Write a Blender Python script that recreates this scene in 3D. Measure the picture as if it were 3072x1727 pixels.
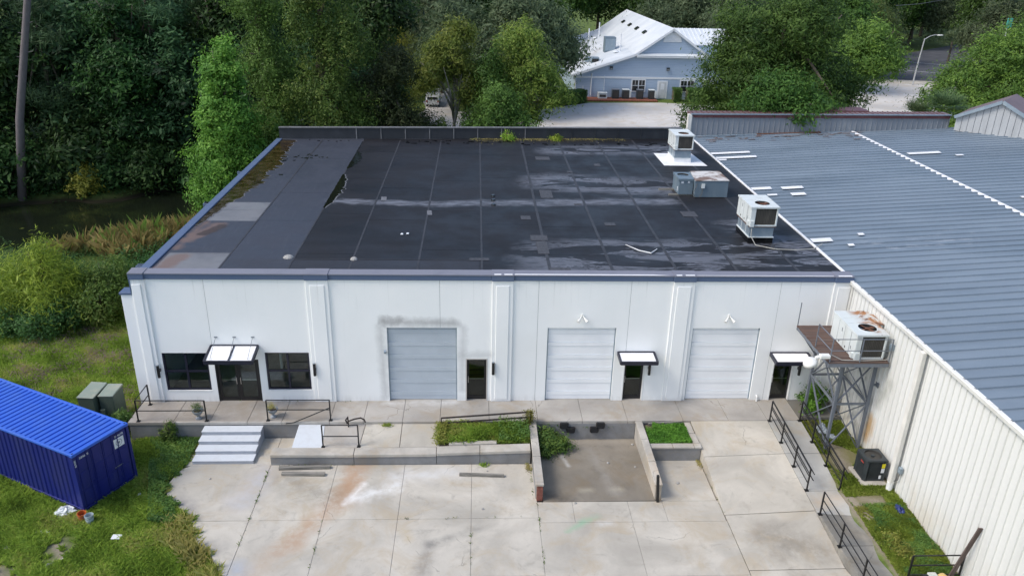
import bpy, math, random
import numpy as np
from mathutils import Vector, Matrix

for o in list(bpy.data.objects):
    bpy.data.objects.remove(o)
scene = bpy.context.scene
COL = scene.collection
random.seed(7)
RNG = np.random.default_rng(11)

# ---------------------------------------------------------------- camera
CAM = (12.98775, -30.98314, 18.89128)
YAW, PIT, ROL, FOC = 0.05038647, 0.40509147, 0.02403157, 2360.26
def cam_axes():
    f = Vector((math.sin(YAW) * math.cos(PIT), math.cos(YAW) * math.cos(PIT), -math.sin(PIT)))
    r = Vector((math.cos(YAW), -math.sin(YAW), 0)); u = r.cross(f)
    return f, r * math.cos(ROL) + u * math.sin(ROL), -r * math.sin(ROL) + u * math.cos(ROL)
_f, _r, _u = cam_axes()
cd = bpy.data.cameras.new('camera'); cam = bpy.data.objects.new('camera', cd); COL.objects.link(cam)
m3 = Matrix((_r, _u, -_f)).transposed()
cam.matrix_world = Matrix.Translation(CAM) @ m3.to_4x4()
cd.sensor_width = 36; cd.lens = FOC / 3072 * 36; cd.clip_start = 0.5; cd.clip_end = 3000
scene.camera = cam
scene.render.resolution_x = 1024; scene.render.resolution_y = 575

# ---------------------------------------------------------------- sky, sun, exposure
SUN_EL, SUN_AZ = math.radians(49), math.radians(-107)      # hazy sun high on the left, azimuth clockwise from +Y
w = bpy.data.worlds.new('World'); scene.world = w; w.use_nodes = True
nt = w.node_tree; bg = nt.nodes['Background']
sky = nt.nodes.new('ShaderNodeTexSky'); sky.sky_type = 'NISHITA'; sky.sun_disc = False
sky.sun_elevation = SUN_EL; sky.sun_rotation = SUN_AZ % (2 * math.pi); sky.dust_density = 2.0; sky.air_density = 1.0; sky.ozone_density = 1.0
nt.links.new(sky.outputs[0], bg.inputs[0]); bg.inputs[1].default_value = 0.15
sl = bpy.data.lights.new('sun', 'SUN'); sl.energy = 1.45; sl.angle = math.radians(18); sl.color = (1, 0.955, 0.88)
so = bpy.data.objects.new('sun', sl); COL.objects.link(so)
sdir = Vector((math.sin(SUN_AZ) * math.cos(SUN_EL), math.cos(SUN_AZ) * math.cos(SUN_EL), math.sin(SUN_EL)))
so.rotation_euler = sdir.to_track_quat('Z', 'Y').to_euler(); so.location = (-30, 20, 60)
scene.view_settings.view_transform = 'Standard'; scene.view_settings.look = 'None'
scene.view_settings.exposure = 0.60; scene.view_settings.gamma = 1
scene.render.engine = 'CYCLES'

# ---------------------------------------------------------------- object helpers
def tag(o, label=None, cat=None, group=None, kind=None):
    if label: o['label'] = label
    if cat: o['category'] = cat
    if group: o['group'] = group
    if kind: o['kind'] = kind
    return o
def wloc(o):
    v = Vector((0, 0, 0))
    while o is not None: v = v + o.location; o = o.parent
    return v
def thing(name, label, cat, loc=(0, 0, 0), rz=0, group=None):
    o = bpy.data.objects.new(name, None); COL.objects.link(o); o.empty_display_size = .2
    o.location = loc; o.rotation_euler = (0, 0, rz)
    return tag(o, label, cat, group)
def mesh_obj(name, me, mat, parent=None, loc=None, kind=None):
    o = bpy.data.objects.new(name, me); COL.objects.link(o)
    if mat is not None and not me.materials: me.materials.append(mat)
    if parent is not None: o.parent = parent
    if loc is not None: o.location = loc
    if kind: o['kind'] = kind
    return o
def copy_tree(o, parent=None):
    c = o.copy(); COL.objects.link(c); c.parent = parent
    for ch in o.children: copy_tree(ch, c)
    return c
class MB:
    def __init__(s): s.v = []; s.f = []
    def add(s, vs, fs):
        n = len(s.v); s.v += [tuple(p) for p in vs]; s.f += [tuple(n + i for i in f) for f in fs]; return s
    def box(s, x0, x1, y0, y1, z0, z1):
        return s.add([(x0,y0,z0),(x1,y0,z0),(x1,y1,z0),(x0,y1,z0),(x0,y0,z1),(x1,y0,z1),(x1,y1,z1),(x0,y1,z1)],
                     [(3,2,1,0),(4,5,6,7),(0,1,5,4),(1,2,6,5),(2,3,7,6),(3,0,4,7)])
    def hexa(s, b, t):      # bottom 4, top 4, counter-clockwise
        return s.add(list(b) + list(t), [(3,2,1,0),(4,5,6,7),(0,1,5,4),(1,2,6,5),(2,3,7,6),(3,0,4,7)])
    def prism(s, poly, z0, z1):
        n = len(poly)
        vs = [(p[0], p[1], z0) for p in poly] + [(p[0], p[1], p[2] if len(p) > 2 else z1) for p in poly]
        return s.add(vs, [tuple(range(n - 1, -1, -1)), tuple(range(n, 2 * n))] + [(i, (i + 1) % n, n + (i + 1) % n, n + i) for i in range(n)])
    def bar(s, p, q, a, b=None, up=(0, 0, 1)):      # rectangular bar between two points
        b = b or a; p = Vector(p); q = Vector(q); d = (q - p).normalized(); up = Vector(up)
        if abs(d.dot(up)) > .97: up = Vector((1, 0, 0))
        x = d.cross(up).normalized() * a / 2; y = x.cross(d).normalized() * b / 2
        return s.add([p - x - y, p + x - y, p + x + y, p - x + y, q - x - y, q + x - y, q + x + y, q - x + y],
                     [(3,2,1,0),(4,5,6,7),(0,1,5,4),(1,2,6,5),(2,3,7,6),(3,0,4,7)])
    def tube(s, pts, rs, n=8, cap=True):
        pts = [Vector(p) for p in pts]
        if not hasattr(rs, '__len__'): rs = [rs] * len(pts)
        base = len(s.v); last = None
        for i, p in enumerate(pts):
            d = (pts[min(i + 1, len(pts) - 1)] - pts[max(i - 1, 0)]).normalized()
            ref = last if last is not None else (Vector((1, 0, 0)) if abs(d.z) > .8 else Vector((0, 0, 1)))
            x = (ref - d * ref.dot(d))
            if x.length < 1e-4: x = d.orthogonal()
            x.normalize(); last = x; y = d.cross(x)
            for k in range(n):
                a = 2 * math.pi * k / n; s.v.append(tuple(p + (x * math.cos(a) + y * math.sin(a)) * rs[i]))
        for i in range(len(pts) - 1):
            for k in range(n):
                a = base + i * n + k; b = base + i * n + (k + 1) % n; s.f.append((a, b, b + n, a + n))
        if cap:
            s.f.append(tuple(base + n - 1 - k for k in range(n))); e = base + (len(pts) - 1) * n; s.f.append(tuple(e + k for k in range(n)))
        return s
    def lathe(s, prof, n=16, c=(0, 0, 0)):      # profile (r, z)
        base = len(s.v)
        for r, z in prof:
            for k in range(n):
                a = 2 * math.pi * k / n; s.v.append((c[0] + r * math.cos(a), c[1] + r * math.sin(a), c[2] + z))
        for i in range(len(prof) - 1):
            for k in range(n):
                a = base + i * n + k; b = base + i * n + (k + 1) % n; s.f.append((a, b, b + n, a + n))
        return s
    def plate_hole(s, x0, x1, y0, y1, z, cx, cy, r, n=24):      # horizontal plate with a round hole
        ang = sorted([2 * math.pi * k / n for k in range(n)] + [math.atan2(y - cy, x - cx) % (2 * math.pi) for x in (x0, x1) for y in (y0, y1)])
        base = len(s.v); m = len(ang)
        for a in ang:
            c, q = math.cos(a), math.sin(a)
            tx = ((x1 - cx) / c if c > 0 else (x0 - cx) / c) if abs(c) > 1e-9 else 1e9
            ty = ((y1 - cy) / q if q > 0 else (y0 - cy) / q) if abs(q) > 1e-9 else 1e9
            t = min(tx, ty); s.v.append((cx + c * t, cy + q * t, z)); s.v.append((cx + c * r, cy + q * r, z))
        for i in range(m):
            j = (i + 1) % m; s.f.append((base + 2 * i, base + 2 * j, base + 2 * j + 1, base + 2 * i + 1))
        return s
    def mesh(s, name, off=Vector((0, 0, 0)), smooth=False):
        me = bpy.data.meshes.new(name); me.from_pydata([(p[0] - off.x, p[1] - off.y, p[2] - off.z) for p in s.v], [], s.f)
        if smooth:
            me.polygons.foreach_set('use_smooth', [True] * len(me.polygons))
        me.update(); return me
    def build(s, name, mat, parent=None, world=True, smooth=False, bevel=0, kind=None):
        off = wloc(parent) if (parent is not None and world) else Vector((0, 0, 0))
        o = mesh_obj(name, s.mesh(name, off, smooth), mat, parent, kind=kind)
        if bevel:
            b = o.modifiers.new('bevel', 'BEVEL'); b.width = bevel; b.segments = 1; b.limit_method = 'ANGLE'
        return o
def B(x0, x1, y0, y1, z0, z1): return MB().box(x0, x1, y0, y1, z0, z1)
def single(o, label, cat, group=None): return tag(o, label, cat, group)

# ---------------------------------------------------------------- materials
class Mat:
    def __init__(s, name, rough=.6, metal=0, spec=.5):
        s.m = bpy.data.materials.new(name); s.m.use_nodes = True; s.t = s.m.node_tree
        s.b = s.t.nodes['Principled BSDF']; s.b.inputs['Roughness'].default_value = rough
        s.b.inputs['Metallic'].default_value = metal; s.b.inputs['Specular IOR Level'].default_value = spec
        s._pos = None
    def n(s, t): return s.t.nodes.new(t)
    def put(s, inp, v):
        if hasattr(v, 'is_output'): s.t.links.new(v, inp)
        elif hasattr(v, '__len__') and len(v) == 3 and inp.type == 'RGBA': inp.default_value = (*v, 1)
        else: inp.default_value = v
    @property
    def pos(s):
        if s._pos is None: s._pos = s.n('ShaderNodeNewGeometry').outputs['Position']
        return s._pos
    def xyz(s, v=None):
        x = s.n('ShaderNodeSeparateXYZ'); s.put(x.inputs[0], v if v is not None else s.pos); return x.outputs
    def scaled(s, sc, v=None):
        x = s.n('ShaderNodeVectorMath'); x.operation = 'MULTIPLY'; s.put(x.inputs[0], v if v is not None else s.pos); x.inputs[1].default_value = sc; return x.outputs[0]
    def obj(s): return s.n('ShaderNodeTexCoord').outputs['Object']
    def rand(s): return s.n('ShaderNodeObjectInfo').outputs['Random']
    def noise(s, scale, detail=4, rough=.55, v=None, dist=0):
        x = s.n('ShaderNodeTexNoise'); s.put(x.inputs['Vector'], v if v is not None else s.pos)
        x.inputs['Scale'].default_value = scale; x.inputs['Detail'].default_value = detail; x.inputs['Roughness'].default_value = rough; x.inputs['Distortion'].default_value = dist
        return x.outputs['Fac']
    def vor(s, scale, v=None, feature='F1'):
        x = s.n('ShaderNodeTexVoronoi'); s.put(x.inputs['Vector'], v if v is not None else s.pos); x.inputs['Scale'].default_value = scale; x.feature = feature
        return x.outputs['Distance']
    def math(s, op, a, b=0, clamp=False):
        x = s.n('ShaderNodeMath'); x.operation = op; x.use_clamp = clamp; s.put(x.inputs[0], a); s.put(x.inputs[1], b); return x.outputs[0]
    def ramp(s, f, a, b, lo=0., hi=1.):
        x = s.n('ShaderNodeMapRange'); x.interpolation_type = 'SMOOTHSTEP' if a < b else 'LINEAR'
        s.put(x.inputs['Value'], f); x.inputs['From Min'].default_value = a; x.inputs['From Max'].default_value = b
        x.inputs['To Min'].default_value = lo; x.inputs['To Max'].default_value = hi; return x.outputs['Result']
    def mix(s, f, a, b, mode='MIX'):
        x = s.n('ShaderNodeMix'); x.data_type = 'RGBA'; x.blend_type = mode
        s.put(x.inputs[0], f); s.put(x.inputs[6], a); s.put(x.inputs[7], b); return x.outputs[2]
    def seg(s, a, b, wid, soft, plane='xy', wob=.5, wscale=1.5):      # 1 near the segment a-b, ragged edge
        o = s.xyz(); u = o[0]; v = o[1] if plane == 'xy' else o[2]
        if plane == 'yz': u = o[1]
        cv = s.n('ShaderNodeCombineXYZ'); s.put(cv.inputs[0], u); s.put(cv.inputs[1], v)
        dx, dy = b[0] - a[0], b[1] - a[1]; L2 = dx * dx + dy * dy + 1e-9
        sub = s.n('ShaderNodeVectorMath'); sub.operation = 'SUBTRACT'; s.put(sub.inputs[0], cv.outputs[0]); sub.inputs[1].default_value = (a[0], a[1], 0)
        dot = s.n('ShaderNodeVectorMath'); dot.operation = 'DOT_PRODUCT'; s.put(dot.inputs[0], sub.outputs[0]); dot.inputs[1].default_value = (dx / L2, dy / L2, 0)
        t = s.math('MINIMUM', s.math('MAXIMUM', dot.outputs['Value'], 0), 1)
        sc = s.n('ShaderNodeVectorMath'); sc.operation = 'SCALE'; sc.inputs[0].default_value = (dx, dy, 0); s.put(sc.inputs['Scale'], t)
        df = s.n('ShaderNodeVectorMath'); df.operation = 'DISTANCE'; s.put(df.inputs[0], sub.outputs[0]); s.put(df.inputs[1], sc.outputs[0])
        d = df.outputs['Value']
        if wob: d = s.math('ADD', d, s.math('MULTIPLY', s.math('SUBTRACT', s.noise(wscale, 5, .65), .5), wob * 2))
        return s.ramp(d, wid, wid - soft)
    def rect(s, x0, x1, y0, y1, soft=.05, wob=0):
        o = s.xyz(); x, y = o[0], o[1]
        if wob:
            nn = s.math('MULTIPLY', s.math('SUBTRACT', s.noise(1.3, 5), .5), wob); x = s.math('ADD', x, nn); y = s.math('ADD', y, nn)
        a = s.math('MULTIPLY', s.ramp(x, x0 - soft, x0 + soft), s.ramp(x, x1 + soft, x1 - soft))
        return s.math('MULTIPLY', a, s.math('MULTIPLY', s.ramp(y, y0 - soft, y0 + soft), s.ramp(y, y1 + soft, y1 - soft)))
    def bump(s, h, strength=.3, dist=.02):
        x = s.n('ShaderNodeBump'); x.inputs['Strength'].default_value = strength; x.inputs['Distance'].default_value = dist
        s.put(x.inputs['Height'], h); s.t.links.new(x.outputs[0], s.b.inputs['Normal']); return s
    def color(s, c): s.put(s.b.inputs['Base Color'], c); return s
    def rough(s, v): s.put(s.b.inputs['Roughness'], v); return s

def plain(name, col, rough=.6, metal=0, var=.12, scale=3, bump=.1, spec=.5, vary_obj=0.):
    q = Mat(name, rough, metal, spec)
    f = q.noise(scale, 5, .6)
    d = tuple(c * (1 - var) for c in col); e = tuple(min(1, c * (1 + var)) for c in col)
    c = q.mix(q.ramp(f, .3, .7), d, e)
    if vary_obj: c = q.mix(q.math('MULTIPLY', q.rand(), vary_obj), c, tuple(x * .55 for x in col))
    q.color(c)
    if bump: q.bump(q.noise(scale * 12, 3), bump, .01)
    return q.m

def dirty(name, col, dirt, rough=.6, metal=0, amount=.5, scale=1.2, streak=(1, 1, .25), bump=.08, fine=.06):
    q = Mat(name, rough, metal)
    f = q.noise(scale, 6, .65, q.scaled(streak)); g = q.noise(scale * 9, 4, .6)
    m = q.math('MULTIPLY', q.ramp(f, .45, .75), amount)
    c = q.mix(m, col, dirt); c = q.mix(q.math('MULTIPLY', q.ramp(g, .35, .75), fine * 3), c, tuple(x * .7 for x in col))
    q.color(c); q.bump(g, bump, .01); return q.m

MATS = {}
def concrete(name, tone=(.46, .445, .41), stains_shade=(), dark=.35, seedscale=1.):
    q = Mat(name, .85, spec=.3)
    big = q.noise(.35 * seedscale, 6, .6, dist=.4); mid = q.noise(1.7, 6, .68, dist=.6); fine = q.noise(28, 4, .7); strk = q.noise(.9, 5, .6, q.scaled((1, .22, 1)))
    c = q.mix(q.ramp(big, .3, .72), tuple(x * .74 for x in tone), tuple(min(1, x * 1.14) for x in tone))
    c = q.mix(q.math('MULTIPLY', q.ramp(mid, .52, .78), dark), c, tuple(x * .52 for x in tone))
    c = q.mix(q.math('MULTIPLY', q.ramp(strk, .55, .8), .3), c, tuple(min(1, x * 1.28) for x in tone))
    c = q.mix(q.math('MULTIPLY', q.ramp(fine, .52, .78), .35), c, tuple(x * .62 for x in tone))
    spots = q.ramp(q.vor(2.3), .06, .02); c = q.mix(q.math('MULTIPLY', spots, q.math('MULTIPLY', q.ramp(mid, .5, .6), .6)), c, tuple(x * .35 for x in tone))
    c = q.mix(q.math('MULTIPLY', q.rand(), .16), c, tuple(x * .66 for x in tone))
    wv = q.n('ShaderNodeVectorMath'); wv.operation = 'ADD'; q.put(wv.inputs[0], q.pos); nz = q.n('ShaderNodeTexNoise'); q.put(nz.inputs['Vector'], q.pos); nz.inputs['Scale'].default_value = 1.1; nz.inputs['Detail'].default_value = 6; q.put(wv.inputs[1], nz.outputs['Color'])
    ck = q.math('MULTIPLY', q.ramp(q.vor(.30, wv.outputs[0], 'DISTANCE_TO_EDGE'), .007, .002), q.ramp(big, .56, .60)); c = q.mix(q.math('MULTIPLY', ck, .5), c, tuple(x * .3 for x in tone))
    brn = q.noise(.55, 6, .7, dist=.9); c = q.mix(q.math('MULTIPLY', q.ramp(brn, .46, .70), .6), c, (tone[0] * .82, tone[1] * .72, tone[2] * .58))
    for (kind, a, b, wd, soft, col, amt, wob) in stains_shade:
        mk = q.seg(a, b, wd, soft, wob=wob) if kind == 's' else q.rect(*a, soft=soft, wob=wob)
        mk = q.math('MULTIPLY', mk, q.ramp(q.noise(2.6, 6, .7), .25, .62, .25, 1.)); c = q.mix(q.math('MULTIPLY', mk, amt), c, col)
    q.color(c); q.bump(q.math('ADD', fine, mid), .25, .01); return q.m

def build_materials():
    M = MATS
    ST = [('s', (8.2, -3.9), (7.9, -6.1), .75, .7, (.42, .24, .13), .65, .4), ('s', (8.1, -5.0), (6.3, -8.6), .65, .6, (.42, .27, .17), .65, .45),
          ('s', (6.4, -8.3), (5.0, -10.5), .8, .8, (.40, .29, .20), .45, .45), ('s', (8.3, -5.9), (9.9, -5.2), .5, .5, (.72, .72, .70), .75, .4), ('s', (8.0, -6.2), (8.6, -5.0), .25, .25, (.78, .77, .74), .8, .25),
          ('s', (9.8, -4.6), (12.0, -4.3), .7, .9, (.66, .68, .70), .55, .5), ('s', (5.2, -4.5), (7.3, -5.8), 1.1, 1.1, (.20, .18, .14), .45, .6), ('s', (4.4, -4.3), (4.0, -6), .9, .9, (.47, .48, .53), .5, .4),
          ('s', (11.2, -9.9), (11.4, -8.6), .45, .5, (.16, .15, .14), .55, .3), ('s', (11.4, -8.5), (13.1, -7.7), .3, .35, (.15, .15, .14), .5, .3), ('s', (10.4, -7.7), (10.6, -8.2), .3, .3, (.45, .34, .18), .4, .2),
          ('s', (17.3, -7.25), (16.4, -7.9), .22, .22, (.26, .42, .28), .75, .2), ('s', (17.6, -7.1), (17.2, -7.3), .28, .3, (.28, .42, .30), .5, .2), ('s', (17.7, -7.5), (18.1, -7.45), .3, .3, (.65, .68, .70), .5, .2),
          ('s', (4.9, -9.6), (4.6, -11), .6, .6, (.36, .42, .52), .6, .4), ('s', (1.7, -5.8), (2.4, -6.9), .5, .5, (.22, .21, .22), .6, .4), ('s', (2.6, -8.0), (4.0, -8.6), .5, .6, (.24, .23, .22), .45, .5),
          ('s', (23.8, -8.3), (25.2, -9.2), 1.1, 1.2, (.17, .15, .12), .62, .7), ('s', (24.0, -9.6), (24.6, -10.6), .7, .8, (.19, .17, .14), .45, .6)]
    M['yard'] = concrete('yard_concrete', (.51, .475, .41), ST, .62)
    M['walk'] = concrete('walk_concrete', (.40, .375, .34), [('s', (-1, -.9), (6, -.9), 1.2, .6, (.27, .235, .20), .6, .4), ('s', (9, -.2), (12, -.15), .35, .35, (.62, .62, .61), .6, .3), ('s', (0, -1.75), (7, -1.75), .12, .1, (.6, .58, .54), .5, .15)], .4)
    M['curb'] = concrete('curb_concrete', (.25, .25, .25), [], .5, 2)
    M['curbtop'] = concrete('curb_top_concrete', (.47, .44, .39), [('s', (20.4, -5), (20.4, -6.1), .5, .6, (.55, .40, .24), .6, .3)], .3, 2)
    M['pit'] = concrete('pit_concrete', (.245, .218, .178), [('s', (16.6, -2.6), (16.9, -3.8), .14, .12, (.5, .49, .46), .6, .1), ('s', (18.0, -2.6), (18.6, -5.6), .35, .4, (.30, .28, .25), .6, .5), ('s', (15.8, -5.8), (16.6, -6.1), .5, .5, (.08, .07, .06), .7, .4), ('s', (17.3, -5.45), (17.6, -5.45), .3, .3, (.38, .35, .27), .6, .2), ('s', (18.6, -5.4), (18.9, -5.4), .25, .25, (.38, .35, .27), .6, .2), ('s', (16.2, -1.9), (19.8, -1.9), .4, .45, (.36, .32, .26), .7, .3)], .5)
    M['ramp'] = concrete('ramp_concrete', (.43, .425, .40), [('s', (26.2, -6.9), (27.4, -6.6), .6, .7, (.50, .38, .26), .55, .4)], .3)
    M['path'] = concrete('path_concrete', (.20, .195, .18), [('s', (27.0, -7.2), (27.3, -11), .35, .4, (.36, .33, .28), .6, .4), ('s', (25.9, -7.6), (25.95, -12), .12, .1, (.40, .37, .31), .7, .1)], .5)
    M['white_paint'] = dirty('white_deck_paint', (.60, .63, .66), (.47, .47, .46), .6, amount=.35, scale=2.5, streak=(1, 1, 1))
    M['grey_paint'] = plain('grey_deck_paint', (.33, .35, .39), .6, var=.08)
    # facade
    q = Mat('white_stucco', .85, spec=.25)
    f = q.noise(.5, 6, .6, q.scaled((1, 1, .5))); g = q.noise(45, 3, .6); v = q.noise(1.6, 5, .65, q.scaled((1.6, 1.6, .16)))
    c = q.mix(q.ramp(f, .3, .75), (.86, .87, .86), (.905, .905, .89)); c = q.mix(q.math('MULTIPLY', q.ramp(v, .58, .8), .16), c, (.52, .52, .49))
    z = q.xyz()[2]; c = q.mix(q.math('MULTIPLY', q.ramp(z, .35, -.02), q.math('MULTIPLY', q.ramp(v, .35, .7), .55)), c, (.50, .49, .46))
    dr = q.noise(3.2, 4, .6, q.scaled((1.8, 1.8, .06))); top = q.ramp(z, 4.2, 5.9); c = q.mix(q.math('MULTIPLY', q.math('MULTIPLY', q.ramp(dr, .56, .76), top), .5), c, (.45, .45, .42))
    bl = q.noise(.22, 5, .6); c = q.mix(q.math('MULTIPLY', q.ramp(bl, .45, .7), .16), c, (.70, .69, .64))
    for a, b, wd, am in [((9.0, 3.95), (12.1, 3.9), .34, .6), ((8.85, 3.7), (8.95, .3), .3, .38), ((12.45, 3.7), (12.4, .6), .28, .30), ((12.3, 2.3), (13.6, 2.35), .3, .28), ((8.95, 4.02), (9.6, 4.05), .3, .5)]:
        mk = q.seg(a, b, wd, wd, 'xz', .22, 2.4); c = q.mix(q.math('MULTIPLY', mk, am), c, (.27, .265, .26))
    q.color(c); q.bump(q.math('ADD', g, q.math('MULTIPLY', q.noise(9, 3), .6)), .35, .006); M['stucco'] = q.m
    M['trim_white'] = plain('white_trim', (.76, .765, .755), .6, var=.05)
    M['joint'] = plain('grey_joint_caulk', (.36, .37, .37), .8, var=.05)  # plain grey caulk colour of the wall panel joints
    M['cornice'] = dirty('blue_grey_coping', (.085, .125, .215), (.14, .17, .235), .5, amount=.4, scale=1.5, streak=(.4, 1, 1))
    M['coping_top'] = dirty('weathered_coping_top', (.20, .205, .245), (.12, .13, .165), .6, amount=.5, scale=1.2, streak=(.5, 1, 1))
    M['black'] = plain('black_powder_coat', (.012, .012, .014), .38, var=.1, bump=.03)
    M['navy'] = plain('dark_navy_paint', (.017, .018, .034), .35, var=.1, bump=.03)
    M['rail'] = plain('black_rail_paint', (.011, .011, .012), .45, var=.2, bump=.1)
    M['rustrail'] = dirty('old_rusty_rail', (.022, .018, .018), (.085, .045, .03), .8, amount=.6, scale=6, streak=(1, 1, 1))
    M['chrome'] = plain('brushed_steel', (.62, .62, .62), .28, 1, var=.05, bump=0)
    M['awning_top'] = plain('white_awning_sheet', (.86, .86, .87), .5, var=.02, bump=0)
    q = Mat('tinted_glass', .04); t = q.t; out = t.nodes['Material Output']; tr = q.n('ShaderNodeBsdfTransparent'); tr.inputs[0].default_value = (.86, .92, .90, 1)
    gl = q.n('ShaderNodeBsdfGlossy'); gl.inputs['Roughness'].default_value = .03; fr = q.n('ShaderNodeFresnel'); fr.inputs[0].default_value = 1.5
    mx = q.n('ShaderNodeMixShader'); t.links.new(fr.outputs[0], mx.inputs[0]); t.links.new(tr.outputs[0], mx.inputs[1]); t.links.new(gl.outputs[0], mx.inputs[2]); t.links.new(mx.outputs[0], out.inputs[0]); M['glass'] = q.m
    M['darkglass'] = plain('dark_window_glass', (.018, .021, .022), .06, var=.3, scale=1.5, bump=0)
    M['interior'] = plain('interior_white_wall', (.85, .88, .86), .8, var=.03, bump=0)
    M['intfloor'] = plain('interior_concrete_floor', (.32, .32, .30), .55, var=.2, scale=1.2, bump=0)
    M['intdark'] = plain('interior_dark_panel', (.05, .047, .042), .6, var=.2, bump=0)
    M['door_grey'] = plain('grey_overhead_door', (.46, .51, .56), .5, var=.04, scale=1, bump=.02)
    M['door_white'] = plain('white_overhead_door', (.88, .89, .90), .45, var=.03, scale=1, bump=.02)
    M['doorline_grey'] = plain('grey_door_rib_edge', (.52, .57, .62), .45, var=.02, bump=0)
    M['doorline'] = plain('pale_door_rib_edge', (.80, .83, .86), .45, var=.02, bump=0)
    M['frame_tan'] = plain('door_frame_tan', (.52, .49, .46), .6, var=.05)
    # black membrane roof
    q = Mat('black_roof_membrane', .6, spec=.28)
    b1 = q.noise(.28, 6, .62, q.scaled((.55, 1.5, 1)), .7); b2 = q.noise(.62, 6, .62, q.scaled((.36, 1.7, 1)), .9); fi = q.noise(36, 3, .7); yst = q.noise(5, 4, .6, q.scaled((2.2, .16, 1)))
    o = q.xyz(); X, Y = o[0], o[1]
    c = q.mix(q.ramp(b1, .3, .7), (.0085, .0085, .010), (.017, .017, .020))
    c = q.mix(q.math('MULTIPLY', q.ramp(fi, .45, .8), .35), c, (.033, .033, .037))
    left = q.ramp(X, 4.93, 4.89); c = q.mix(q.math('MULTIPLY', left, .8), c, (.055, .063, .084))  # left sheets painted paler for sky reflected in the wet membrane
    c = q.mix(q.math('MULTIPLY', left, q.math('MULTIPLY', q.ramp(yst, .5, .8), .35)), c, (.095, .105, .128))
    c = q.mix(q.math('MULTIPLY', q.ramp(Y, 1.95, 1.9), q.math('MULTIPLY', q.ramp(X, 13.2, 13.1), .55)), c, (.045, .048, .06))
    contour = q.math('ABSOLUTE', q.math('SUBTRACT', b2, .5)); edge = q.ramp(contour, .028, .010); fill = q.ramp(b2, .52, .56)
    reg = q.math('MAXIMUM', q.math('MAXIMUM', q.seg((17.2, 2.2), (28.0, 2.4), 3.0, 1.2, wob=1.4, wscale=.4), q.seg((17.5, 15.0), (24, 14.2), 2.5, 1.4, wob=1.2, wscale=.4)), q.math('MAXIMUM', q.seg((18.5, 23.2), (27, 23.8), 1.8, 1.0, wob=1.0, wscale=.4), q.seg((26.5, 7), (28.8, 3), 1.6, 1.2, wob=1.0, wscale=.4)))
    silt = q.math('MULTIPLY', reg, q.math('MINIMUM', q.math('ADD', q.math('MULTIPLY', fill, .55), q.math('MULTIPLY', edge, .7)), 1))
    band = q.math('MULTIPLY', q.seg((5.3, 10.75), (11.6, 10.25), .62, .4, wob=.5, wscale=1.1), .75); band = q.math('MAXIMUM', band, q.math('MULTIPLY', q.seg((11.6, 10.5), (24, 11.2), .75, .5, wob=.6, wscale=.8), .8))
    silt = q.math('MAXIMUM', silt, q.math('MULTIPLY', band, q.ramp(q.noise(2.2, 5, .7, q.scaled((.5, 1.6, 1))), .38, .62, .3, 1)))
    c = q.mix(silt, c, (.20, .213, .25))
    wet = q.ramp(q.noise(.9, 4, .5, q.scaled((.6, 1, 1))), .62, .72); c = q.mix(q.math('MULTIPLY', q.math('MULTIPLY', wet, reg), .7), c, (.012, .012, .016))
    for r in [(-.72, 1.95, .55, 2.66), (-.55, 1.95, 7.2, 10.35)]:
        mk = q.math('MULTIPLY', q.rect(*r, soft=.04), q.ramp(q.noise(.9, 4), .2, .6, .6, 1)); c = q.mix(q.math('MULTIPLY', mk, .9), c, (.20, .205, .215))
    for a, b_, wd in [((-.4, .6), (-.1, 2.2), .55), ((-.5, 4.3), (.3, 6.6), .5), ((-.6, 3.2), (-.5, 7), .3)]:
        c = q.mix(q.math('MULTIPLY', q.seg(a, b_, wd, .3, wob=.4, wscale=1.3), .8), c, (.17, .115, .095))
    c = q.mix(q.math('MULTIPLY', q.seg((0., 5.2), (.5, 6.4), .35, .15, wob=.3), .85), c, (.045, .032, .028))
    lap = q.math('MULTIPLY', q.rand(), .18); c = q.mix(lap, c, (.032, .034, .04)); q.color(c)
    q.rough(q.ramp(q.noise(.6, 4), .3, .7, .42, .62)); q.bump(q.math('ADD', fi, q.math('MULTIPLY', b2, .5)), .25, .008); M['roof'] = q.m
    M['seam'] = plain('roof_seam_tape', (.034, .034, .038), .55, var=.3, scale=4, bump=.1)
    M['patch'] = plain('roof_patch', (.055, .055, .06), .6, var=.35, scale=9, bump=.1)
    M['tar'] = plain('wet_black_tar', (.006, .006, .006), .12, var=.2, bump=0)
    M['siltdry'] = plain('pale_silt', (.13, .135, .15), .8, var=.2, scale=8)
    q = Mat('brown_puddle_water', .06); f = q.noise(1.8, 6, .7); g = q.noise(9, 4, .7)
    c = q.mix(q.ramp(f, .35, .7), (.016, .010, .004), (.060, .038, .012)); c = q.mix(q.math('MULTIPLY', q.ramp(g, .6, .75), .6), c, (.13, .085, .03)); q.color(c); q.rough(q.ramp(f, .35, .7, .05, .3)); M['puddle'] = q.m
    M['parapet'] = dirty('black_parapet_sheet', (.022, .025, .031), (.05, .055, .065), .5, amount=.5, scale=1.2, streak=(1, 1, .6))
    M['parapet_edge'] = plain('grey_parapet_edge', (.16, .16, .165), .55, var=.2, scale=2)
    M['sidewall'] = dirty('painted_side_wall', (.55, .54, .50), (.3, .29, .26), .85, amount=.4)
    # metal building
    q = Mat('ivory_metal_siding', .45, 0); z = q.xyz()[2]; f = q.noise(.8, 6, .65, q.scaled((1, 1, .14))); g = q.noise(1.3, 5, .65, q.scaled((1, .7, .3)))
    c = q.mix(q.ramp(f, .4, .75), (.70, .70, .675), (.645, .645, .62)); c = q.mix(q.math('MULTIPLY', q.ramp(z, 1.3, -.35), q.math('MULTIPLY', q.ramp(g, .38, .66), .5)), c, (.54, .42, .25))
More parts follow.
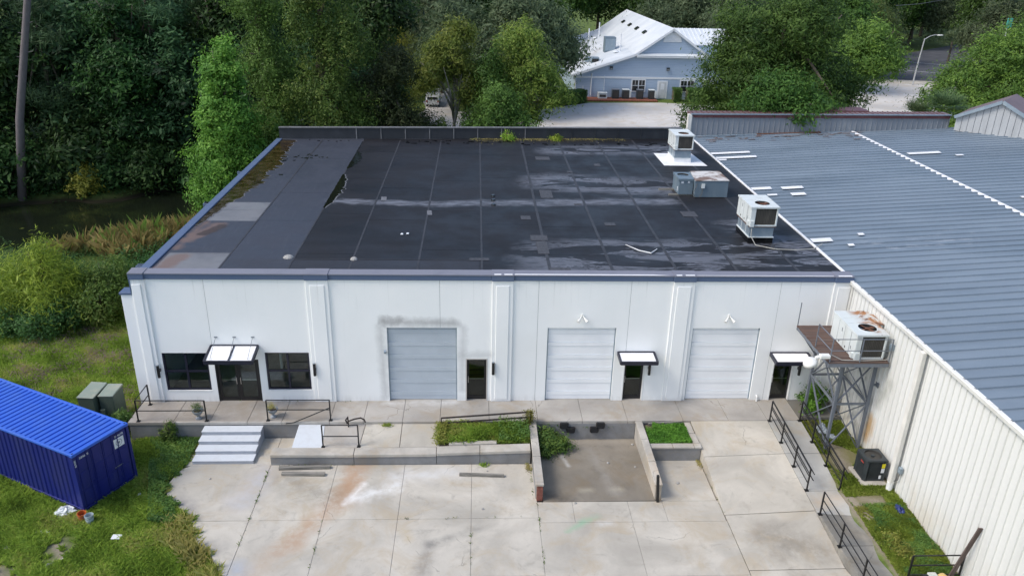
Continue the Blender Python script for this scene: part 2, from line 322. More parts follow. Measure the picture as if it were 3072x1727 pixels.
    c = q.mix(q.math('MULTIPLY', q.seg((-3.6, .5), (-3.7, 1.2), .5, .5, 'yz', .35, 2), .8), c, (.50, .30, .10))
    c = q.mix(q.math('MULTIPLY', q.seg((-3.9, 2.2), (-4.4, 3.4), .45, .5, 'yz', .4, 2), .55), c, (.30, .31, .27)); c = q.mix(q.math('MULTIPLY', q.seg((-2.6, 1.4), (-2.8, 4.0), .8, .9, 'yz', .5, 1.5), .32), c, (.36, .36, .31))
    q.color(c); M['siding'] = q.m
    q = Mat('grey_blue_metal_roof', .38, .0, .5); f = q.noise(.35, 6, .65, q.scaled((.35, 1.2, 1))); g = q.noise(2.2, 5, .7, q.scaled((.3, 1.5, 1))); fi = q.noise(25, 3, .7)
    c = q.mix(q.ramp(f, .3, .72), (.155, .195, .235), (.21, .258, .305)); c = q.mix(q.math('MULTIPLY', q.ramp(g, .6, .8), .4), c, (.32, .365, .41)); c = q.mix(q.math('MULTIPLY', q.ramp(fi, .5, .8), .3), c, (.10, .115, .14))
    c = q.mix(q.math('MULTIPLY', q.seg((32.5, 4), (37, 4.5), 1.6, 1.6, wob=1.2, wscale=.9), q.math('MULTIPLY', q.ramp(g, .52, .66), .7)), c, (.42, .45, .49)); c = q.mix(q.math('MULTIPLY', q.rand(), .25), c, (.135, .165, .20)); q.color(c); q.rough(q.ramp(f, .3, .7, .34, .52)); M['mroof'] = q.m
    M['roofpatch'] = dirty('white_elastomer_patch', (.80, .80, .80), (.5, .5, .5), .6, amount=.35, scale=2, streak=(1, 1, 1))
    M['eave'] = dirty('ivory_eave_trim', (.78, .77, .73), (.5, .46, .38), .45, amount=.35, scale=1.2, streak=(1, .6, 1))
    M['greysiding'] = dirty('weathered_grey_siding', (.235, .255, .285), (.34, .36, .38), .5, .2, amount=.5, scale=.8, streak=(1, 1, .3))
    M['palesiding'] = dirty('pale_grey_siding', (.44, .455, .465), (.30, .31, .32), .5, .1, amount=.5, scale=1, streak=(1, 1, .2))
    M['maroon'] = dirty('maroon_metal', (.105, .036, .040), (.17, .09, .085), .45, amount=.5, scale=1.5, streak=(1, 1, .4))
    M['maroon_top'] = dirty('faded_maroon_roof', (.165, .105, .105), (.10, .055, .055), .5, amount=.5, scale=.8, streak=(1, 1, 1))
    M['ivory'] = plain('ivory_gutter_paint', (.70, .68, .63), .45, var=.08, scale=2)
    # equipment
    M['hvac'] = dirty('hvac_white_enamel', (.66, .70, .69), (.42, .40, .33), .4, amount=.35, scale=2.2, streak=(1, 1, .3))
    M['hvac_rust'] = None
    q = Mat('rusty_hvac_top', .55); f = q.noise(1.6, 6, .68, dist=.7); c = q.mix(q.ramp(f, .46, .58), (.56, .57, .55), (.36, .16, .06)); c = q.mix(q.ramp(q.noise(3.1, 5, .7), .55, .66), c, (.10, .035, .02))
    c = q.mix(q.ramp(q.xyz()[0], 28.75, 28.35), c, (.62, .66, .64)); q.color(c); M['hvac_rust'] = q.m
    q = Mat('stained_unit_top', .6); f = q.noise(1.2, 6, .68, dist=.7); c = q.mix(q.ramp(f, .42, .62), (.60, .58, .55), (.19, .125, .095)); q.color(c); M['unit_top'] = q.m
    M['galv'] = dirty('galvanised_plenum', (.27, .34, .40), (.45, .50, .52), .35, .35, amount=.6, scale=1.6, streak=(1, 1, .5))
    M['unit_blue'] = dirty('blue_grey_unit_paint', (.135, .185, .225), (.23, .27, .29), .5, amount=.4, scale=2.5)
    M['coil'] = dirty('dusty_coil_fins', (.075, .068, .058), (.17, .155, .125), .8, amount=.7, scale=3, streak=(1, 1, .25))
    M['rust'] = dirty('brown_rust', (.13, .052, .026), (.05, .026, .018), .85, amount=.6, scale=5)
    M['condenser'] = plain('charcoal_condenser', (.030, .037, .041), .42, var=.1)
    M['steel'] = dirty('grey_tower_steel', (.155, .175, .205), (.10, .09, .085), .5, .1, amount=.4, scale=3)
    q = Mat('weathered_deck_wood', .85); f = q.noise(2, 6, .65, q.scaled((.3, 6, 6))); c = q.mix(q.ramp(f, .3, .7), (.065, .043, .036), (.15, .105, .085)); c = q.mix(q.math('MULTIPLY', q.rand(), .4), c, (.12, .055, .03)); q.color(c); q.bump(f, .4, .01); M['deckwood'] = q.m
    q = Mat('grey_timber', .9); f = q.noise(2, 6, .65, q.scaled((.6, 9, 9))); q.color(q.mix(q.ramp(f, .3, .7), (.12, .115, .10), (.30, .28, .245))); q.bump(f, .5, .01); M['timber'] = q.m
    q = Mat('brown_board', .85); f = q.noise(2, 6, .65, q.scaled((5, 5, .5))); q.color(q.mix(q.ramp(f, .3, .7), (.085, .06, .052), (.16, .12, .105))); M['board'] = q.m
    M['rubber'] = plain('black_rubber_bumper', (.016, .016, .018), .75, var=.3)
    M['brick'] = plain('red_brick', (.24, .085, .06), .85, var=.25, scale=8, vary_obj=.5)
    for nm, key, c0, c1 in [('blue_container_roof', 'cont_top', (.030, .115, .56), (.055, .145, .50)), ('blue_container_shaded_paint', 'cont', (.009, .015, .15), (.020, .026, .115))]:  # roof paler and faded; sides darkened to put their shade into the paint
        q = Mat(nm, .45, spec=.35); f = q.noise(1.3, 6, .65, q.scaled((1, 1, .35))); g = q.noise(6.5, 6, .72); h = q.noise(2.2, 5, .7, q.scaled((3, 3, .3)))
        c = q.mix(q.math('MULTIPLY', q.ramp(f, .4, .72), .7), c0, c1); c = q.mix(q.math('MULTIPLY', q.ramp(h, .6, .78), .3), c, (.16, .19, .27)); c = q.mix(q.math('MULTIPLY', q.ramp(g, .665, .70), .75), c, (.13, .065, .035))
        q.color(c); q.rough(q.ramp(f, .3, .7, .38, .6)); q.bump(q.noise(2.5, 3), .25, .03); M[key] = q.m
    M['label_white'] = plain('white_label', (.72, .74, .76), .5, var=.05, bump=0)
    M['label_grey'] = plain('grey_print', (.22, .24, .26), .6, var=.05, bump=0)
    M['yellow'] = plain('yellow_sticker', (.72, .62, .02), .5, var=.05, bump=0)
    M['red'] = plain('red_badge', (.35, .05, .04), .5, var=.05, bump=0)
    M['green_box'] = dirty('faded_green_cabinet', (.075, .105, .082), (.15, .18, .145), .55, amount=.5, scale=1.6)
    M['green_top'] = dirty('sunbleached_green_lid', (.24, .285, .235), (.40, .37, .28), .6, amount=.6, scale=2, streak=(1, 1, 1))
    M['urn'] = plain('grey_stone_urn', (.27, .29, .315), .85, var=.2, scale=12)
    M['orange'] = plain('orange_bucket_plastic', (.50, .115, .03), .45, var=.15)
    M['greyplastic'] = plain('grey_bucket_plastic', (.36, .42, .45), .45, var=.12)
    M['plastic'] = plain('white_plastic_litter', (.62, .65, .66), .4, var=.2, scale=10)
    M['bluetarp'] = plain('blue_tarp', (.012, .025, .13), .5, var=.5, scale=12)
    M['greybag'] = plain('grey_bag', (.30, .34, .38), .55, var=.3, scale=9)
    M['saw'] = plain('yellow_machine_paint', (.60, .42, .16), .5, var=.15)
    M['sawpale'] = plain('pale_machine_paint', (.50, .51, .46), .5, var=.15)
    M['plastic_white'] = plain('white_plastic_fixture', (.74, .74, .70), .4, var=.04)
    M['stone'] = plain('pale_stone', (.33, .32, .30), .9, var=.25, scale=15)
    M['soil'] = plain('bare_soil', (.13, .10, .07), .95, var=.3, scale=3)
    M['leaflitter'] = plain('brown_leaf_litter', (.125, .062, .035), .9, var=.5, scale=30)
    # house
    q = Mat('pale_blue_lap_siding', .55); z = q.xyz()[2]; fr = q.math('FRACT', q.math('MULTIPLY', z, 4.2)); c = q.mix(q.ramp(fr, .0, .22), (.25, .32, .43), (.39, .485, .61)); c = q.mix(q.math('MULTIPLY', q.noise(.6, 4), .25), c, (.38, .47, .58)); q.color(c); q.bump(fr, .5, .02); M['lap'] = q.m
    q = Mat('white_standing_seam_roof', .4); y = q.xyz()[1]; fr = q.math('FRACT', q.math('MULTIPLY', y, 2.2)); f = q.noise(.3, 5, .6); c = q.mix(q.ramp(f, .35, .7), (.60, .635, .655), (.73, .75, .755)); c = q.mix(q.math('MULTIPLY', q.ramp(fr, .12, .0), .5), c, (.40, .43, .46)); c = q.mix(q.math('MULTIPLY', q.seg((30.2, 95), (33, 101), 1.2, 1.2, wob=.6), .45), c, (.40, .37, .34)); q.color(c); M['hroof'] = q.m
    M['hroof2'] = M['hroof']
    M['htrim'] = plain('white_house_trim', (.72, .74, .76), .55, var=.03, bump=0)
    M['mulch'] = plain('red_mulch', (.22, .075, .042), .95, var=.4, scale=5)
    M['lot'] = concrete('pale_gravel_lot', (.60, .575, .54), [('s', (-2, 72), (8, 78), 7, 6, (.20, .19, .20), .4, 1.5)], .2, .3)  # wide dark mark paints the tree shade by the parked car
    M['asphalt'] = plain('asphalt', (.075, .077, .088), .85, var=.25, scale=.6)
    M['roadline'] = plain('worn_white_road_line', (.55, .55, .55), .7, var=.2)
    M['galvpole'] = plain('galvanised_pole', (.50, .50, .50), .5, .3, var=.1)
    M['pinebark'] = dirty('grey_pine_bark', (.16, .14, .145), (.08, .065, .06), .9, amount=.6, scale=6, streak=(1, 1, .3))
    M['bark'] = dirty('brown_bark', (.115, .092, .072), (.05, .04, .032), .95, amount=.6, scale=4, streak=(1, 1, .3))
    M['palebark'] = dirty('pale_branch_bark', (.27, .245, .20), (.14, .12, .09), .9, amount=.5, scale=4)
    M['van'] = plain('white_vehicle_paint', (.55, .57, .58), .25, var=.05, bump=0)
    M['carglass'] = plain('vehicle_glass', (.02, .022, .025), .08, var=.1, bump=0)
    M['tyre'] = plain('tyre_rubber', (.02, .02, .02), .8, var=.1)
    M['taillight'] = plain('red_tail_lamp', (.30, .02, .02), .3, var=.1, bump=0)
    M['teal'] = plain('teal_sign_paint', (.05, .32, .27), .5, var=.1)
    M['wire'] = plain('grey_wire', (.10, .10, .10), .6, var=.1, bump=0)
    M['pale_wire'] = plain('pale_cable', (.42, .41, .37), .6, var=.1, bump=0)
    # water
    q = Mat('dark_pond_water', .07, spec=.35); f = q.noise(.16, 5, .6, dist=.8); c = q.mix(q.ramp(f, .35, .7), (.008, .011, .007), (.020, .028, .010)); q.color(c); q.bump(q.noise(2.6, 4, .6), .08, .02); q.rough(q.ramp(q.noise(.3, 3), .35, .65, .06, .22)); M['water'] = q.m
    # terrain
    q = Mat('grass_and_dirt_ground', .95, spec=.15); f = q.noise(.45, 6, .65, dist=.4); g = q.noise(2.8, 6, .7); h = q.noise(14, 4, .7)
    c = q.mix(q.ramp(g, .3, .7), (.075, .11, .024), (.135, .185, .045)); c = q.mix(q.math('MULTIPLY', q.ramp(f, .55, .75), .55), c, (.19, .17, .075)); c = q.mix(q.math('MULTIPLY', q.ramp(h, .45, .75), .5), c, (.055, .075, .018))
    stripm = q.math('MULTIPLY', q.ramp(q.xyz()[0], 27.2, 27.4), q.ramp(q.xyz()[1], -1.0, -1.4)); c = q.mix(q.math('MULTIPLY', stripm, .65), c, (.19, .155, .095))
    dirt = q.math('MAXIMUM', q.math('MAXIMUM', q.seg((-2.2, -7.8), (-.9, -9.4), .5, .5, wob=.5), q.seg((-3.6, -9.6), (-2.6, -10.6), .9, .7, wob=.6)), q.math('MAXIMUM', q.seg((28.3, -3.0), (28.2, -5), .45, .5, wob=.4), q.seg((28.0, -6.8), (28.5, -7.0), .35, .4, wob=.3)))
    dirt = q.math('MAXIMUM', dirt, q.math('MAXIMUM', q.seg((27.5, -6.6), (27.65, -11.4), .42, .3, wob=.3), q.seg((29.3, -2), (29.3, -12), .1, .1, wob=.12))); c = q.mix(dirt, c, (.27, .235, .185)); c = q.mix(q.math('MULTIPLY', dirt, q.ramp(h, .5, .7)), c, (.16, .135, .10))
    shore = q.ramp(q.xyz()[2], -1.3, -1.65); c = q.mix(shore, c, (.020, .018, .010)); q.color(c); q.bump(q.math('ADD', g, h), .6, .03); M['ground'] = q.m

def leafmat(name, cols, trans=.42, rough=.55, gloss=.25, gain=1.75):
    cols = [tuple(min(.6, x * gain) for x in c) for c in cols]
    q = Mat(name, rough, spec=gloss); t = q.t
    a = q.n('ShaderNodeAttribute'); a.attribute_name = 'rnd'; b = q.n('ShaderNodeAttribute'); b.attribute_name = 'clu'
    f = q.math('ADD', q.math('MULTIPLY', a.outputs['Fac'], .38), q.math('MULTIPLY', b.outputs['Fac'], .62))
    r = q.n('ShaderNodeValToRGB'); q.put(r.inputs[0], f); e = r.color_ramp.elements
    n = len(cols); e[0].position = .12; e[0].color = (*cols[0], 1); e[1].position = .88; e[1].color = (*cols[-1], 1)
    for i in range(1, n - 1):
        x = e.new(.12 + .76 * i / (n - 1)); x.color = (*cols[i], 1)
    hs = q.n('ShaderNodeHueSaturation'); q.put(hs.inputs['Color'], r.outputs[0]); q.put(hs.inputs['Hue'], q.ramp(q.rand(), 0, 1, .488, .512)); q.put(hs.inputs['Value'], q.ramp(q.rand(), 0, 1, .85, 1.15))
    c = hs.outputs[0]; q.color(c)
    tl = q.n('ShaderNodeBsdfTranslucent'); t.links.new(c, tl.inputs[0]); mx = q.n('ShaderNodeMixShader'); mx.inputs[0].default_value = trans
    t.links.new(q.b.outputs[0], mx.inputs[1]); t.links.new(tl.outputs[0], mx.inputs[2]); t.links.new(mx.outputs[0], t.nodes['Material Output'].inputs[0]); return q.m
build_materials(); M = MATS
# ================================================================ SETTING
def sstep(a, b, x): t = np.clip((x - a) / (b - a), 0, 1); return t * t * (3 - 2 * t)
POND = [(-90, 14), (-40, 24.5), (-24, 28.6), (-16, 29.6), (-9, 35.5), (-4, 50)]
def pond_d(x, y):
    d = np.full(np.shape(x), 1e9)
    for (ax, ay), (bx, by) in zip(POND[:-1], POND[1:]):
        dx, dy = bx - ax, by - ay; t = np.clip(((x - ax) * dx + (y - ay) * dy) / (dx * dx + dy * dy), 0, 1)
        d = np.minimum(d, np.hypot(x - ax - t * dx, y - ay - t * dy))
    return d
def tz(x, y):
    x = np.asarray(x, float); y = np.asarray(y, float)
    z = np.full(x.shape, -.90) + .03 * np.sin(x * .9 + 1.3 * np.sin(y * .5)) * np.cos(y * .8)
    z += .12 * sstep(-1.5, -6, x) * sstep(-9, -2, y)
    strip = sstep(26.3, 27.3, x) * sstep(-.9, -1.6, y); z = z * (1 - strip) + (-.30 + .03 * np.sin(3 * y) + .06 * sstep(27.5, 29, x)) * strip
    z -= .55 * sstep(12, 19, y) * sstep(-3, -8, x) * sstep(60, 45, y)
    z += .5 * sstep(46, 60, y) * sstep(10, -5, x)
    z -= .7 * sstep(4.0, 5.2, x) * sstep(26.2, 25.6, x) * sstep(-13.2, -12.7, y) * sstep(26, 25, y)
    d = pond_d(x, y) + .5 * np.sin(x * .7 + y * .4) + .3 * np.sin(1.9 * x - y); z -= 1.5 * sstep(7.4, 3.9, d)
    return z
def make_ground():
    xs = sorted(set([-700, -400, -250, -150, -110] + list(np.arange(-90, -14, 1.25)) + list(np.arange(-14, 8.01, .5)) + list(np.arange(9, 25, 2.)) + list(np.arange(25.5, 30.6, .5)) + list(np.arange(33, 60, 5.)) + list(np.arange(65, 160, 12.)) + [200, 300, 450, 700]))
    ys = sorted(set([-300, -120, -60, -35, -22, -17] + list(np.arange(-14, 16, .5)) + list(np.arange(16, 52, 1.)) + list(np.arange(55, 100, 5.)) + list(np.arange(110, 220, 15.)) + [260, 350, 500, 800]))
    X, Y = np.meshgrid(xs, ys); Z = tz(X, Y); nx, ny = len(xs), len(ys)
    v = np.stack([X, Y, Z], -1).reshape(-1, 3)
    f = [(j * nx + i, j * nx + i + 1, (j + 1) * nx + i + 1, (j + 1) * nx + i) for j in range(ny - 1) for i in range(nx - 1)]
    me = bpy.data.meshes.new('ground'); me.from_pydata(v.tolist(), [], f); me.polygons.foreach_set('use_smooth', [True] * len(f)); me.update()
    tag(mesh_obj('ground', me, M['ground']), 'rough grass ground around the buildings', None, kind='structure')
make_ground()
wm = MB(); wm.add([(-95, 5, -1.78), (-60, 5, -1.78), (-5, 22, -1.78), (-3, 52, -1.78), (-30, 46, -1.78), (-95, 34, -1.78)], [(0, 1, 2, 3, 4, 5)])
tag(wm.build('pond_water', M['water']), 'still dark green pond behind the reeds', None, kind='structure')

# ---- concrete yard, one slab per joint cell
yard = tag(thing('concrete_yard', 'pale concrete yard of jointed slabs', None), None, None, kind='structure')
G = .006
EDGE = [(1.37, -3.72), (1.0, -4.0), (.83, -5.2), (1.34, -5.96), (2.1, -6.59), (2.5, -7.12)]
EDGE2 = [(2.5, -7.14), (2.75, -7.6), (3.06, -8.33), (3.82, -9.01), (4.4, -9.95), (4.5, -10.08)]
def slab(poly, z0=-1.05, z1=-.8, mat='yard', name='slab', parent=None, bev=.006):
    return MB().prism(poly, z0, z1).build(name, M[mat], parent or yard, bevel=bev)
slab(EDGE + [(4.59, -7.12), (4.59, -3.72)])
slab(EDGE2 + [(4.59, -10.08), (4.59, -7.14)])
def rslab(x0, x1, y0, y1, **k): return slab([(x0 + G, y0 + G), (x1 - G, y0 + G), (x1 - G, y1 - G), (x0 + G, y1 - G)], **k)
rslab(1.1, 4.6, -3.72, -1.74)
rslab(4.6, 5.5, -3.72, -1.74)
for x0, x1 in [(4.6, 7.32), (7.32, 10.1), (10.1, 12.86), (12.86, 15.42)]:
    rslab(x0, x1, -7.12, -3.72); rslab(x0, x1, -10.1, -7.12); rslab(x0, x1, -13.4, -10.1)
rslab(1.8, 4.6, -13.4, -10.1)
for x0, x1 in [(15.42, 16.78), (16.78, 18.95), (18.95, 20.31), (20.31, 22.54)]: rslab(x0, x1, -7.4, -6.2)
rslab(20.31, 22.5, -6.2, -3.2)
for x0, x1 in [(15.42, 18.95), (18.95, 22.56)]: rslab(x0, x1, -10.2, -7.4); rslab(x0, x1, -13.4, -10.2)
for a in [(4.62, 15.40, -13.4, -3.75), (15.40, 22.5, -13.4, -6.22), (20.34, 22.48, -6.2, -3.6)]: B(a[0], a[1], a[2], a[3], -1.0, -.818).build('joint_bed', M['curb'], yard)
# vehicle ramp at the right, falling from the walkway to the yard
def hslab(c, zb, mat='yard', name='slab', parent=None):      # corners with their own heights
    return MB().hexa([(x, y, zb) for x, y, z in c], c).build(name, M[mat], parent or yard, bevel=.006)
hslab([(22.53, -3.98, -.30), (25.93, -3.98, -.16), (25.93, -1.75, 0), (22.5, -1.75, 0)], -1.0)
hslab([(22.56, -7.05, -.80), (25.93, -7.3, -.42), (25.93, -4.0, -.165), (22.53, -4.0, -.305)], -1.05)
hslab([(22.58, -9.98, -.80), (26.0, -9.96, -.78), (25.93, -7.33, -.43), (22.58, -7.08, -.80)], -1.05)
hslab([(22.58, -13.4, -.80), (26.6, -13.4, -.80), (26.0, -9.99, -.78), (22.58, -10.01, -.80)], -1.05)
ped = tag(thing('pedestrian_ramp', 'narrow concrete access ramp between black railings', None), None, None, kind='structure')
hslab([(25.95, -3.96, -.175), (27.44, -3.96, -.175), (27.44, -1.75, 0), (25.95, -1.75, 0)], -.6, 'ramp', parent=ped)
hslab([(25.95, -6.22, -.35), (27.32, -6.2, -.35), (27.44, -3.98, -.18), (25.95, -3.98, -.18)], -.8, 'ramp', parent=ped)
hslab([(25.95, -7.55, -.37), (27.35, -7.7, -.37), (27.25, -6.21, -.352), (25.95, -6.24, -.352)], -.9, 'ramp', parent=ped)
hslab([(25.97, -9.3, -.37), (27.4, -9.3, -.37), (27.37, -7.72, -.37), (25.95, -7.57, -.37)], -1.0, 'path', parent=ped)
hslab([(26.3, -13.4, -.40), (27.6, -13.4, -.40), (27.4, -9.32, -.37), (25.97, -9.32, -.37)], -1.0, 'path', parent=ped)

# ---- walkway along the white facade
walk = tag(thing('walkway', 'raised concrete walkway along the white facade', None), None, None, kind='structure')
WX = [-1.85, .05, 1.58, 3.19, 4.66, 6.7, 8.15, 9.84, 11.46, 13.61, 15.74, 17.71, 19.71, 22.18, 24.2, 25.96, 27.43]
for a, b in zip(WX[:-1], WX[1:]): slab([(a + .006, -1.72), (b - .006, -1.72), (b - .006, .32), (a + .006, .32)], -.14, 0, 'walk', parent=walk, bev=.01)
slab([(27.44, -1.45), (29.38, -1.45), (29.38, .32), (27.44, .32)], -.16, -.02, 'path', parent=walk, bev=.01)
B(-1.80, 27.40, -1.69, .3, -1.1, -.143).build('retaining_wall', M['curb'], walk)

# ---- painted steps
st = thing('entrance_steps', 'white and grey painted steps up to the double door', 'steps', (2.6, -3.6, -.8))
for i in range(4):
    z = -.16 * (i + 1); y0 = -1.73 - .47 * (i + 1)
    B(1.40 , 3.86, y0, -1.73 - .47 * i if i else -1.73, -.85, z - .012).build('riser', M['grey_paint'], st)
    B(1.385, 3.875, y0 - .012, -1.735 - .47 * i, z - .012, z).build('tread', M['white_paint'], st, bevel=.006)

# ---- platform with a raised curb wall in front of the facade
plat = thing('loading_platform', 'low concrete platform with white painted strip behind a curb wall', 'platform', (9.5, -2.7, -.8))
hx = lambda c, zb, mat, nm, p=plat, bev=.012: MB().hexa([(x, y, zb) for x, y, z in c], c).build(nm, M[mat], p, bevel=bev)
hx([(5.36, -3.22, -.33), (6.64, -3.20, -.33), (6.50, -1.73, -.12), (5.40, -1.73, -.12)], -.85, 'white_paint', 'painted_slab')
hx([(6.65, -3.20, -.33), (8.14, -3.20, -.31), (8.25, -1.73, -.11), (6.51, -1.73, -.12)], -.85, 'walk', 'slab')
hx([(8.16, -3.20, -.31), (9.83, -3.20, -.29), (9.83, -1.73, -.10), (8.27, -1.73, -.11)], -.85, 'yard', 'slab')
hx([(9.85, -3.20, -.29), (11.5, -3.20, -.27), (11.4, -1.73, -.10), (9.85, -1.73, -.10)], -.85, 'yard', 'slab')
hx([(11.42, -3.20, -.30), (15.32, -3.20, -.25), (15.32, -1.73, -.1), (11.42, -1.73, -.1)], -.85, 'soil', 'soil_bed')
for x0, x1, z0, z1 in [(4.6, 8.0, -.27, -.29), (8.0, 11.4, -.29, -.27), (11.4, 13.2, -.24, -.18), (13.2, 15.31, -.18, -.12)]:
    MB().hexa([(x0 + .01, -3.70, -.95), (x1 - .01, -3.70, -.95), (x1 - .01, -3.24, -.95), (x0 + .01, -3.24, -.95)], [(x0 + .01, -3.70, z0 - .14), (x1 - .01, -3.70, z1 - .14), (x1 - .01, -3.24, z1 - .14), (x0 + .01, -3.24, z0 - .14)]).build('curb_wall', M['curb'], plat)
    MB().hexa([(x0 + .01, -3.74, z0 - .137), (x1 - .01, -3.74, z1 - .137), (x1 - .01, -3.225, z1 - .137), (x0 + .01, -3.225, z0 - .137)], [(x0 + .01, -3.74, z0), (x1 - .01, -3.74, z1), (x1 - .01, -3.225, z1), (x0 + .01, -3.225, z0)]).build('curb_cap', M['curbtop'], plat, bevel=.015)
MB().hexa([(11.9, -3.22, -.26), (13.9, -3.2, -.24), (13.9, -2.98, -.24), (11.9, -3.0, -.26)], [(11.9, -3.22, -.15), (13.9, -3.2, -.12), (13.9, -2.98, -.12), (11.9, -3.0, -.15)]).build('loose_curb_stone', M['curbtop'], plat, bevel=.015)

# ---- loading pit with side walls
pit = thing('loading_pit', 'sunken truck loading pit between two low concrete walls', 'loading pit', (17.9, -4, -.9))
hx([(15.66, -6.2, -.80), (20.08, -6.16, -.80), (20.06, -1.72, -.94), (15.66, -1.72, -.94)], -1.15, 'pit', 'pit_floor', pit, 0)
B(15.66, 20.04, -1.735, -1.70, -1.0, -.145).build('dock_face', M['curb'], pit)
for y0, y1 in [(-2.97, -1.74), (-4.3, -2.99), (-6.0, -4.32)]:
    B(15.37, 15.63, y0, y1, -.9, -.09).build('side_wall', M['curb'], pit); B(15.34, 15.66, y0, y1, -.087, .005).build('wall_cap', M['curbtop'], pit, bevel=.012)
for k in range(9):
    for j in range(2):
        y0 = -6.155 + (.0 if k % 2 else 0); x0 = 15.40 + .115 * j
        if k % 2: B(15.40 + .002, 15.63, -6.14, -6.03, -.80 + .078 * k, -.80 + .078 * k + .068).build('brick', M['brick'], pit) if j == 0 else None
        else: B(x0, x0 + .108, -6.14, -6.03, -.80 + .078 * k, -.80 + .078 * k + .068).build('brick', M['brick'], pit)
B(15.385, 15.64, -6.028, -6.002, -.9, -.09).build('pier_mortar', M['curbtop'], pit); B(15.34, 15.66, -6.17, -6.01, -.087, .005).build('wall_cap', M['curbtop'], pit, bevel=.012)
for y0, y1, za, zb in [(-3.1, -1.74, -.0, -.0), (-4.6, -3.12, -.0, -.05), (-6.05, -4.62, -.05, -.14)]:
    MB().hexa([(20.06, y0, -.95), (20.30, y0, -.95), (20.30, y1, -.95), (20.06, y1, -.95)], [(20.06, y0, zb - .09), (20.30, y0, zb - .09), (20.30, y1, za - .09), (20.06, y1, za - .09)]).build('side_wall', M['curbtop'], pit)
    MB().hexa([(20.03, y0, zb - .087), (20.33, y0, zb - .087), (20.33, y1, za - .087), (20.03, y1, za - .087)], [(20.03, y0, zb), (20.33, y0, zb), (20.33, y1, za), (20.03, y1, za)]).build('wall_cap', M['curbtop'], pit, bevel=.012)
# dock bumpers
for i, (x0, z1, lab) in enumerate([(16.71, -.05, 'upper black dock bumper left of the pair nearest the bush'), (17.01, -.27, 'lower black dock bumper nearest the bush'), (18.31, -.05, 'upper black dock bumper of the right pair'), (18.05, -.26, 'lower black dock bumper of the right pair')]):
    bp = thing('dock_bumper', lab, 'dock bumper', (x0 + .18, -1.84, z1 - .28), group='rubber bumpers on the dock face')
    for k in range(6): B(x0 + .03 + .052 * k, x0 + .03 + .052 * k + .045, -1.86, -1.74, z1 - .275, z1).build('rubber_block', M['rubber'], bp)
    B(x0, x0 + .022, -1.84, -1.737, z1 - .25, z1 - .02).build('steel_angle', M['rustrail'], bp); B(x0 + .348, x0 + .37, -1.84, -1.737, z1 - .25, z1 - .02).build('steel_angle', M['rustrail'], bp)
MB().bar((20.14, -6.24, -.81), (20.06, -6.18, .40), .1, .1).build('steel_post', M['rail'])
single(bpy.data.objects['steel_post'], 'leaning black steel post at the end of the pit wall', 'post')
# right planter
pl = thing('raised_planter', 'square concrete planter with a bed of green ground cover', 'planter', (21.3, -2.6, -.8))
for a in [(20.34, 22.5, -3.56, -3.33), (22.25, 22.46, -3.32, -1.76)]:
    B(a[0], a[1], a[2], a[3], -.95, -.19).build('planter_wall', M['curb'], pl)
for a in [(20.34, 21.3), (21.32, 22.2), (22.22, 22.52)]: B(a[0], a[1], -3.60, -3.30, -.187, -.10).build('planter_cap', M['curbtop'], pl, bevel=.012)
B(22.22, 22.49, -3.29, -2.6, -.187, -.085).build('planter_cap', M['curbtop'], pl, bevel=.012); B(22.2, 22.46, -2.59, -1.76, -.187, -.06).build('planter_cap', M['curbtop'], pl, bevel=.012)
B(20.34, 22.24, -3.32, -1.74, -.8, -.2).build('soil_bed', M['soil'], pl)
MB().bar((20.6, -1.83, -.1), (22.1, -1.80, -.02), .06, .1).build('edging_board', M['timber'], pl)
# rear lots and road
lot = MB().prism([(-14, 47), (29.5, 46), (44, 52), (47, 81), (39.5, 82.6), (29, 81.6), (23.5, 77.5), (20.5, 74.5), (10, 74), (9, 92), (-12, 92)], -1.1, -.80)
tag(lot.build('gravel_lot', M['lot']), 'pale gravel car park behind the warehouse', None, kind='structure')
lot2 = MB().prism([(46, 50), (66, 56), (80, 78), (91, 96), (95, 103), (84, 106), (66, 98), (50, 80)], -1.1, -.79)
tag(lot2.build('gravel_lot', M['lot']), 'pale gravel drive by the street lamp', None, kind='structure')
rd = MB().prism([(83, 106.3), (97, 103.5), (112, 126), (150, 165), (220, 215), (214, 228), (138, 176), (96, 138)], -1.1, -.80)
tag(rd.build('road', M['asphalt']), 'dark asphalt road behind the street lamp', None, kind='structure')
def strip(name, a, b, wd, z, mat, lab):
    a = Vector(a); b = Vector(b); d = (b - a).normalized(); n = Vector((-d.y, d.x)) * wd / 2
    tag(MB().add([(*(a - n), z), (*(b - n), z), (*(b + n), z), (*(a + n), z)], [(0, 1, 2, 3)]).build(name, mat), lab, None, kind='structure')
strip('road_line', (94, 124), (104, 116.5), .35, -.79, M['roadline'], 'worn white line across the road')
strip('road_line', (102, 137), (110, 131), .35, -.79, M['roadline'], 'worn white line farther along the road')
sw = MB().prism([(78, 106.4), (88, 104.5), (96.5, 102.6), (99, 106.5), (84, 110)], -1.05, -.74)
tag(sw.build('pavement', M['yard']), 'pale pavement at the foot of the street lamp', None, kind='structure')
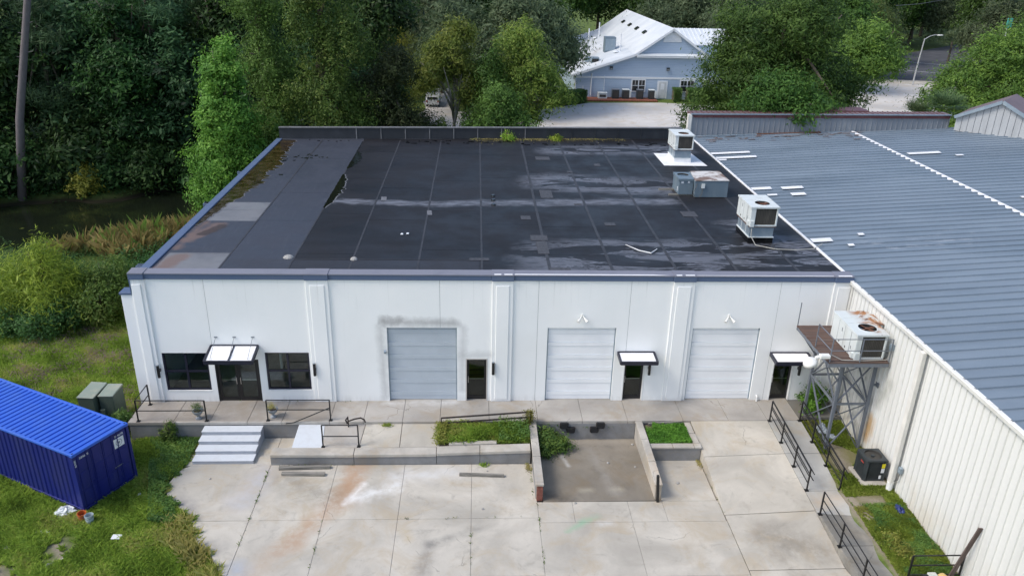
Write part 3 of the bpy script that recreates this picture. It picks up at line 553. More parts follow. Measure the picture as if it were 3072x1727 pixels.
# ================================================================ WHITE WAREHOUSE
WH = thing('white_warehouse', 'long white warehouse with black flat roof and blue grey coping', 'warehouse', (14, 0, 0))
OPEN = [(-.69, 1.265, .56, 2.44), (3.75, 5.675, .58, 2.46), (1.52, 3.445, -.02, 2.12), (9.127, 12.177, .0, 3.69), (16.167, 19.217, .0, 3.69), (22.63, 25.68, .0, 3.69), (12.56, 13.54, 0, 2.17), (19.68, 20.66, 0, 2.17), (26.53, 27.51, 0, 2.17)]
def wall_panel(x0, x1, z0, z1, y0, y1):
    ops = [(max(a, x0), min(b, x1), max(c, z0), min(d, z1)) for a, b, c, d in OPEN if b > x0 and a < x1]
    xs = sorted(set([x0, x1] + [o[0] for o in ops] + [o[1] for o in ops])); zs = sorted(set([z0, z1] + [o[2] for o in ops] + [o[3] for o in ops]))
    solid = lambda i, j: 0 <= i < len(xs) - 1 and 0 <= j < len(zs) - 1 and not any(o[0] <= (xs[i] + xs[i + 1]) / 2 <= o[1] and o[2] <= (zs[j] + zs[j + 1]) / 2 <= o[3] for o in ops)
    mb = MB()
    for i in range(len(xs) - 1):
        for j in range(len(zs) - 1):
            if not solid(i, j): continue
            a, b, c, d = xs[i], xs[i + 1], zs[j], zs[j + 1]
            mb.add([(a, y0, c), (b, y0, c), (b, y0, d), (a, y0, d)], [(0, 1, 2, 3)]); mb.add([(a, y1, c), (b, y1, c), (b, y1, d), (a, y1, d)], [(3, 2, 1, 0)])
            if not solid(i - 1, j): mb.add([(a, y0, c), (a, y0, d), (a, y1, d), (a, y1, c)], [(0, 1, 2, 3)])
            if not solid(i + 1, j): mb.add([(b, y0, c), (b, y1, c), (b, y1, d), (b, y0, d)], [(0, 1, 2, 3)])
            if not solid(i, j - 1): mb.add([(a, y0, c), (a, y1, c), (b, y1, c), (b, y0, c)], [(0, 1, 2, 3)])
            if not solid(i, j + 1): mb.add([(a, y0, d), (b, y0, d), (b, y1, d), (a, y1, d)], [(0, 1, 2, 3)])
    return mb.build('wall_panel', M['stucco'], WH)
PX = [-1.46, 1.535, 11.455, 15.71, 19.72, 26.29, 29.38]
for a, b in zip(PX[:-1], PX[1:]): wall_panel(a + .009, b - .009, 0, 6.0, 0, .25)
for x in PX[1:-1]:
    z0 = 3.70 if x == 11.455 else (2.9 if x < 2 else .0)
    if x == 19.72: z0 = 2.2
    B(x - .009, x + .009, .012, .05, z0, 5.98).build('panel_joint', M['joint'], WH)
PIL = [(-1.455, -.86), (5.79, 6.75), (13.70, 14.61), (21.54, 22.48), (28.61, 29.37)]
for i, (a, b) in enumerate(PIL):
    p_ = B(a, b, -.07, -.002, .0, 5.93).build('pilaster', M['stucco'], WH, bevel=.012)
    m = .17
    MB().box(a + (m if i else .05), b - (m if i < 4 else .05), -.105, -.072, .12, 5.72).build('raised_panel', M['stucco'], p_, bevel=.018)
# buttress at the left corner
B(-1.93, -1.463, -.03, .48, -.9, 5.22).build('buttress', M['stucco'], WH, bevel=.012); B(-1.98, -1.45, -.08, .52, 5.223, 5.33).build('buttress_cap', M['cornice'], WH, bevel=.01)
B(-1.475, -1.44, -.10, .5, 5.335, 5.93).build('corner_flashing', M['cornice'], WH)
# coping
CO = [(-.90, 5.77, 0), (6.77, 13.68, 0), (14.63, 21.52, 0), (22.50, 28.59, 0)]
for a, b, _ in CO:
    B(a, b, -.06, .05, 5.935, 6.17).build('coping_face', M['cornice'], WH, bevel=.012)
    MB().hexa([(a, -.085, 6.172), (b, -.085, 6.172), (b, .42, 6.10), (a, .42, 6.10)], [(a, -.085, 6.215), (b, -.085, 6.215), (b, .42, 6.25), (a, .42, 6.25)]).build('coping_top', M['coping_top'], WH)
for i, (a, b) in enumerate(PIL):
    B(a - .018, b + .018, -.135, .03, 5.94, 6.19).build('coping_face', M['cornice'], WH, bevel=.012)
    MB().hexa([(a - .018, -.15, 6.192), (b + .018, -.15, 6.192), (b + .018, .43, 6.14), (a - .018, .43, 6.14)], [(a - .018, -.15, 6.24), (b + .018, -.15, 6.24), (b + .018, .43, 6.268), (a - .018, .43, 6.268)]).build('coping_top', M['coping_top'], WH)
MB().add([(14.64, -.055, 6.222), (21.4, -.055, 6.222), (20.6, .03, 6.228), (14.64, .03, 6.228)], [(0, 1, 2, 3)]).build('white_sealant', M['roofpatch'], WH)
MB().add([(22.5, -.055, 6.222), (28.5, -.055, 6.222), (28.5, -.015, 6.226), (22.5, -.03, 6.226)], [(0, 1, 2, 3)]).build('white_sealant', M['roofpatch'], WH)
for a, b in [(13.78, 14.08), (14.2, 14.56), (21.6, 21.85), (22.0, 22.4), (28.7, 29.3)]:
    MB().add([(a, -.13, 6.244), (b, -.13, 6.244), (b, -.02, 6.250), (a, -.03, 6.250)], [(0, 1, 2, 3)]).build('white_sealant', M['roofpatch'], WH)
# side and rear walls, roof deck
B(-1.22, -.98, .26, 25.9, -1.0, 6.0).build('side_wall', M['sidewall'], WH)
MB().hexa([(-1.2, 25.75, -1), (29.3, 27.5, -1), (29.3, 27.75, -1), (-1.2, 26.0, -1)], [(-1.2, 25.75, 6.05), (29.3, 27.5, 6.05), (29.3, 27.75, 6.05), (-1.2, 26.0, 6.05)]).build('rear_wall', M['sidewall'], WH)
MB().hexa([(-.97, .26, 5.9), (29.3, .26, 5.9), (29.3, 27.49, 5.9), (-.97, 25.74, 5.9)], [(-.97, .26, 6.06), (29.3, .26, 6.06), (29.3, 27.49, 6.06), (-.97, 25.74, 6.06)]).build('roof_deck', M['tar'], WH)
RB = lambda x: 25.72 + (x + .9) * 1.75 / 30.2
RX = [-.84, 2.0, 4.92, 7.52, 10.46, 13.26, 16.24, 18.99, 21.85, 24.55, 27.3, 29.24]
roof = MB().box(-.9, -.85, .45, 25.7, 6.055, 6.09).build('roof', M['roof'], WH)
rr = random.Random(4)
for i, (a, b) in enumerate(zip(RX[:-1], RX[1:])):
    ys = [.44]; y = .44 + rr.uniform(1.5, 4.2)
    while y < RB(a) - 2: ys.append(y); y += rr.choice([2.0, 2.9, 3.9, 4.4])
    for k, y0 in enumerate(ys):
        last = k == len(ys) - 1; y1a = RB(a) if last else ys[k + 1] - .012; y1b = RB(b) if last else ys[k + 1] - .012
        zt = 6.10 + .004 * ((i + k) % 2)
        MB().hexa([(a, y0, 6.063), (b - .01, y0, 6.063), (b - .01, y1b, 6.063), (a, y1a, 6.063)], [(a, y0, zt), (b - .01, y0, zt), (b - .01, y1b, zt), (a, y1a, zt)]).build('membrane_sheet', M['roof'], roof)
for i, x in enumerate(RX[1:-1]):
    if x in (2.0,): wd = .035
    elif x == 4.92: wd = .03
    else: wd = .07 if x > 16 else .045
    MB().box(x - wd, x + wd, .46, RB(x) - .5, 6.105, 6.112).build('seam_strip', M['seam'], roof)
MB().box(4.95, 13.2, 1.90, 1.96, 6.113, 6.118).build('seam_strip', M['seam'], roof)
def rpatch(x, y, sx, sy, mat='patch', rot=0):
    c, s = math.cos(rot), math.sin(rot); q = [(x + c * u - s * v, y + s * u + c * v) for u, v in [(-sx/2, -sy/2), (sx/2, -sy/2), (sx/2, sy/2), (-sx/2, sy/2)]]
    MB().prism(q, 6.109, 6.121).build('roof_patch', M[mat], roof)
for a in [(16.05, 4.95, .82, .75), (16.12, 3.6, .52, 1.7), (15.58, 8.05, .52, .6), (19.85, 7.1, .55, .45), (13.15, 2.03, .9, .3), (17.44, 20.8, .95, .9), (20.9, 19.2, .4, .6), (18.6, 10.5, .4, .3), (16.7, .78, .9, .55), (17.0, 12.4, .7, 1.6), (24.4, 8.9, .8, .9), (19.9, 22.8, .4, .3), (18.9, 17.4, .35, .3)]: rpatch(*a)
rpatch(10.55, 8.75, .25, .75, 'siltdry', .1); rpatch(7.9, 11.2, .3, .7, 'siltdry', .1)
def ragged(name, pts, mat, z, parent):      # strip polygon from left/right edge lists
    MB().add([(x, y, z) for x, y in pts], [tuple(range(len(pts)))]).build(name, mat, parent)
rg = random.Random(9)
def tatter(xa, wfun, y0, y1, n, side=1):
    L, R = [], []
    for i in range(n + 1):
        t = i / n; y = y0 + (y1 - y0) * t; L.append((xa + rg.uniform(-.03, .03), y)); R.append((xa + side * max(.02, wfun(t) * rg.uniform(.55, 1.3)), y + rg.uniform(-.1, .1)))
    return (L + R[::-1]) if side < 0 else (L[::1] + R[::-1])
def tat_mesh(name, xa, wfun, y0, y1, n, mat, z, parent, side=1, silt=0):
    L, R = [], []; mb = MB()
    for i in range(n + 1):
        t = i / n; y = y0 + (y1 - y0) * t; L.append((xa + rg.uniform(-.02, .02), y, z)); R.append((xa + side * max(.03, wfun(t) * rg.uniform(.8, 1.2)), y + rg.uniform(-.08, .08), z))
    for i in range(n): mb.add([L[i], R[i], R[i + 1], L[i + 1]] if side > 0 else [R[i], L[i], L[i + 1], R[i + 1]], [(0, 1, 2, 3)])
    mb.build(name, mat, parent)
    if silt:
        ed = MB()
        for i in range(n): ed.add([(R[i][0] - .02, R[i][1], z - .0008), (R[i][0] + silt, R[i][1], z - .0008), (R[i + 1][0] + silt, R[i + 1][1], z - .0008), (R[i + 1][0] - .02, R[i + 1][1], z - .0008)], [(0, 1, 2, 3)])
        ed.build('silt_edge', M['siltdry'], parent)
tat_mesh('torn_gap', 4.86, lambda t: .12 + .42 * math.sin(math.pi * t) ** .8, 9.5, 16.3, 44, M['tar'], 6.1135, roof, silt=.06)
tat_mesh('torn_gap', 4.88, lambda t: .06 + .5 * math.sin(math.pi * min(1, t * 1.6)) ** .8 * (1 if t < .6 else .4), 17.6, 25.2, 34, M['tar'], 6.1135, roof)
def PW(y): return np.interp(y, [6.4, 7.9, 9.5, 11, 12.4, 14.4, 16.5, 18.2, 19.8, 22.3, 25.2], [.15, .38, .55, .85, 1.05, 1.45, 1.2, 1.5, 1.3, 1.05, 1.0])
tat_mesh('puddle', -.845, lambda t: float(PW(6.4 + 19 * t)), 6.4, 25.4, 110, M['puddle'], 6.1155, roof, silt=.05)
for x0, x1, y in [(.9, 3.2, 20.2), (.3, 1.4, 19.5), (1.1, 2.6, 20.9), (1.0, 1.5, 16.1), (.8, 4.2, 25.2)]:
    for k in range(int((x1 - x0) * 5)):
        xx = rg.uniform(x0, x1); yy = y + rg.uniform(-.25, .25); l = rg.uniform(.05, .22)
        if k < 6 or x0 == .9: MB().add([(xx, yy, 6.1145), (xx + l, yy - .04, 6.1145), (xx + l * .8, yy + .12 + l * .5, 6.1145), (xx - .03, yy + .1, 6.1145)], [(0, 1, 2, 3)]).build('wet_blister', M['tar'], roof)
for k in range(46):
    xx = rg.uniform(7, 26.5); yy = RB(xx) - rg.uniform(1.5, 2.4) - (0 if xx > 16 else -.8); l = rg.uniform(.1, .5)
    MB().add([(xx, yy, 6.1215), (xx + l, yy - .05, 6.1215), (xx + l * .9, yy + .2, 6.1215), (xx + .05, yy + .17, 6.1215)], [(0, 1, 2, 3)]).build('wet_blister', M['tar'], roof)
for k in range(3): MB().lathe([(.0, .0), (.13, 0), (.10, .1), (0, .1)], 8, (13.95, 10.2 + .85 * k, 6.10)).build('wet_blister', M['tar'], roof)
# left edge coping and scuppers
for y0, y1 in [(.5, 6.3), (6.31, 12.2), (12.21, 18.6), (18.61, 25.6)]: B(-1.27, -.86, y0, y1, 6.003, 6.17).build('edge_coping', M['cornice'], WH, bevel=.015)
for y in (1.45, 10.6, 17.2):
    s_ = B(-1.72, -1.29, y - .17, y + .17, 5.62, 5.98).build('scupper_box', M['cornice'], WH, bevel=.01); B(-1.68, -1.33, y - .13, y + .13, 5.982, 5.986).build('box_mouth', M['tar'], s_)
# rear parapet of dark sheets
RP = lambda x: 25.74 + (x + .9) * 1.75 / 30.2
px = [-1.1] + [4.35 + 1.75 * k for k in range(15)]; px = [p for p in px if p < 28.4] + [28.45]
for k, (a, b) in enumerate(zip(px[:-1], px[1:])):
    MB().hexa([(a + .01, RP(a), 6.1), (b - .01, RP(b), 6.1), (b - .01, RP(b) + .14, 6.1), (a + .01, RP(a) + .14, 6.1)], [(a + .01, RP(a) + .02, 6.88), (b - .01, RP(b) + .02, 6.88), (b - .01, RP(b) + .14, 6.88), (a + .01, RP(a) + .14, 6.88)]).build('parapet_sheet', M['parapet'], WH)
    if k: B(a - .035, a + .035, RP(a) - .035, RP(a) - .006, 6.11, 6.86).build('parapet_batten', M['parapet_edge'] if k < 9 else M['parapet'], WH)
for a, b in zip(px[:-1:2], px[2::2] + [px[-1]]):
    MB().hexa([(a, RP(a) - .07, 6.883), (b, RP(b) - .07, 6.883), (b, RP(b) + .25, 6.883), (a, RP(a) + .25, 6.883)], [(a, RP(a) - .07, 6.94), (b, RP(b) - .07, 6.94), (b, RP(b) + .25, 6.94), (a, RP(a) + .25, 6.94)]).build('parapet_cap', M['parapet_edge'], WH)
# ---- windows and doors
def window(x0, x1, z0, z1):
    w_ = MB(); t = .075; yf, yb = .05, .15
    for a in [(x0, x1, z1 - t, z1), (x0, x1, z0, z0 + t), (x0, x0 + t, z0 + t, z1 - t), (x1 - t, x1, z0 + t, z1 - t)]: w_.box(a[0], a[1], yf, yb, a[2], a[3])
    xm = (x0 + x1) / 2; zm = (z0 + z1) / 2; w_.box(xm - .045, xm + .045, yf + .01, yb - .01, z0 + t, z1 - t); w_.box(x0 + t, x1 - t, yf + .014, yb - .014, zm - .045, zm + .045)
    o = w_.build('window', M['navy'], WH)
    for a, b in [(x0 + t, xm - .045), (xm + .045, x1 - t)]:
        for c, d in [(z0 + t, zm - .045), (zm + .045, z1 - t)]: B(a, b, .095, .101, c, d).build('pane', M['glass'], o)
    B(x0 - .01, x1 + .01, -.02, .046, z0 - .03, z0 - .002).build('sill', M['trim_white'], o)
window(*OPEN[0]); window(*OPEN[1])
def handle(parent, x, z, y=.02):
    MB().tube([(x, y + .06, z), (x, y - .035, z), (x, y - .035, z + .3), (x, y + .06, z + .3)], .016, 6).build('pull_handle', M['chrome'], parent)
def dbl_door(x0, x1, z0, z1):
    fr = MB(); t = .07
    fr.box(x0, x1, .03, .15, z1 - t, z1); fr.box(x0, x0 + t, .03, .15, z0, z1 - t); fr.box(x1 - t, x1, .03, .15, z0, z1 - t); o = fr.build('double_door', M['black'], WH); xm = (x0 + x1) / 2
    for a, b, hx_ in [(x0 + t + .005, xm - .006, xm - .09), (xm + .006, x1 - t - .005, xm + .09)]:
        lf = MB(); s = .11; lf.box(a, b, .06, .12, z0 + .01, z0 + .2); lf.box(a, b, .06, .12, z1 - t - .13, z1 - t - .008); lf.box(a, a + s, .06, .12, z0 + .2, z1 - t - .13); lf.box(b - s, b, .06, .12, z0 + .2, z1 - t - .13)
        l = lf.build('door_leaf', M['black'], o); B(a + s, b - s, .085, .091, z0 + .2, z1 - t - .13).build('pane', M['glass'], o); B(a + s, b - s, .12, .14, 1.02, 1.05).build('push_bar', M['chrome'], o); handle(o, hx_, .88, .05)
dbl_door(*OPEN[2])
def single_door(x0, x1, z1, tan):
    fr = MB(); t = .05
    fr.box(x0, x1, -.012, .2, z1 - t, z1); fr.box(x0, x0 + t, -.012, .2, 0, z1 - t); fr.box(x1 - t, x1, -.012, .2, 0, z1 - t); o = fr.build('glass_door', M[tan], WH)
    a, b = x0 + t + .004, x1 - t - .004; s = .1; lf = MB(); y = .14
    lf.box(a, b, y, y + .05, .012, .19); lf.box(a, b, y, y + .05, z1 - t - .11, z1 - t - .006); lf.box(a, a + s, y, y + .05, .19, z1 - t - .11); lf.box(b - s, b, y, y + .05, .19, z1 - t - .11)
    lf.build('door_leaf', M['black'], o); B(a + s, b - s, y + .02, y + .026, .19, z1 - t - .11).build('pane', M['glass'], o); B(a + s, b - s, y + .06, y + .08, 1.02, 1.045).build('push_bar', M['chrome'], o); handle(o, a + .06, .9, y - .02)
for k, i in enumerate((6, 7, 8)): single_door(OPEN[i][0], OPEN[i][1], OPEN[i][3], 'frame_tan' if k == 0 else 'trim_white')
# overhead doors, slat by slat
def overhead(x0, x1, h, mat, lab):
    o = B(x0 + .002, x1 - .002, .145, .165, .005, h - .002).build('overhead_door', M[mat], WH); o['label'] = lab
    z = .012; wide = True; n = 0
    first = .22
    while z < h - .03:
        hh = (first if n == 0 else (.42 if wide else .205)); z1 = min(z + hh, h - .01)
        yy = .125 if wide else .107
        sl = MB().hexa([(x0 + .01, yy, z + .006), (x1 - .01, yy, z + .006), (x1 - .01, .144, z), (x0 + .01, .144, z)], [(x0 + .01, yy, z1 - .022), (x1 - .01, yy, z1 - .022), (x1 - .01, .144, z1 - .004), (x0 + .01, .144, z1 - .004)]).build('slat', M[mat], o)
        B(x0 + .01, x1 - .01, yy - .003, .1435, z1 - .021, z1 - .006).build('slat_rib', M['doorline_grey' if mat == 'door_grey' else 'doorline'], o)
        z = z1; wide = not wide; n += 1
    B(x0 + .005, x0 + .05, .09, .14, .005, h - .004).build('guide_track', M['galv'], o); B(x1 - .05, x1 - .005, .09, .14, .005, h - .004).build('guide_track', M['galv'], o)
overhead(9.127, 12.177, 3.69, 'door_grey', 'grey sectional overhead door with soot stained surround'); overhead(16.167, 19.217, 3.69, 'door_white', 'white sectional overhead door in the middle bay'); overhead(22.63, 25.68, 3.69, 'door_white', 'white sectional overhead door in the right bay')
MB().bar((9.02, -.02, 2.55), (9.02, -.10, 2.5), .1, .16).build('door_switch', M['galv'], WH)
MB().tube([(25.98, -.1, .0), (25.98, -.1, .22), (25.98, -.01, .26)], .045, 8).build('wall_spigot', M['trim_white'], WH)
# dim rooms behind the glass
rm = B(-.9, 7.2, 7.0, 7.1, 0, 3).build('interior', M['interior'], WH)
B(-.95, 7.2, .27, 7.0, -.05, -.002).build('room_floor', M['intfloor'], rm); B(-.95, 7.2, .27, 7.0, 3.0, 3.1).build('room_ceiling', M['interior'], rm); B(-.98, -.95, .27, 7.0, 0, 3).build('room_wall', M['interior'], rm); B(7.2, 7.25, .27, 7.0, 0, 3).build('room_wall', M['interior'], rm)
B(3.55, 3.65, 3.0, 7.0, 0, 3).build('partition', M['interior'], rm); B(4.1, 5.2, 5.2, 5.3, 0, 2.8).build('dark_cabinet', M['intdark'], rm); B(-.9, 3.5, 6.8, 6.98, 0, .18).build('skirting', M['trim_white'], rm)
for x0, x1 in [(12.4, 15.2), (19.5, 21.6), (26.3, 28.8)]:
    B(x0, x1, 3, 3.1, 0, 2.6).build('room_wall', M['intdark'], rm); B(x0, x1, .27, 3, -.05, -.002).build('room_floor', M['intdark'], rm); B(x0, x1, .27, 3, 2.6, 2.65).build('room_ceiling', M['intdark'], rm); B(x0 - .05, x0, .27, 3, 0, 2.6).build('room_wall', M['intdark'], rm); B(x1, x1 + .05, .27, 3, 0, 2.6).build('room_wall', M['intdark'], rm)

# ================================================================ METAL WAREHOUSE AT THE RIGHT
MW = thing('metal_warehouse', 'large ivory metal warehouse with grey blue ribbed roof', 'warehouse', (41, 8, -.3))
WALLX = 29.46
def sheet_profile(n, pitch, rib, top, dep):      # (u, depth) profile of a ribbed sheet
    pr = []
    for k in range(n):
        u = k * pitch; pr += [(u, 0), (u + pitch - rib - .012, 0), (u + pitch - rib, dep), (u + pitch - .012, dep)]
    pr.append((n * pitch, 0)); return pr
def wall_sheet_mesh(n, pitch, z0, z1, dep=.05):
    pr = sheet_profile(n, pitch, .07, .05, dep); mb = MB(); k = len(pr)
    mb.add([(-d, -u, z0) for u, d in pr] + [(-d, -u, z1) for u, d in pr], [(i, i + 1, k + i + 1, k + i) for i in range(k - 1)]); return mb.mesh('wall_sheet')
ws = wall_sheet_mesh(3, .325, -.55, 5.93); ws.materials.append(M['siding'])
for k in range(17):
    o = mesh_obj('wall_sheet', ws, None, MW); o.location = Vector((WALLX, -.03 - .976 * k, 0)) - MW.location
B(29.48, 29.6, -16.6, 28.2, -.6, 5.98).build('wall', M['ivory'], MW)
SL = .045; SK = .053; RZ0 = 6.03; RIDX = 42.0; RIDZ = RZ0 + (RIDX - 29.33) * SL
def roof_sheet_mesh(name, L, sl, pitch):
    pr = [(0, 0), (.014, .06), (.065, .06), (.11, 0), (pitch, 0)]; k = len(pr); mb = MB(); dz = L * sl; dy = L * SK
    mb.add([(0, u, d) for u, d in pr] + [(L, u + dy, d + dz) for u, d in pr], [(i, k + i, k + i + 1, i + 1) for i in range(k - 1)]); return mb.mesh(name)
PIT_ = .64
rs1 = roof_sheet_mesh('roof_sheet', RIDX - 29.33 + .1, SL, PIT_); rs1.materials.append(M['mroof']); rs2 = roof_sheet_mesh('roof_sheet', 24, SL, PIT_); rs2.materials.append(M['mroof'])
mroof = MB().hexa([(29.4, -16, 5.8), (64, -16, 7.3), (64, 28.5, 7.3), (29.4, 28.5, 5.8)], [(29.4, -16, RZ0 - .05), (64, -16, RZ0 - .05 + 34.6 * SL), (64, 28.5, RZ0 - .05 + 34.6 * SL), (29.4, 28.5, RZ0 - .05)]).build('metal_roof', M['mroof'], MW)
for k in range(68):
    y = 28.45 - PIT_ * (k + 1)
    o = mesh_obj('roof_sheet', rs1, None, mroof); o.location = Vector((29.33, y, RZ0)) - MW.location
    y2 = y + (RIDX - 29.33) * SK
    if -2 < y2 < 27.9:
        o = mesh_obj('roof_sheet', rs2, None, mroof); o.location = Vector((RIDX, y2, RIDZ - .012)) - MW.location
        cap = MB(); y = y2
        cap.add([(RIDX - .20, y + .05, RIDZ + .02), (RIDX - .02, y - .02, RIDZ + .075), (RIDX - .0, y + PIT_ * .5, RIDZ + .05), (RIDX - .26, y + PIT_ * .40, RIDZ + .02), (RIDX - .06, y + PIT_ - .02, RIDZ + .06), (RIDX + .10, y + .0, RIDZ + .065), (RIDX + .08, y + PIT_ - .02, RIDZ + .055)], [(0, 1, 2, 3), (3, 2, 4), (1, 5, 6, 2), (2, 6, 4)])
        cap.build('lap_flap', M['roofpatch'], mroof)
# white elastomer patches, laid on the slope
def mpatch(x0, x1, y0, y1):
    z = lambda x: RZ0 + (x - 29.33) * SL; e = SK * (x1 - x0)
    c = [(x0, y0 - e / 2, z(x0) + .08), (x1, y0 + e / 2, z(x1) + .08), (x1 + .05, y1 + e / 2, z(x1) + .08), (x0 + .04, y1 - e / 2, z(x0) + .08)]
    MB().hexa(c, [(x, y, q + .006) for x, y, q in c]).build('white_patch', M['roofpatch'], mroof)
PATCHES = [(29.28, 32.19, 22.59, 23.09), (29.25, 32.24, 21.3, 21.8), (29.32, 29.98, 20.8, 21.1), (29.3, 30.63, 13.72, 14.22), (31.22, 32.53, 13.68, 14.18), (42.51, 44.82, 20.81, 21.31), (45.38, 45.9, 20.04, 20.34), (29.92, 30.5, 12.45, 12.75), (31.32, 32.17, 12.36, 12.86), (29.45, 30.48, 4.61, 5.11), (32.07, 32.37, 5.35, 5.66), (30.94, 31.23, 3.91, 4.21), (43.67, 43.87, 10.43, 10.73)]
for p_ in PATCHES: mpatch(max(p_[0], 29.42), *p_[1:])
for k in range(60):
    xx = rg.uniform(29.8, 42.3); yy = 28.0 - rg.gammavariate(1.2, .5); l = rg.uniform(.15, .7); zz = RZ0 + (xx - 29.33) * SL + .058
    MB().add([(xx, yy, zz), (xx + l, yy + .03, zz + l * SL), (xx + l * .8, yy + .14, zz + l * SL), (xx + .06, yy + .1, zz)], [(0, 1, 2, 3)]).build('leaf_debris', M['leaflitter'], mroof)
# eave trim, gutter and downspouts
for y0, y1 in [(-15.5, -10.2), (-10.19, -4.6), (-4.59, .1)]:
    MB().hexa([(29.27, y0, 5.86), (29.45, y0, 5.86), (29.45, y1, 5.86), (29.27, y1, 5.86)], [(29.23, y0, 6.04), (29.40, y0, 6.055), (29.40, y1, 6.055), (29.23, y1, 6.04)]).build('eave_trim', M['eave'], MW, bevel=.015)
for y0, y1 in [(.5, 9), (9.01, 18), (18.01, 27.3)]:
    B(29.24, 29.36, y0, y1, 6.07, 6.16).build('eave_trim', M['roofpatch'], MW, bevel=.01)
B(29.16, 29.34, -6.42, -6.20, .05, 5.85).build('downspout', M['ivory'], MW, bevel=.02)
MB().tube([(29.25, -6.31, -.36), (29.25, -6.31, .12)], .12, 12).build('drain_riser', M['trim_white'], MW)
MB().tube([(29.36, -.55, 3.2), (29.36, -.55, .2), (29.36, -.75, -.1), (29.36, -.95, -.15)], .045, 8).build('white_pipe', M['trim_white'], MW)
B(29.38, 29.44, -.14, -.03, -.1, 5.9).build('corner_trim', M['eave'], MW)
# higher grey clad section behind with maroon fascia
yb = 28.62
zt_ = lambda x: 7.50 + .0095 * (x - 29.5); zb_f = lambda x: RZ0 + (x - 29.33) * SL
pr = sheet_profile(2, .4, .07, .05, .04); k = len(pr)
for n in range(25):
    x = 29.5 + .8 * n; gs = MB(); gs.add([(x + u, yb - d, zb_f(x + u) - .03) for u, d in pr] + [(x + u, yb - d, zt_(x + u) + .03) for u, d in pr], [(i, i + 1, k + i + 1, k + i) for i in range(k - 1)]); gs.build('rear_sheet', M['greysiding'], MW)
    MB().hexa([(x + .005, yb - .10, zt_(x)), (x + .795, yb - .10, zt_(x + .8)), (x + .795, yb - .055, zt_(x + .8)), (x + .005, yb - .055, zt_(x))], [(x + .005, yb - .10, zt_(x) + .22), (x + .795, yb - .10, zt_(x + .8) + .22), (x + .795, yb - .055, zt_(x + .8) + .22), (x + .005, yb - .055, zt_(x) + .22)]).build('fascia_sheet', M['maroon'], MW)
    for q in (.13, .4, .67): B(x + q - .02, x + q + .02, yb - .125, yb - .101, zt_(x) + .005, zt_(x) + .20).build('fascia_rib', M['maroon'], MW) if n < 25 else None
hx4 = lambda x0, x1, y0, y1, f0, f1, nm, mat: MB().hexa([(x0, y0, f0(x0)), (x1, y0, f0(x1)), (x1, y1, f0(x1)), (x0, y1, f0(x0))], [(x0, y0, f1(x0)), (x1, y0, f1(x1)), (x1, y1, f1(x1)), (x0, y1, f1(x0))]).build(nm, M[mat], MW)
hx4(29.3, 49.6, yb - .14, yb + .0, lambda x: zt_(x) + .223, lambda x: zt_(x) + .30, 'fascia_trim', 'galv')
hx4(29.3, 49.6, yb + .002, yb + 1.15, lambda x: zt_(x) + .1, lambda x: zt_(x) + .285, 'rear_roof', 'maroon_top')
for n in range(50): B(29.5 + .4 * n - .02, 29.5 + .4 * n + .02, yb + .01, yb + 1.15, zt_(29.5 + .4 * n) + .287, zt_(29.5 + .4 * n) + .32).build('roof_rib', M['maroon'], MW)
hx4(39.6, 43.6, yb + 1.0, yb + 2.6, lambda x: zt_(x) + .1, lambda x: zt_(x) + .36, 'rear_roof', 'maroon')
hx4(29.4, 49.6, yb + .02, yb + 1.1, lambda x: -1., lambda x: zt_(x) + .098, 'rear_block', 'palesiding')
B(29.12, 29.38, yb - .12, yb + .3, 5.9, 7.72).build('corner_post', M['ivory'], MW)
for n in range(10): hx4(29.55 + n, 30.5 + n, yb - .32, yb - .06, lambda x: zb_f(x) + .02, lambda x: zb_f(x) + .075, 'base_flashing', 'rust' if n > 4 else 'galv')
# gable of the neighbouring wing, turned 45 degrees
gA = Vector((49.54, 27.75)); gd = Vector((.7238, -.69)); gn = Vector((.69, .7238)); GW = 5.62
gp = lambda t, s_, z: (gA.x + gd.x * t + gn.x * s_, gA.y + gd.y * t + gn.y * s_, z)
gtop = lambda t: 8.04 + 1.43 * (1 - abs(t - GW / 2) / (GW / 2)); ng = 13
for n in range(ng):
    a = GW * n / ng; b = GW * (n + 1) / ng - .035; cs = [(a, -.04), (b, -.04), (b, 0), (a, 0)]
    MB().hexa([gp(t, s_, 6.85) for t, s_ in cs], [gp(t, s_, gtop(t) - .05) for t, s_ in cs]).build('gable_sheet', M['palesiding'], MW)
MB().add([gp(0, .01, 6.5), gp(GW, .01, 6.5), gp(GW, .01, 8.04), gp(GW / 2, .01, 9.45), gp(0, .01, 8.04)], [(0, 1, 2, 3, 4)]).build('gable_wall', M['greysiding'], MW)
for t0, t1 in [(-.12, GW / 2), (GW + .12, GW / 2)]:
    z0_ = 8.0; z1_ = 9.49; c = [gp(t0, -.25, z0_), gp(t1, -.25, z1_), gp(t1, 4.5, z1_), gp(t0, 4.5, z0_)]
    if t0 > t1: c = [c[1], c[0], c[3], c[2]]
    MB().hexa(c, [(x, y, z + .08) for x, y, z in c]).build('gable_roof', M['maroon_top'], MW)
    MB().bar(gp(t0, -.28, z0_ + .0), gp(t1, -.28, z1_ + .0), .06, .24).build('rake_trim', M['galv'], MW)
MB().bar(gp(0, -.08, 6.9), gp(GW, -.08, 7.0), .06, .1).build('base_trim', M['tar'], MW)
B(54, 58, 26, 31, -1, 8).build('wing_block', M['palesiding'], MW)
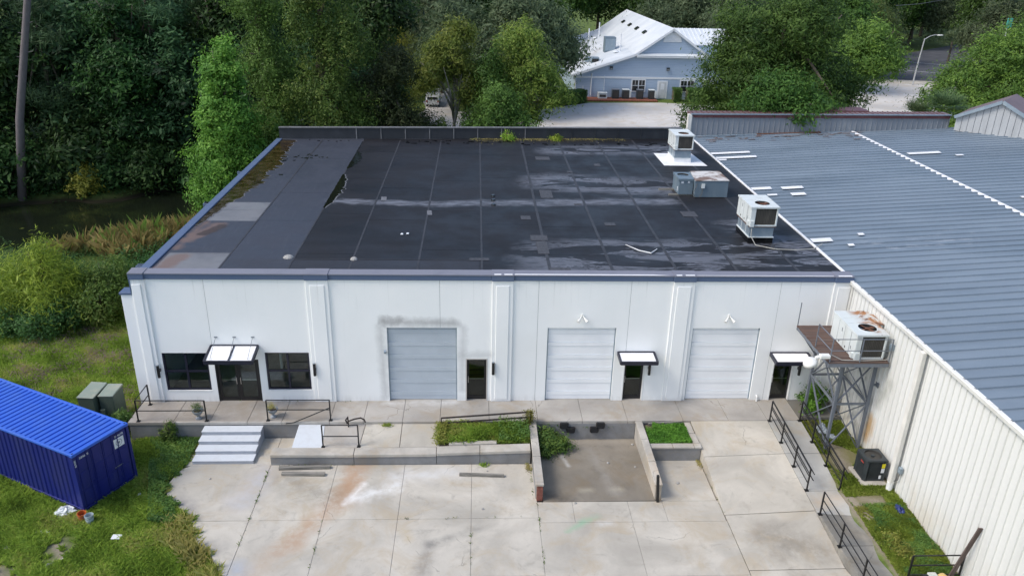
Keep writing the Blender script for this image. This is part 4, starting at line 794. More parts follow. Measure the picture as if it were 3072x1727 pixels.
# ================================================================ FIXTURES ON THE FACADE
def awning(x0, x1, zb, zf, yf, bays, rods, label):
    a = thing('awning', label, 'awning', ((x0 + x1) / 2, 0, zb), group='white topped awnings over the doors')
    h = .17; fr = MB(); t = .07
    for p, q in [((x0, -.03, zb), (x1, -.03, zb)), ((x0, yf, zf), (x1, yf, zf)), ((x0, -.03, zb), (x0, yf, zf)), ((x1, -.03, zb), (x1, yf, zf))]: fr.bar((p[0], p[1], p[2] - h / 2), (q[0], q[1], q[2] - h / 2), t, h)
    fr.build('awning_frame', M['navy'], a)
    for k in range(bays):
        u0 = x0 + .06 + (x1 - x0 - .12) * k / bays + (.025 if k else 0); u1 = x0 + .06 + (x1 - x0 - .12) * (k + 1) / bays - (.025 if k < bays - 1 else 0)
        MB().hexa([(u0, yf + .06, zf - .075), (u1, yf + .06, zf - .075), (u1, -.07, zb - .075), (u0, -.07, zb - .075)], [(u0, yf + .06, zf - .045), (u1, yf + .06, zf - .045), (u1, -.07, zb - .045), (u0, -.07, zb - .045)]).build('roof_sheet', M['awning_top'], a)
        if k: MB().bar(((u0 - .025), -.05, zb - .05), ((u0 - .025), yf, zf - .05), .06, .08).build('middle_bar', M['navy'], a)
    for xr, zr in rods:
        MB().tube([(xr, -.03, zr), (xr - .02, yf + .12, zf)], .011, 5).build('support_rod', M['steel'], a); MB().box(xr - .07, xr + .07, -.03, -.004, zr - .02, zr + .02).build('rod_bracket', M['steel'], a)
awning(1.50, 3.52, 2.86, 2.66, -1.12, 2, [(1.75, 3.22), (2.54, 3.22), (3.33, 3.22)], 'two bay white topped awning on rods over the double door')
awning(19.36, 20.99, 2.54, 2.49, -.88, 1, [], 'small white topped awning over the middle glass door')
awning(26.30, 28.0, 2.51, 2.46, -.88, 1, [], 'small white topped awning over the right glass door beside the tower')
for x, z, lab in [(-.86, 1.63, 'black cylinder wall light left of the left window'), (5.9, 1.70, 'black cylinder wall light right of the second window'), (13.79, 1.75, 'black cylinder wall light beside the uncovered glass door'), (20.83, 1.72, 'black cylinder wall light beside the middle glass door'), (27.72, 1.70, 'black cylinder wall light beside the right glass door')]:
    l = thing('wall_light', lab, 'wall light', (x, -.1, z - .3), group='black cylinder wall lights'); y = -.16 if x > 5.95 or x < 0 else -.16
    if x in (-.86,): y = -.2
    MB().tube([(x, y, z - .30), (x, y, z + .30)], .062, 14).build('lamp_tube', M['black'], l); B(x - .05, x + .05, y + .04, -.003 if 5.8 < x < 6 else -.004, z - .06, z + .06).build('mount', M['black'], l)
    MB().tube([(x, y, z + .301), (x, y, z + .306)], .048, 12).build('lens', M['galv'], l)
for x, lab in [(17.66, 'white twin head flood light above the middle overhead door'), (24.17, 'white twin head flood light above the right overhead door')]:
    f_ = thing('flood_light', lab, 'flood light', (x, -.05, 4.2), group='twin flood lights over the overhead doors')
    MB().tube([(x, -.002, 4.30), (x, -.05, 4.30)], .07, 12).build('mount_plate', M['plastic_white'], f_)
    for s in (-1, 1): MB().tube([(x + s * .03, -.05, 4.29), (x + s * .1, -.13, 4.2), (x + s * .2, -.25, 4.1)], [.025, .035, .075], 10).build('lamp_head', M['plastic_white'], f_)

# ================================================================ RAILINGS
def rail_thing(label, posts, bars, r=.024, mat='rail', feet=True, cat='railing', extra=None):
    b0 = posts[0][0] if posts else bars[0][0]
    o = thing('railing', label, cat, b0)
    for p, q in posts:
        po = MB().bar(p, q, .05, .05).build('post', M[mat], o)
        if feet: B(p[0] - .075, p[0] + .075, p[1] - .075, p[1] + .075, p[2], p[2] + .022).build('foot_plate', M[mat], po)
    for pts in bars: MB().tube(pts, r, 8).build('rail_bar', M[mat], o)
    return o
rail_thing('black railing round the left corner of the walkway', [((-1.42, -.29, 0), (-1.42, -.29, 1.02)), ((-1.42, -1.62, 0), (-1.42, -1.62, 1.02)), ((1.46, -1.62, 0), (1.46, -1.62, 1.02))],
           [[(-1.42, -.29, 1.02), (-1.42, -1.62, 1.02), (1.46, -1.62, 1.02)], [(-1.42, -.29, .52), (-1.42, -1.62, .52), (1.46, -1.62, .52)]])
rail_thing('black railing with a loose sagging bar right of the steps', [((4.06, -1.6, 0), (4.06, -1.6, 1.02)), ((6.74, -1.6, 0), (6.74, -1.6, 1.02))],
           [[(4.06, -1.6, 1.02), (6.74, -1.6, 1.02)], [(4.06, -1.6, .54), (6.74, -1.6, .54)], [(6.72, -1.62, .64), (5.2, -1.75, .0), (4.85, -1.78, -.04)]])
rail_thing('short black railing at the end of the white painted strip', [((6.66, -3.12, -.33), (6.66, -3.12, .74)), ((8.14, -3.12, -.31), (8.14, -3.12, .74))], [[(6.66, -3.12, .74), (8.14, -3.12, .74)], [(6.66, -3.12, .2), (8.14, -3.12, .2)]])
o = rail_thing('bent rusty handrail stub standing at the walkway edge', [((7.54, -1.9, -.18), (7.53, -1.88, .36))], [[(7.56, -1.9, .15), (7.8, -1.88, .24), (8.08, -1.88, .30), (8.22, -1.89, .22), (8.27, -1.9, .08)], [(7.50, -1.9, .3), (7.44, -1.92, .22), (7.5, -1.93, .05)]], .035, 'rustrail', False)
rail_thing('leaning rusty railing along the overgrown planter bed', [((11.53, -1.86, -.25), (11.53, -1.86, .26)), ((15.40, -1.86, -.2), (15.42, -1.86, .56))], [[(11.53, -1.86, .26), (15.42, -1.86, .56)], [(11.53, -1.86, .0), (15.41, -1.86, .30)]], .04, 'rustrail', False)
def ramp_rail(label, x, ys, zs, hs, hook):
    posts = [((x, y, z), (x, y, z + h)) for y, z, h in zip(ys, zs, hs)]
    bars = []
    for fr in (1., .66, .34):
        pts = [(x, y, z + h * fr) for y, z, h in zip(ys, zs, hs)]
        bars.append(pts)
    if hook:
        for fr in (.98, .70): bars.append([(x + .07, ys[0] + .15, zs[0] + hs[0] * fr - .04), (x + .07, ys[-1] - .22, zs[-1] + hs[-1] * fr - .06)])
    rail_thing(label, posts, bars, .021)
ramp_rail('three bar black railing on the left edge of the access ramp', 26.02, [-1.78, -3.27, -4.79, -6.2], [-.0, -.125, -.24, -.35], [1.0, 1.0, 1.0, 1.0], True)
ramp_rail('three bar black railing on the right edge of the access ramp', 27.37, [-1.78, -3.25, -4.76, -6.15], [-.0, -.125, -.24, -.35], [1.0, 1.0, 1.0, 1.0], True)
ramp_rail('black railing along the lower path at the yard edge', 25.99, [-7.60, -9.35, -11.1, -12.8], [-.37, -.37, -.38, -.4], [1.04, 1.04, 1.02, 1.02], False)
rail_thing('black railing across the path by the leaning board', [((27.6, -11.0, -.4), (27.6, -11.0, .68)), ((29.36, -11.0, -.4), (29.36, -11.0, .68))], [[(27.6, -11.0, z), (29.36, -11.0, z)] for z in (.68, .27, -.14)], .024)

# ================================================================ ROOFTOP UNITS
def fan(o, cx, cy, z, r, mat_ring, mat_blade, deep=.05):
    MB().lathe([(r, 0), (r, -deep)], 24, (cx, cy, z)).build('fan_well', M['intdark'], o)
    MB().lathe([(.0, -deep), (r, -deep)], 24, (cx, cy, z)).build('fan_shade_disc', M['tar'], o)  # black disc under the blades stands in for shade in the opening
    bl = MB()
    for k in range(4):
        a = k * math.pi / 2 + .4; c, s = math.cos(a), math.sin(a); t = (-s, c)
        bl.add([(cx + c * .06 + t[0] * .05, cy + s * .06 + t[1] * .05, z - .02), (cx + c * .06 - t[0] * .05, cy + s * .06 - t[1] * .05, z - .04), (cx + c * r * .92 - t[0] * r * .2, cy + s * r * .92 - t[1] * r * .2, z - .04), (cx + c * r * .92 + t[0] * r * .2, cy + s * r * .92 + t[1] * r * .2, z - .015)], [(0, 1, 2, 3)])
    bl.build('fan_blades', M[mat_blade], o); MB().lathe([(0, .0), (.08, 0), (.09, -.03)], 12, (cx, cy, z - .008)).build('fan_hub', M[mat_blade], o)
    MB().lathe([(r - .005, .010), (r + .02, .010), (r + .02, .001)], 24, (cx, cy, z)).build('fan_ring', M[mat_ring], o)
def package_unit(label, x0, x1, y0, y1, z0, plen, h, top_mat='hvac', curb='tar', pad=None, legs=False):
    o = thing('rooftop_unit', label, 'air conditioner', ((x0 + x1) / 2, (y0 + y1) / 2, z0)); i = .09
    zc = z0
    if pad: MB().hexa([(pad[0], pad[2], z0 + .02), (pad[1], pad[2], z0 + .02), (pad[1] - .2, pad[3], z0 + .02), (pad[0], pad[3], z0 + .02)], [(pad[0], pad[2], z0 + .032), (pad[1], pad[2], z0 + .032), (pad[1] - .2, pad[3], z0 + .032), (pad[0], pad[3], z0 + .032)]).build('flashing_pad', M['roofpatch'], o)
    if plen:
        B(x0 + i - .03, x1 - i + .03, y0 + i - .03, y1 - i + .03, z0 + .01, z0 + .30).build('roof_curb', M[curb], o); B(x0 + i, x1 - i, y0 + i, y1 - i, z0 + .303, z0 + plen - .05).build('plenum', M['galv'], o)
        B(x0 + i - .045, x1 - i + .045, y0 + i - .045, y1 - i + .045, z0 + .29, z0 + .335).build('curb_flange', M['hvac'], o); B(x0 + .02, x1 - .02, y0 + .02, y1 - .02, z0 + plen - .05, z0 + plen).build('base_rail', M['rust'], o)
        for q in (.33, .66): B(x0 + i - .012, x0 + i - .001, y0 + (y1 - y0) * q - .02, y0 + (y1 - y0) * q + .02, z0 + .34, z0 + plen - .06).build('plenum_seam', M['hvac'], o)
        zc = z0 + plen
    zt = zc + h; t = .05
    # cabinet: left side, back, right, corner posts and the open coil bay in front
    B(x0, x1, y0 + .5, y1, zc, zt - .06).build('cabinet', M['hvac'], o, bevel=.02)
    cw = (x1 - x0)
    B(x0, x0 + .19 * cw, y0, y0 + .497, zc, zt - .06).build('corner_panel', M['hvac'], o, bevel=.02); B(x1 - .09, x1, y0, y0 + .497, zc, zt - .06).build('corner_panel', M['hvac'], o, bevel=.02)
    B(x0 + .19 * cw + .002, x1 - .092, y0 + .05, y0 + .46, zc + .08, zt - .065).build('coil', M['coil'], o); B(x0 + .19 * cw + .002, x1 - .092, y0, y0 + .05, zc, zc + .075).build('bottom_pan', M['hvac'], o)
    gr = MB(); n = 13
    for k in range(n):
        xx = x0 + .19 * cw + .03 + (cw * .81 - .15) * k / (n - 1); gr.box(xx - .006, xx + .006, y0 + .025, y0 + .045, zc + .08, zt - .07)
    gr.build('coil_guard', M['coil'], o)
    cx, cy, r = (x0 + x1) / 2 + .04, y0 + .62, .36
    MB().plate_hole(x0 - .03, x1 + .03, y0 - .03, y1 + .03, zt, cx, cy, r).build('top_panel', M[top_mat], o); sk = MB()
    for a in [(x0 - .03, x1 + .03, y0 - .03, y0 - .012), (x0 - .03, x1 + .03, y1 + .012, y1 + .03), (x0 - .03, x0 - .012, y0 - .011, y1 + .011), (x1 + .012, x1 + .03, y0 - .011, y1 + .011)]: sk.box(a[0], a[1], a[2], a[3], zt - .08, zt - .0008)
    sk.build('top_skirt', M['hvac'], o); fan(o, cx, cy, zt - .001, r, 'hvac', 'rust', .05)
    for q in (1.05, 1.55): B(x0 - .03, x1 + .03, y0 + q - .012, y0 + q + .012, zt + .0008, zt + .012).build('top_rib', M[top_mat], o) if q < y1 - y0 - .1 else None
    for q in (.5, 1.05, 1.6):
        if q < y1 - y0 - .1: B(x0 - .004, x0 - .0008, y0 + q, y0 + q + .015, zc + .02, zt - .1).build('panel_gap', M['label_grey'], o)
    for q, zz, hh in [(.35, .28, .14), (1.25, .62, .16)]: B(x0 - .005, x0 - .001, y0 + q, y0 + q + .06, zc + zz, zc + zz + hh).build('data_label', M['label_grey'], o); B(x0 - .005, x0 - .001, y0 + q + .02, y0 + q + .1, zc + zz - .17, zc + zz - .06).build('data_label', M['label_white'], o)
    for q in (.25, .8, 1.35): B(x0 - .006, x0 - .001, y0 + q, y0 + q + .07, zc + .1, zc + .19).build('knockout', M['intdark'], o)
    B(x0 - .055, x0 - .002, y0 + .07, y0 + .25, zc + .02, zc + .24).build('disconnect', M['hvac'], o); B(x0 + .01, x0 + .2, y0 - .09, y0 - .003, zc + .0, zc + .3).build('service_box', M['hvac'], o)
    return o
package_unit('tall white rooftop air conditioner nearest the facade', 26.08, 27.42, 4.35, 6.35, 6.105, .87, .98)
package_unit('tall white rooftop air conditioner on a white flashing pad near the rear parapet', 26.08, 27.34, 19.95, 21.9, 6.105, .9, .97, curb='roofpatch', pad=(25.33, 28.2, 19.2, 22.6))
uB = thing('condensing_unit', 'small blue grey condensing unit on timber sleepers', 'air conditioner', (25, 13, 6.1))
B(24.6, 25.43, 12.3, 13.75, 6.2, 7.07).build('cabinet', M['unit_blue'], uB, bevel=.015); MB().plate_hole(24.58, 25.45, 12.28, 13.77, 7.13, 25.0, 13.2, .33).build('top_panel', M['unit_blue'], uB); B(24.58, 25.45, 12.26, 12.28, 7.0, 7.129).build('top_skirt', M['unit_blue'], uB); B(24.56, 24.58, 12.28, 13.77, 7.0, 7.129).build('top_skirt', M['unit_blue'], uB)
MB().lathe([(.33, 0), (.33, -.05)], 20, (25.0, 13.2, 7.13)).build('fan_well', M['intdark'], uB); MB().lathe([(0, -.045), (.33, -.045)], 20, (25.0, 13.2, 7.13)).build('fan_grille', M['tar'], uB)
B(24.72, 24.86, 12.29, 12.298, 6.86, 6.97).build('data_label', M['label_white'], uB); B(25.1, 25.22, 12.29, 12.298, 6.88, 6.99).build('data_label', M['label_white'], uB); B(24.592, 24.598, 12.5, 12.6, 6.35, 6.6).build('data_label', M['label_white'], uB)
for y in (12.45, 13.55): B(23.75 if y > 13 else 24.1, 25.6, y - .06, y + .06, 6.106, 6.198).build('sleeper', M['timber'], uB)
uD = thing('air_handler', 'wide blue grey air handler with a rust stained top', 'air conditioner', (26.45, 13, 6.1))
MB().hexa([(25.47, 12.0, 6.12), (27.4, 12.05, 6.12), (27.4, 14.05, 6.12), (25.6, 14.05, 6.12)], [(25.42, 12.0, 7.08), (27.38, 12.05, 7.08), (27.38, 14.05, 7.08), (25.55, 14.05, 7.08)]).build('cabinet', M['unit_blue'], uD, bevel=.02)
MB().hexa([(25.40, 11.97, 7.083), (27.40, 12.02, 7.083), (27.40, 14.08, 7.083), (25.66, 14.05, 7.083)], [(25.40, 11.97, 7.13), (27.40, 12.02, 7.13), (27.40, 14.08, 7.13), (25.66, 14.05, 7.13)]).build('top_panel', M['unit_top'], uD)
B(25.82, 26.0, 11.92, 11.99, 6.68, 6.93).build('switch_box', M['hvac'], uD); MB().tube([(25.9, 11.96, 6.67), (25.88, 11.95, 6.35), (25.75, 11.9, 6.15)], .018, 6).build('conduit', M['wire'], uD); MB().tube([(25.55, 11.95, 6.95), (25.46, 11.9, 6.7), (25.35, 11.9, 6.4), (25.5, 11.88, 6.13)], .018, 6).build('conduit', M['wire'], uD)
MB().tube([(26.2, 4.3, 6.9), (26.22, 4.27, 6.5), (26.4, 4.0, 6.16), (27.2, 3.55, 6.13), (28.2, 3.45, 6.13), (29.1, 3.6, 6.14), (29.7, 4.1, 6.2)], .022, 6).build('roof_cable', M['pale_wire']); single(bpy.data.objects['roof_cable'], 'pale cable running from the nearest rooftop unit to the metal roof', 'cable')
for nm, x, y, r, lab in [('roof_sandbag', 4.65, 2.14, .24, 'pale lump of sealant on the roof at the end of the torn seam'), ('roof_sandbag', 7.58, 1.94, .17, 'small pale lump of sealant on the front roof seam')]:
    single(MB().lathe([(0, .10), (r * .5, .09), (r * .8, .05), (r, .0)], 9, (x, y, 6.112)).build(nm, M['stone']), lab, 'roof debris')
single(MB().tube([(20.1, 3.95, 6.16), (20.6, 3.2, 6.15), (21.1, 2.85, 6.15), (21.5, 3.4, 6.15)], [.012, .025, .03, .02], 6).build('white_strip', M['roofpatch']), 'loose white strip of flashing lying on the wet roof', 'roof debris')
for x, y, lb in [(9.35, 5.2, 'left one of two white scraps on the middle of the roof'), (9.62, 5.28, 'right one of two white scraps on the middle of the roof')]: single(B(x, x + .13, y, y + .16, 6.112, 6.17).build('paper_scrap', M['label_white'], bevel=.02), lb, 'litter', 'paper scraps on the roof')

# ================================================================ STEEL TOWER, PLATFORM AND ITS UNIT
tw = thing('steel_platform', 'grey steel tower carrying a timber deck by the metal wall', 'platform', (28.3, -2.4, -.3))
DX0, DX1, DY0, DY1, DZ = 26.86, 29.30, -4.30, -.95, 4.3
LEG = [(27.8, -3.62), (29.2, -3.6), (27.8, -1.15), (29.2, -1.12)]
for x, y in LEG: MB().bar((x, y, -.34 if y < -1.5 else -.02), (x, y, DZ - .2), .11, .11, (1, 0, 0)).build('leg', M['steel'], tw)
def brace(p, q, r=.035): MB().bar(p, q, r * 2, r).build('brace', M['steel'], tw)
for (a, b) in [(0, 1), (2, 3), (0, 2), (1, 3)]:
    (xa, ya), (xb, yb_) = LEG[a], LEG[b]; o1 = .012 * (a + 1)
    for z0, z1 in [(-.2, 2.0), (2.0, 4.05)]:
        brace((xa + o1, ya, z0), (xb + o1, yb_, z1)); brace((xa - o1, ya, z1), (xb - o1, yb_, z0))
    MB().bar((xa, ya, 2.0), (xb, yb_, 2.0), .06, .09).build('girt', M['steel'], tw)
for y in (DY0 + .03, DY1 - .03): MB().bar((DX0, y, DZ - .13), (DX1, y, DZ - .13), .06, .15).build('deck_beam', M['steel'], tw)
for x in (DX0 + .03, DX1 - .03, 28.1): MB().bar((x, DY0 + .07, DZ - .13), (x, DY1 - .07, DZ - .13), .05, .14).build('deck_beam', M['steel'], tw)
MB().bar((DX0 + .1, -3.6, DZ - .2), (27.8, -3.6, 3.0), .06, .06).build('brace', M['steel'], tw); MB().bar((DX0 + .1, -1.15, DZ - .2), (27.8, -1.15, 3.0), .06, .06).build('brace', M['steel'], tw)
MB().bar((29.2, -3.6, 2.9), (29.45, -3.6, 2.9), .06, .08).build('wall_bracket', M['steel'], tw); MB().box(29.40, 29.45, -3.7, -3.5, 2.8, 3.0).build('bracket_plate', M['steel'], tw)
ny = 22
for k in range(ny):
    y0 = DY0 + (DY1 - DY0) * k / ny; B(DX0 + rr.uniform(-.02, .02), DX1, y0 + .004, y0 + (DY1 - DY0) / ny - .006, DZ - .05, DZ - rr.uniform(0, .008)).build('deck_plank', M['deckwood'], tw)
def tb(pts): MB().tube(pts, .02, 6).build('guard_rail', M['steel'], tw)
GZ = DZ + 1.0
for x, y in [(DX0 + .04, DY0 + .05), (DX0 + .02, -2.9), (28.1, DY0 + .04), (29.28, DY0 + .04)]: MB().bar((x, y, DZ - .1), (x, y, GZ), .035, .035).build('guard_post', M['steel'], tw)
MB().bar((DX0 + .02, DY1 - .02, DZ - .1), (DX0 + .02, DY1 - .02, DZ + 1.08), .03, .03).build('guard_post', M['steel'], tw)
for z in (GZ, DZ + .5): tb([(DX0 + .02, -2.9, z), (DX0 + .04, DY0 + .05, z)]); tb([(DX0 + .04, DY0 + .045, z), (29.28, DY0 + .045, z)])
uE = package_unit('rusty topped white air conditioner on the steel tower deck', 27.93, 29.16, -4.05, -1.85, 4.31, 0, 1.09, top_mat='hvac_rust')
B(29.19, 29.40, -3.1, -1.9, 5.02, 5.36).build('side_duct', M['hvac'], uE, bevel=.02); B(29.2, 29.42, -3.12, -1.88, 5.37, 5.40).build('duct_lid', M['hvac_rust'], uE)
MB().tube([(29.3, -4.1, 4.9), (29.31, -4.15, 4.5), (29.2, -4.18, 4.36), (28.3, -4.2, 4.34), (27.4, -4.22, 4.38), (26.95, -4.2, 4.6)], .018, 6).build('tower_cable', M['pale_wire'])
single(bpy.data.objects['tower_cable'], 'pale cable along the front edge of the tower deck', 'cable')
eb = thing('electric_box', 'small grey disconnect box beside the tower unit', 'electric box', (29.35, -4.12, 4.8)); B(29.26, 29.42, -4.22, -4.06, 4.78, 5.02).build('box', M['galv'], eb, bevel=.012); MB().tube([(29.34, -4.14, 4.78), (29.34, -4.15, 4.5), (29.2, -4.16, 4.4)], .015, 6).build('conduit', M['wire'], eb)
yl = thing('yard_light', 'white dome yard light on the corner of the tower deck', 'yard light', (26.6, -4.2, 4.4))
d_ = MB().lathe([(.0, .26), (.1, .25), (.2, .2), (.27, .1), (.29, .0), (.27, .0), (.18, .15), (0, .2)], 18, (0, 0, 0)).build('dome_shade', M['plastic_white'], yl, world=False, smooth=True)
d_.location = (-.42, 0, -.2); d_.rotation_euler = (0, -.5, 0)
MB().tube([(26.32, -4.2, 4.46), (26.5, -4.2, 4.52)], .07, 10).build('neck', M['plastic_white'], yl); B(26.48, 26.88, -4.32, -4.1, 4.47, 4.62).build('ballast_box', M['plastic_white'], yl, bevel=.02)

# ================================================================ CONDENSER AND THINGS BY THE METAL WALL
cdn = thing('condenser_unit', 'black condenser with a yellow sticker on a concrete pad', 'air conditioner', (28.87, -5.4, -.2))
cx0, cx1, cy0, cy1 = 28.42, 29.27, -5.83, -4.98
B(28.27, 29.3, -6.1, -4.85, -.40, -.19).build('pad', M['curbtop'], cdn, bevel=.015)
def octo(m, z0, z1, g=.13): return MB().prism([(cx0 - m + g, cy0 - m), (cx1 + m - g, cy0 - m), (cx1 + m, cy0 - m + g), (cx1 + m, cy1 + m - g), (cx1 + m - g, cy1 + m), (cx0 - m + g, cy1 + m), (cx0 - m, cy1 + m - g), (cx0 - m, cy0 - m + g)], z0, z1)
octo(-.03, -.17, .68).build('coil_core', M['intdark'], cdn)
for k in range(14): octo(0, -.12 + .056 * k, -.12 + .056 * k + .022).build('louvre', M['condenser'], cdn)
for x, y in [(cx0 + .065, cy0 + .065), (cx1 - .065, cy0 + .065), (cx1 - .065, cy1 - .065), (cx0 + .065, cy1 - .065)]: MB().bar((x, y, -.18), (x, y, .70), .15, .15, (1, 1, 0)).build('corner_post', M['condenser'], cdn)
octo(.012, -.187, -.13).build('base_pan', M['condenser'], cdn)
MB().plate_hole(cx0 + .02, cx1 - .02, cy0 + .02, cy1 - .02, .762, (cx0 + cx1) / 2, (cy0 + cy1) / 2, .33).build('top_panel', M['condenser'], cdn)
MB().lathe([(.33, .762), (.33, .60)], 24, ((cx0 + cx1) / 2, (cy0 + cy1) / 2, 0)).build('fan_well', M['intdark'], cdn); octo(.015, .688, .757).build('top_rim', M['condenser'], cdn).hide_render = False
rim = [c for c in cdn.children if c.name.startswith('top_rim')][0]; bpy.data.objects.remove(rim)
rm_ = MB()
for a in [(cx0 - .01, cx1 + .01, cy0 - .01, cy0 + .03), (cx0 - .01, cx1 + .01, cy1 - .03, cy1 + .01), (cx0 - .01, cx0 + .03, cy0 + .031, cy1 - .031), (cx1 - .03, cx1 + .01, cy0 + .031, cy1 - .031)]: rm_.box(a[0], a[1], a[2], a[3], .66, .76)
rm_.build('top_rim', M['condenser'], cdn, bevel=.015)
bl = MB(); ccx, ccy = (cx0 + cx1) / 2, (cy0 + cy1) / 2
for k in range(3):
    a = k * 2.094 + .5; c, s = math.cos(a), math.sin(a); bl.add([(ccx + c * .05 - s * .05, ccy + s * .05 + c * .05, .67), (ccx + c * .05 + s * .05, ccy + s * .05 - c * .05, .64), (ccx + c * .3 + s * .1, ccy + s * .3 - c * .1, .64), (ccx + c * .3 - s * .1, ccy + s * .3 + c * .1, .68)], [(0, 1, 2, 3)])
bl.build('fan_blades', M['steel'], cdn); MB().lathe([(0, .74), (.07, .74), (.08, .66)], 12, (ccx, ccy, 0)).build('fan_motor', M['condenser'], cdn)
B(cx1 - .22, cx1 - .09, cy0 - .026, cy0 - .018, .42, .62).build('sticker', M['yellow'], cdn); B(cx1 - .22, cx1 - .09, cy0 - .026, cy0 - .018, .2, .4).build('sticker', M['label_white'], cdn); B(cx1 - .26, cx1 - .17, cy0 - .026, cy0 - .018, -.08, .08).build('sticker', M['label_white'], cdn); B(cx0 - .026, cx0 - .018, cy0 + .2, cy0 + .42, .5, .56).build('badge', M['red'], cdn)
eb2 = thing('electric_box', 'small grey disconnect box on the ivory wall by the downspout', 'electric box', (29.38, -6.55, .7)); B(29.29, 29.42, -6.66, -6.48, .72, .98).build('box', M['galv'], eb2, bevel=.012); MB().tube([(29.35, -6.58, .72), (29.33, -6.58, .4), (29.3, -6.4, .22), (29.26, -6.1, .15)], .018, 6).build('conduit', M['wire'], eb2)
def lump(name, c, r, mat, seed, squash=.5, n=3):      # crumpled heap
    g = np.random.default_rng(seed); mb = MB(); N, K = 14, 8
    for i in range(K + 1):
        th = math.pi / 2 * i / K
        for k in range(N):
            a = 2 * math.pi * k / N; q = 1 + g.uniform(-.28, .28); mb.v.append((c[0] + r[0] * math.cos(th) * math.cos(a) * q, c[1] + r[1] * math.cos(th) * math.sin(a) * q, c[2] - .03 + r[2] * math.sin(th) * (1 + g.uniform(-.3, .3))))
    for i in range(K):
        for k in range(N): mb.f.append((i * N + k, i * N + (k + 1) % N, (i + 1) * N + (k + 1) % N, (i + 1) * N + k))
    return mb.build(name, mat)
single(lump('tarp_bundle', (29.05, -7.6, -.27), (.2, .32, .2), M['bluetarp'], 3), 'crumpled blue tarp in the grass by the ivory wall', 'tarp')
single(lump('plastic_sack', (28.25, -2.2, -.28), (.22, .3, .35), M['greybag'], 5), 'grey plastic sack under the steel tower', 'sack')
single(lump('plastic_sack', (28.45, -2.75, -.28), (.2, .2, .22), M['greybag'], 6), 'low grey plastic sack in front of the taller sack', 'sack')
single(MB().bar((28.95, -11.1, -.3), (29.36, -11.29, 2.05), .05, .15, (1, 0, 0)).build('leaning_board', M['board']), 'brown wooden board leaning against the ivory wall', 'board')
sw_ = thing('masonry_saw', 'yellow and cream machine at the bottom right corner', 'machine', (28.4, -11.35, -.35))
B(27.98, 28.28, -11.55, -11.3, -.1, .28).build('motor_housing', M['sawpale'], sw_, bevel=.03); B(28.02, 28.2, -11.56, -11.552, .0, .2).build('vent', M['label_grey'], sw_)
g_ = MB().lathe([(.0, .12), (.2, .12), (.22, 0), (.2, -.12), (0, -.12)], 20).build('blade_guard', M['saw'], sw_, world=False); g_.rotation_euler = (math.pi / 2, 0, .2); g_.location = (.12, -.05, .35)
B(27.95, 28.8, -11.6, -11.2, -.36, -.12).build('frame', M['black'], sw_, bevel=.02); MB().tube([(27.8, -11.4, .15), (27.98, -11.42, .18)], .07, 10).build('handle', M['black'], sw_)
vp = thing('potted_shrub', 'leafy green shrub in a dark pot below the tower', 'plant', (28.5, -.8, -.02)); MB().lathe([(0, 0), (.16, 0), (.21, .32), (.18, .32), (.15, .28), (0, .28)], 14, (28.5, -.8, -.02)).build('pot', M['rubber'], vp)

# ================================================================ YARD CLUTTER
single(MB().bar((12.36, -4.48, -.74), (14.18, -4.59, -.74), .12, .1).build('wood_beam', M['timber']), 'weathered timber lying alone on the yard slab near the planter', 'timber')
single(MB().bar((5.19, -4.36, -.74), (6.93, -4.42, -.74), .15, .11).build('wood_beam', M['timber']), 'front timber of the pair below the curb wall', 'timber')
single(MB().bar((5.0, -4.0, -.735), (7.07, -3.93, -.735), .14, .12).build('wood_beam', M['timber']), 'rear timber lying against the curb wall', 'timber')
for x, y, lab in [(1.06, -1.42, 'grey stone urn with a dry plant left of the steps'), (4.22, -1.32, 'grey stone urn with a small plant right of the steps')]:
    u = thing('garden_urn', lab, 'urn', (x, y, 0), group='stone urns on the walkway')
    MB().lathe([(0, 0), (.13, 0), (.14, .04), (.06, .09), (.05, .14), (.1, .19), (.18, .28), (.21, .38), (.24, .40), (.23, .43), (.18, .41), (.15, .36), (0, .35)], 18, (x, y, 0)).build('bowl', M['urn'], u, smooth=True)
    MB().lathe([(0, .365), (.165, .365)], 14, (x, y, 0)).build('soil', M['soil'], u)
for x, y, s, lab in [(2.4, -4.6, .05, 'small pale stone on the slab below the steps'), (13.5, -4.2, .04, 'small pale stone beside the lone timber'), (13.3, -6.6, .05, 'small pale stone near the long slab joint'), (16.9, -6.3, .05, 'small pale stone at the pit mouth'), (18.6, -3.6, .06, 'pale round stone on the pit floor'), (19.9, -2.2, .06, 'pale stone by the pit side wall'), (21.2, -5.1, .07, 'grey stone on the slab below the planter'), (19.7, -3.9, .05, 'small pale stone half way down the pit')]:
    single(MB().lathe([(0, s), (s * .7, s * .8), (s * 1.1, s * .3), (s, 0)], 7, (x, y, -.80 if y < -6 or x < 15 or x > 20.3 else -.8 - .14 * (y + 6.2) / 4.5)).build('stone', M['stone']), lab, 'stone')

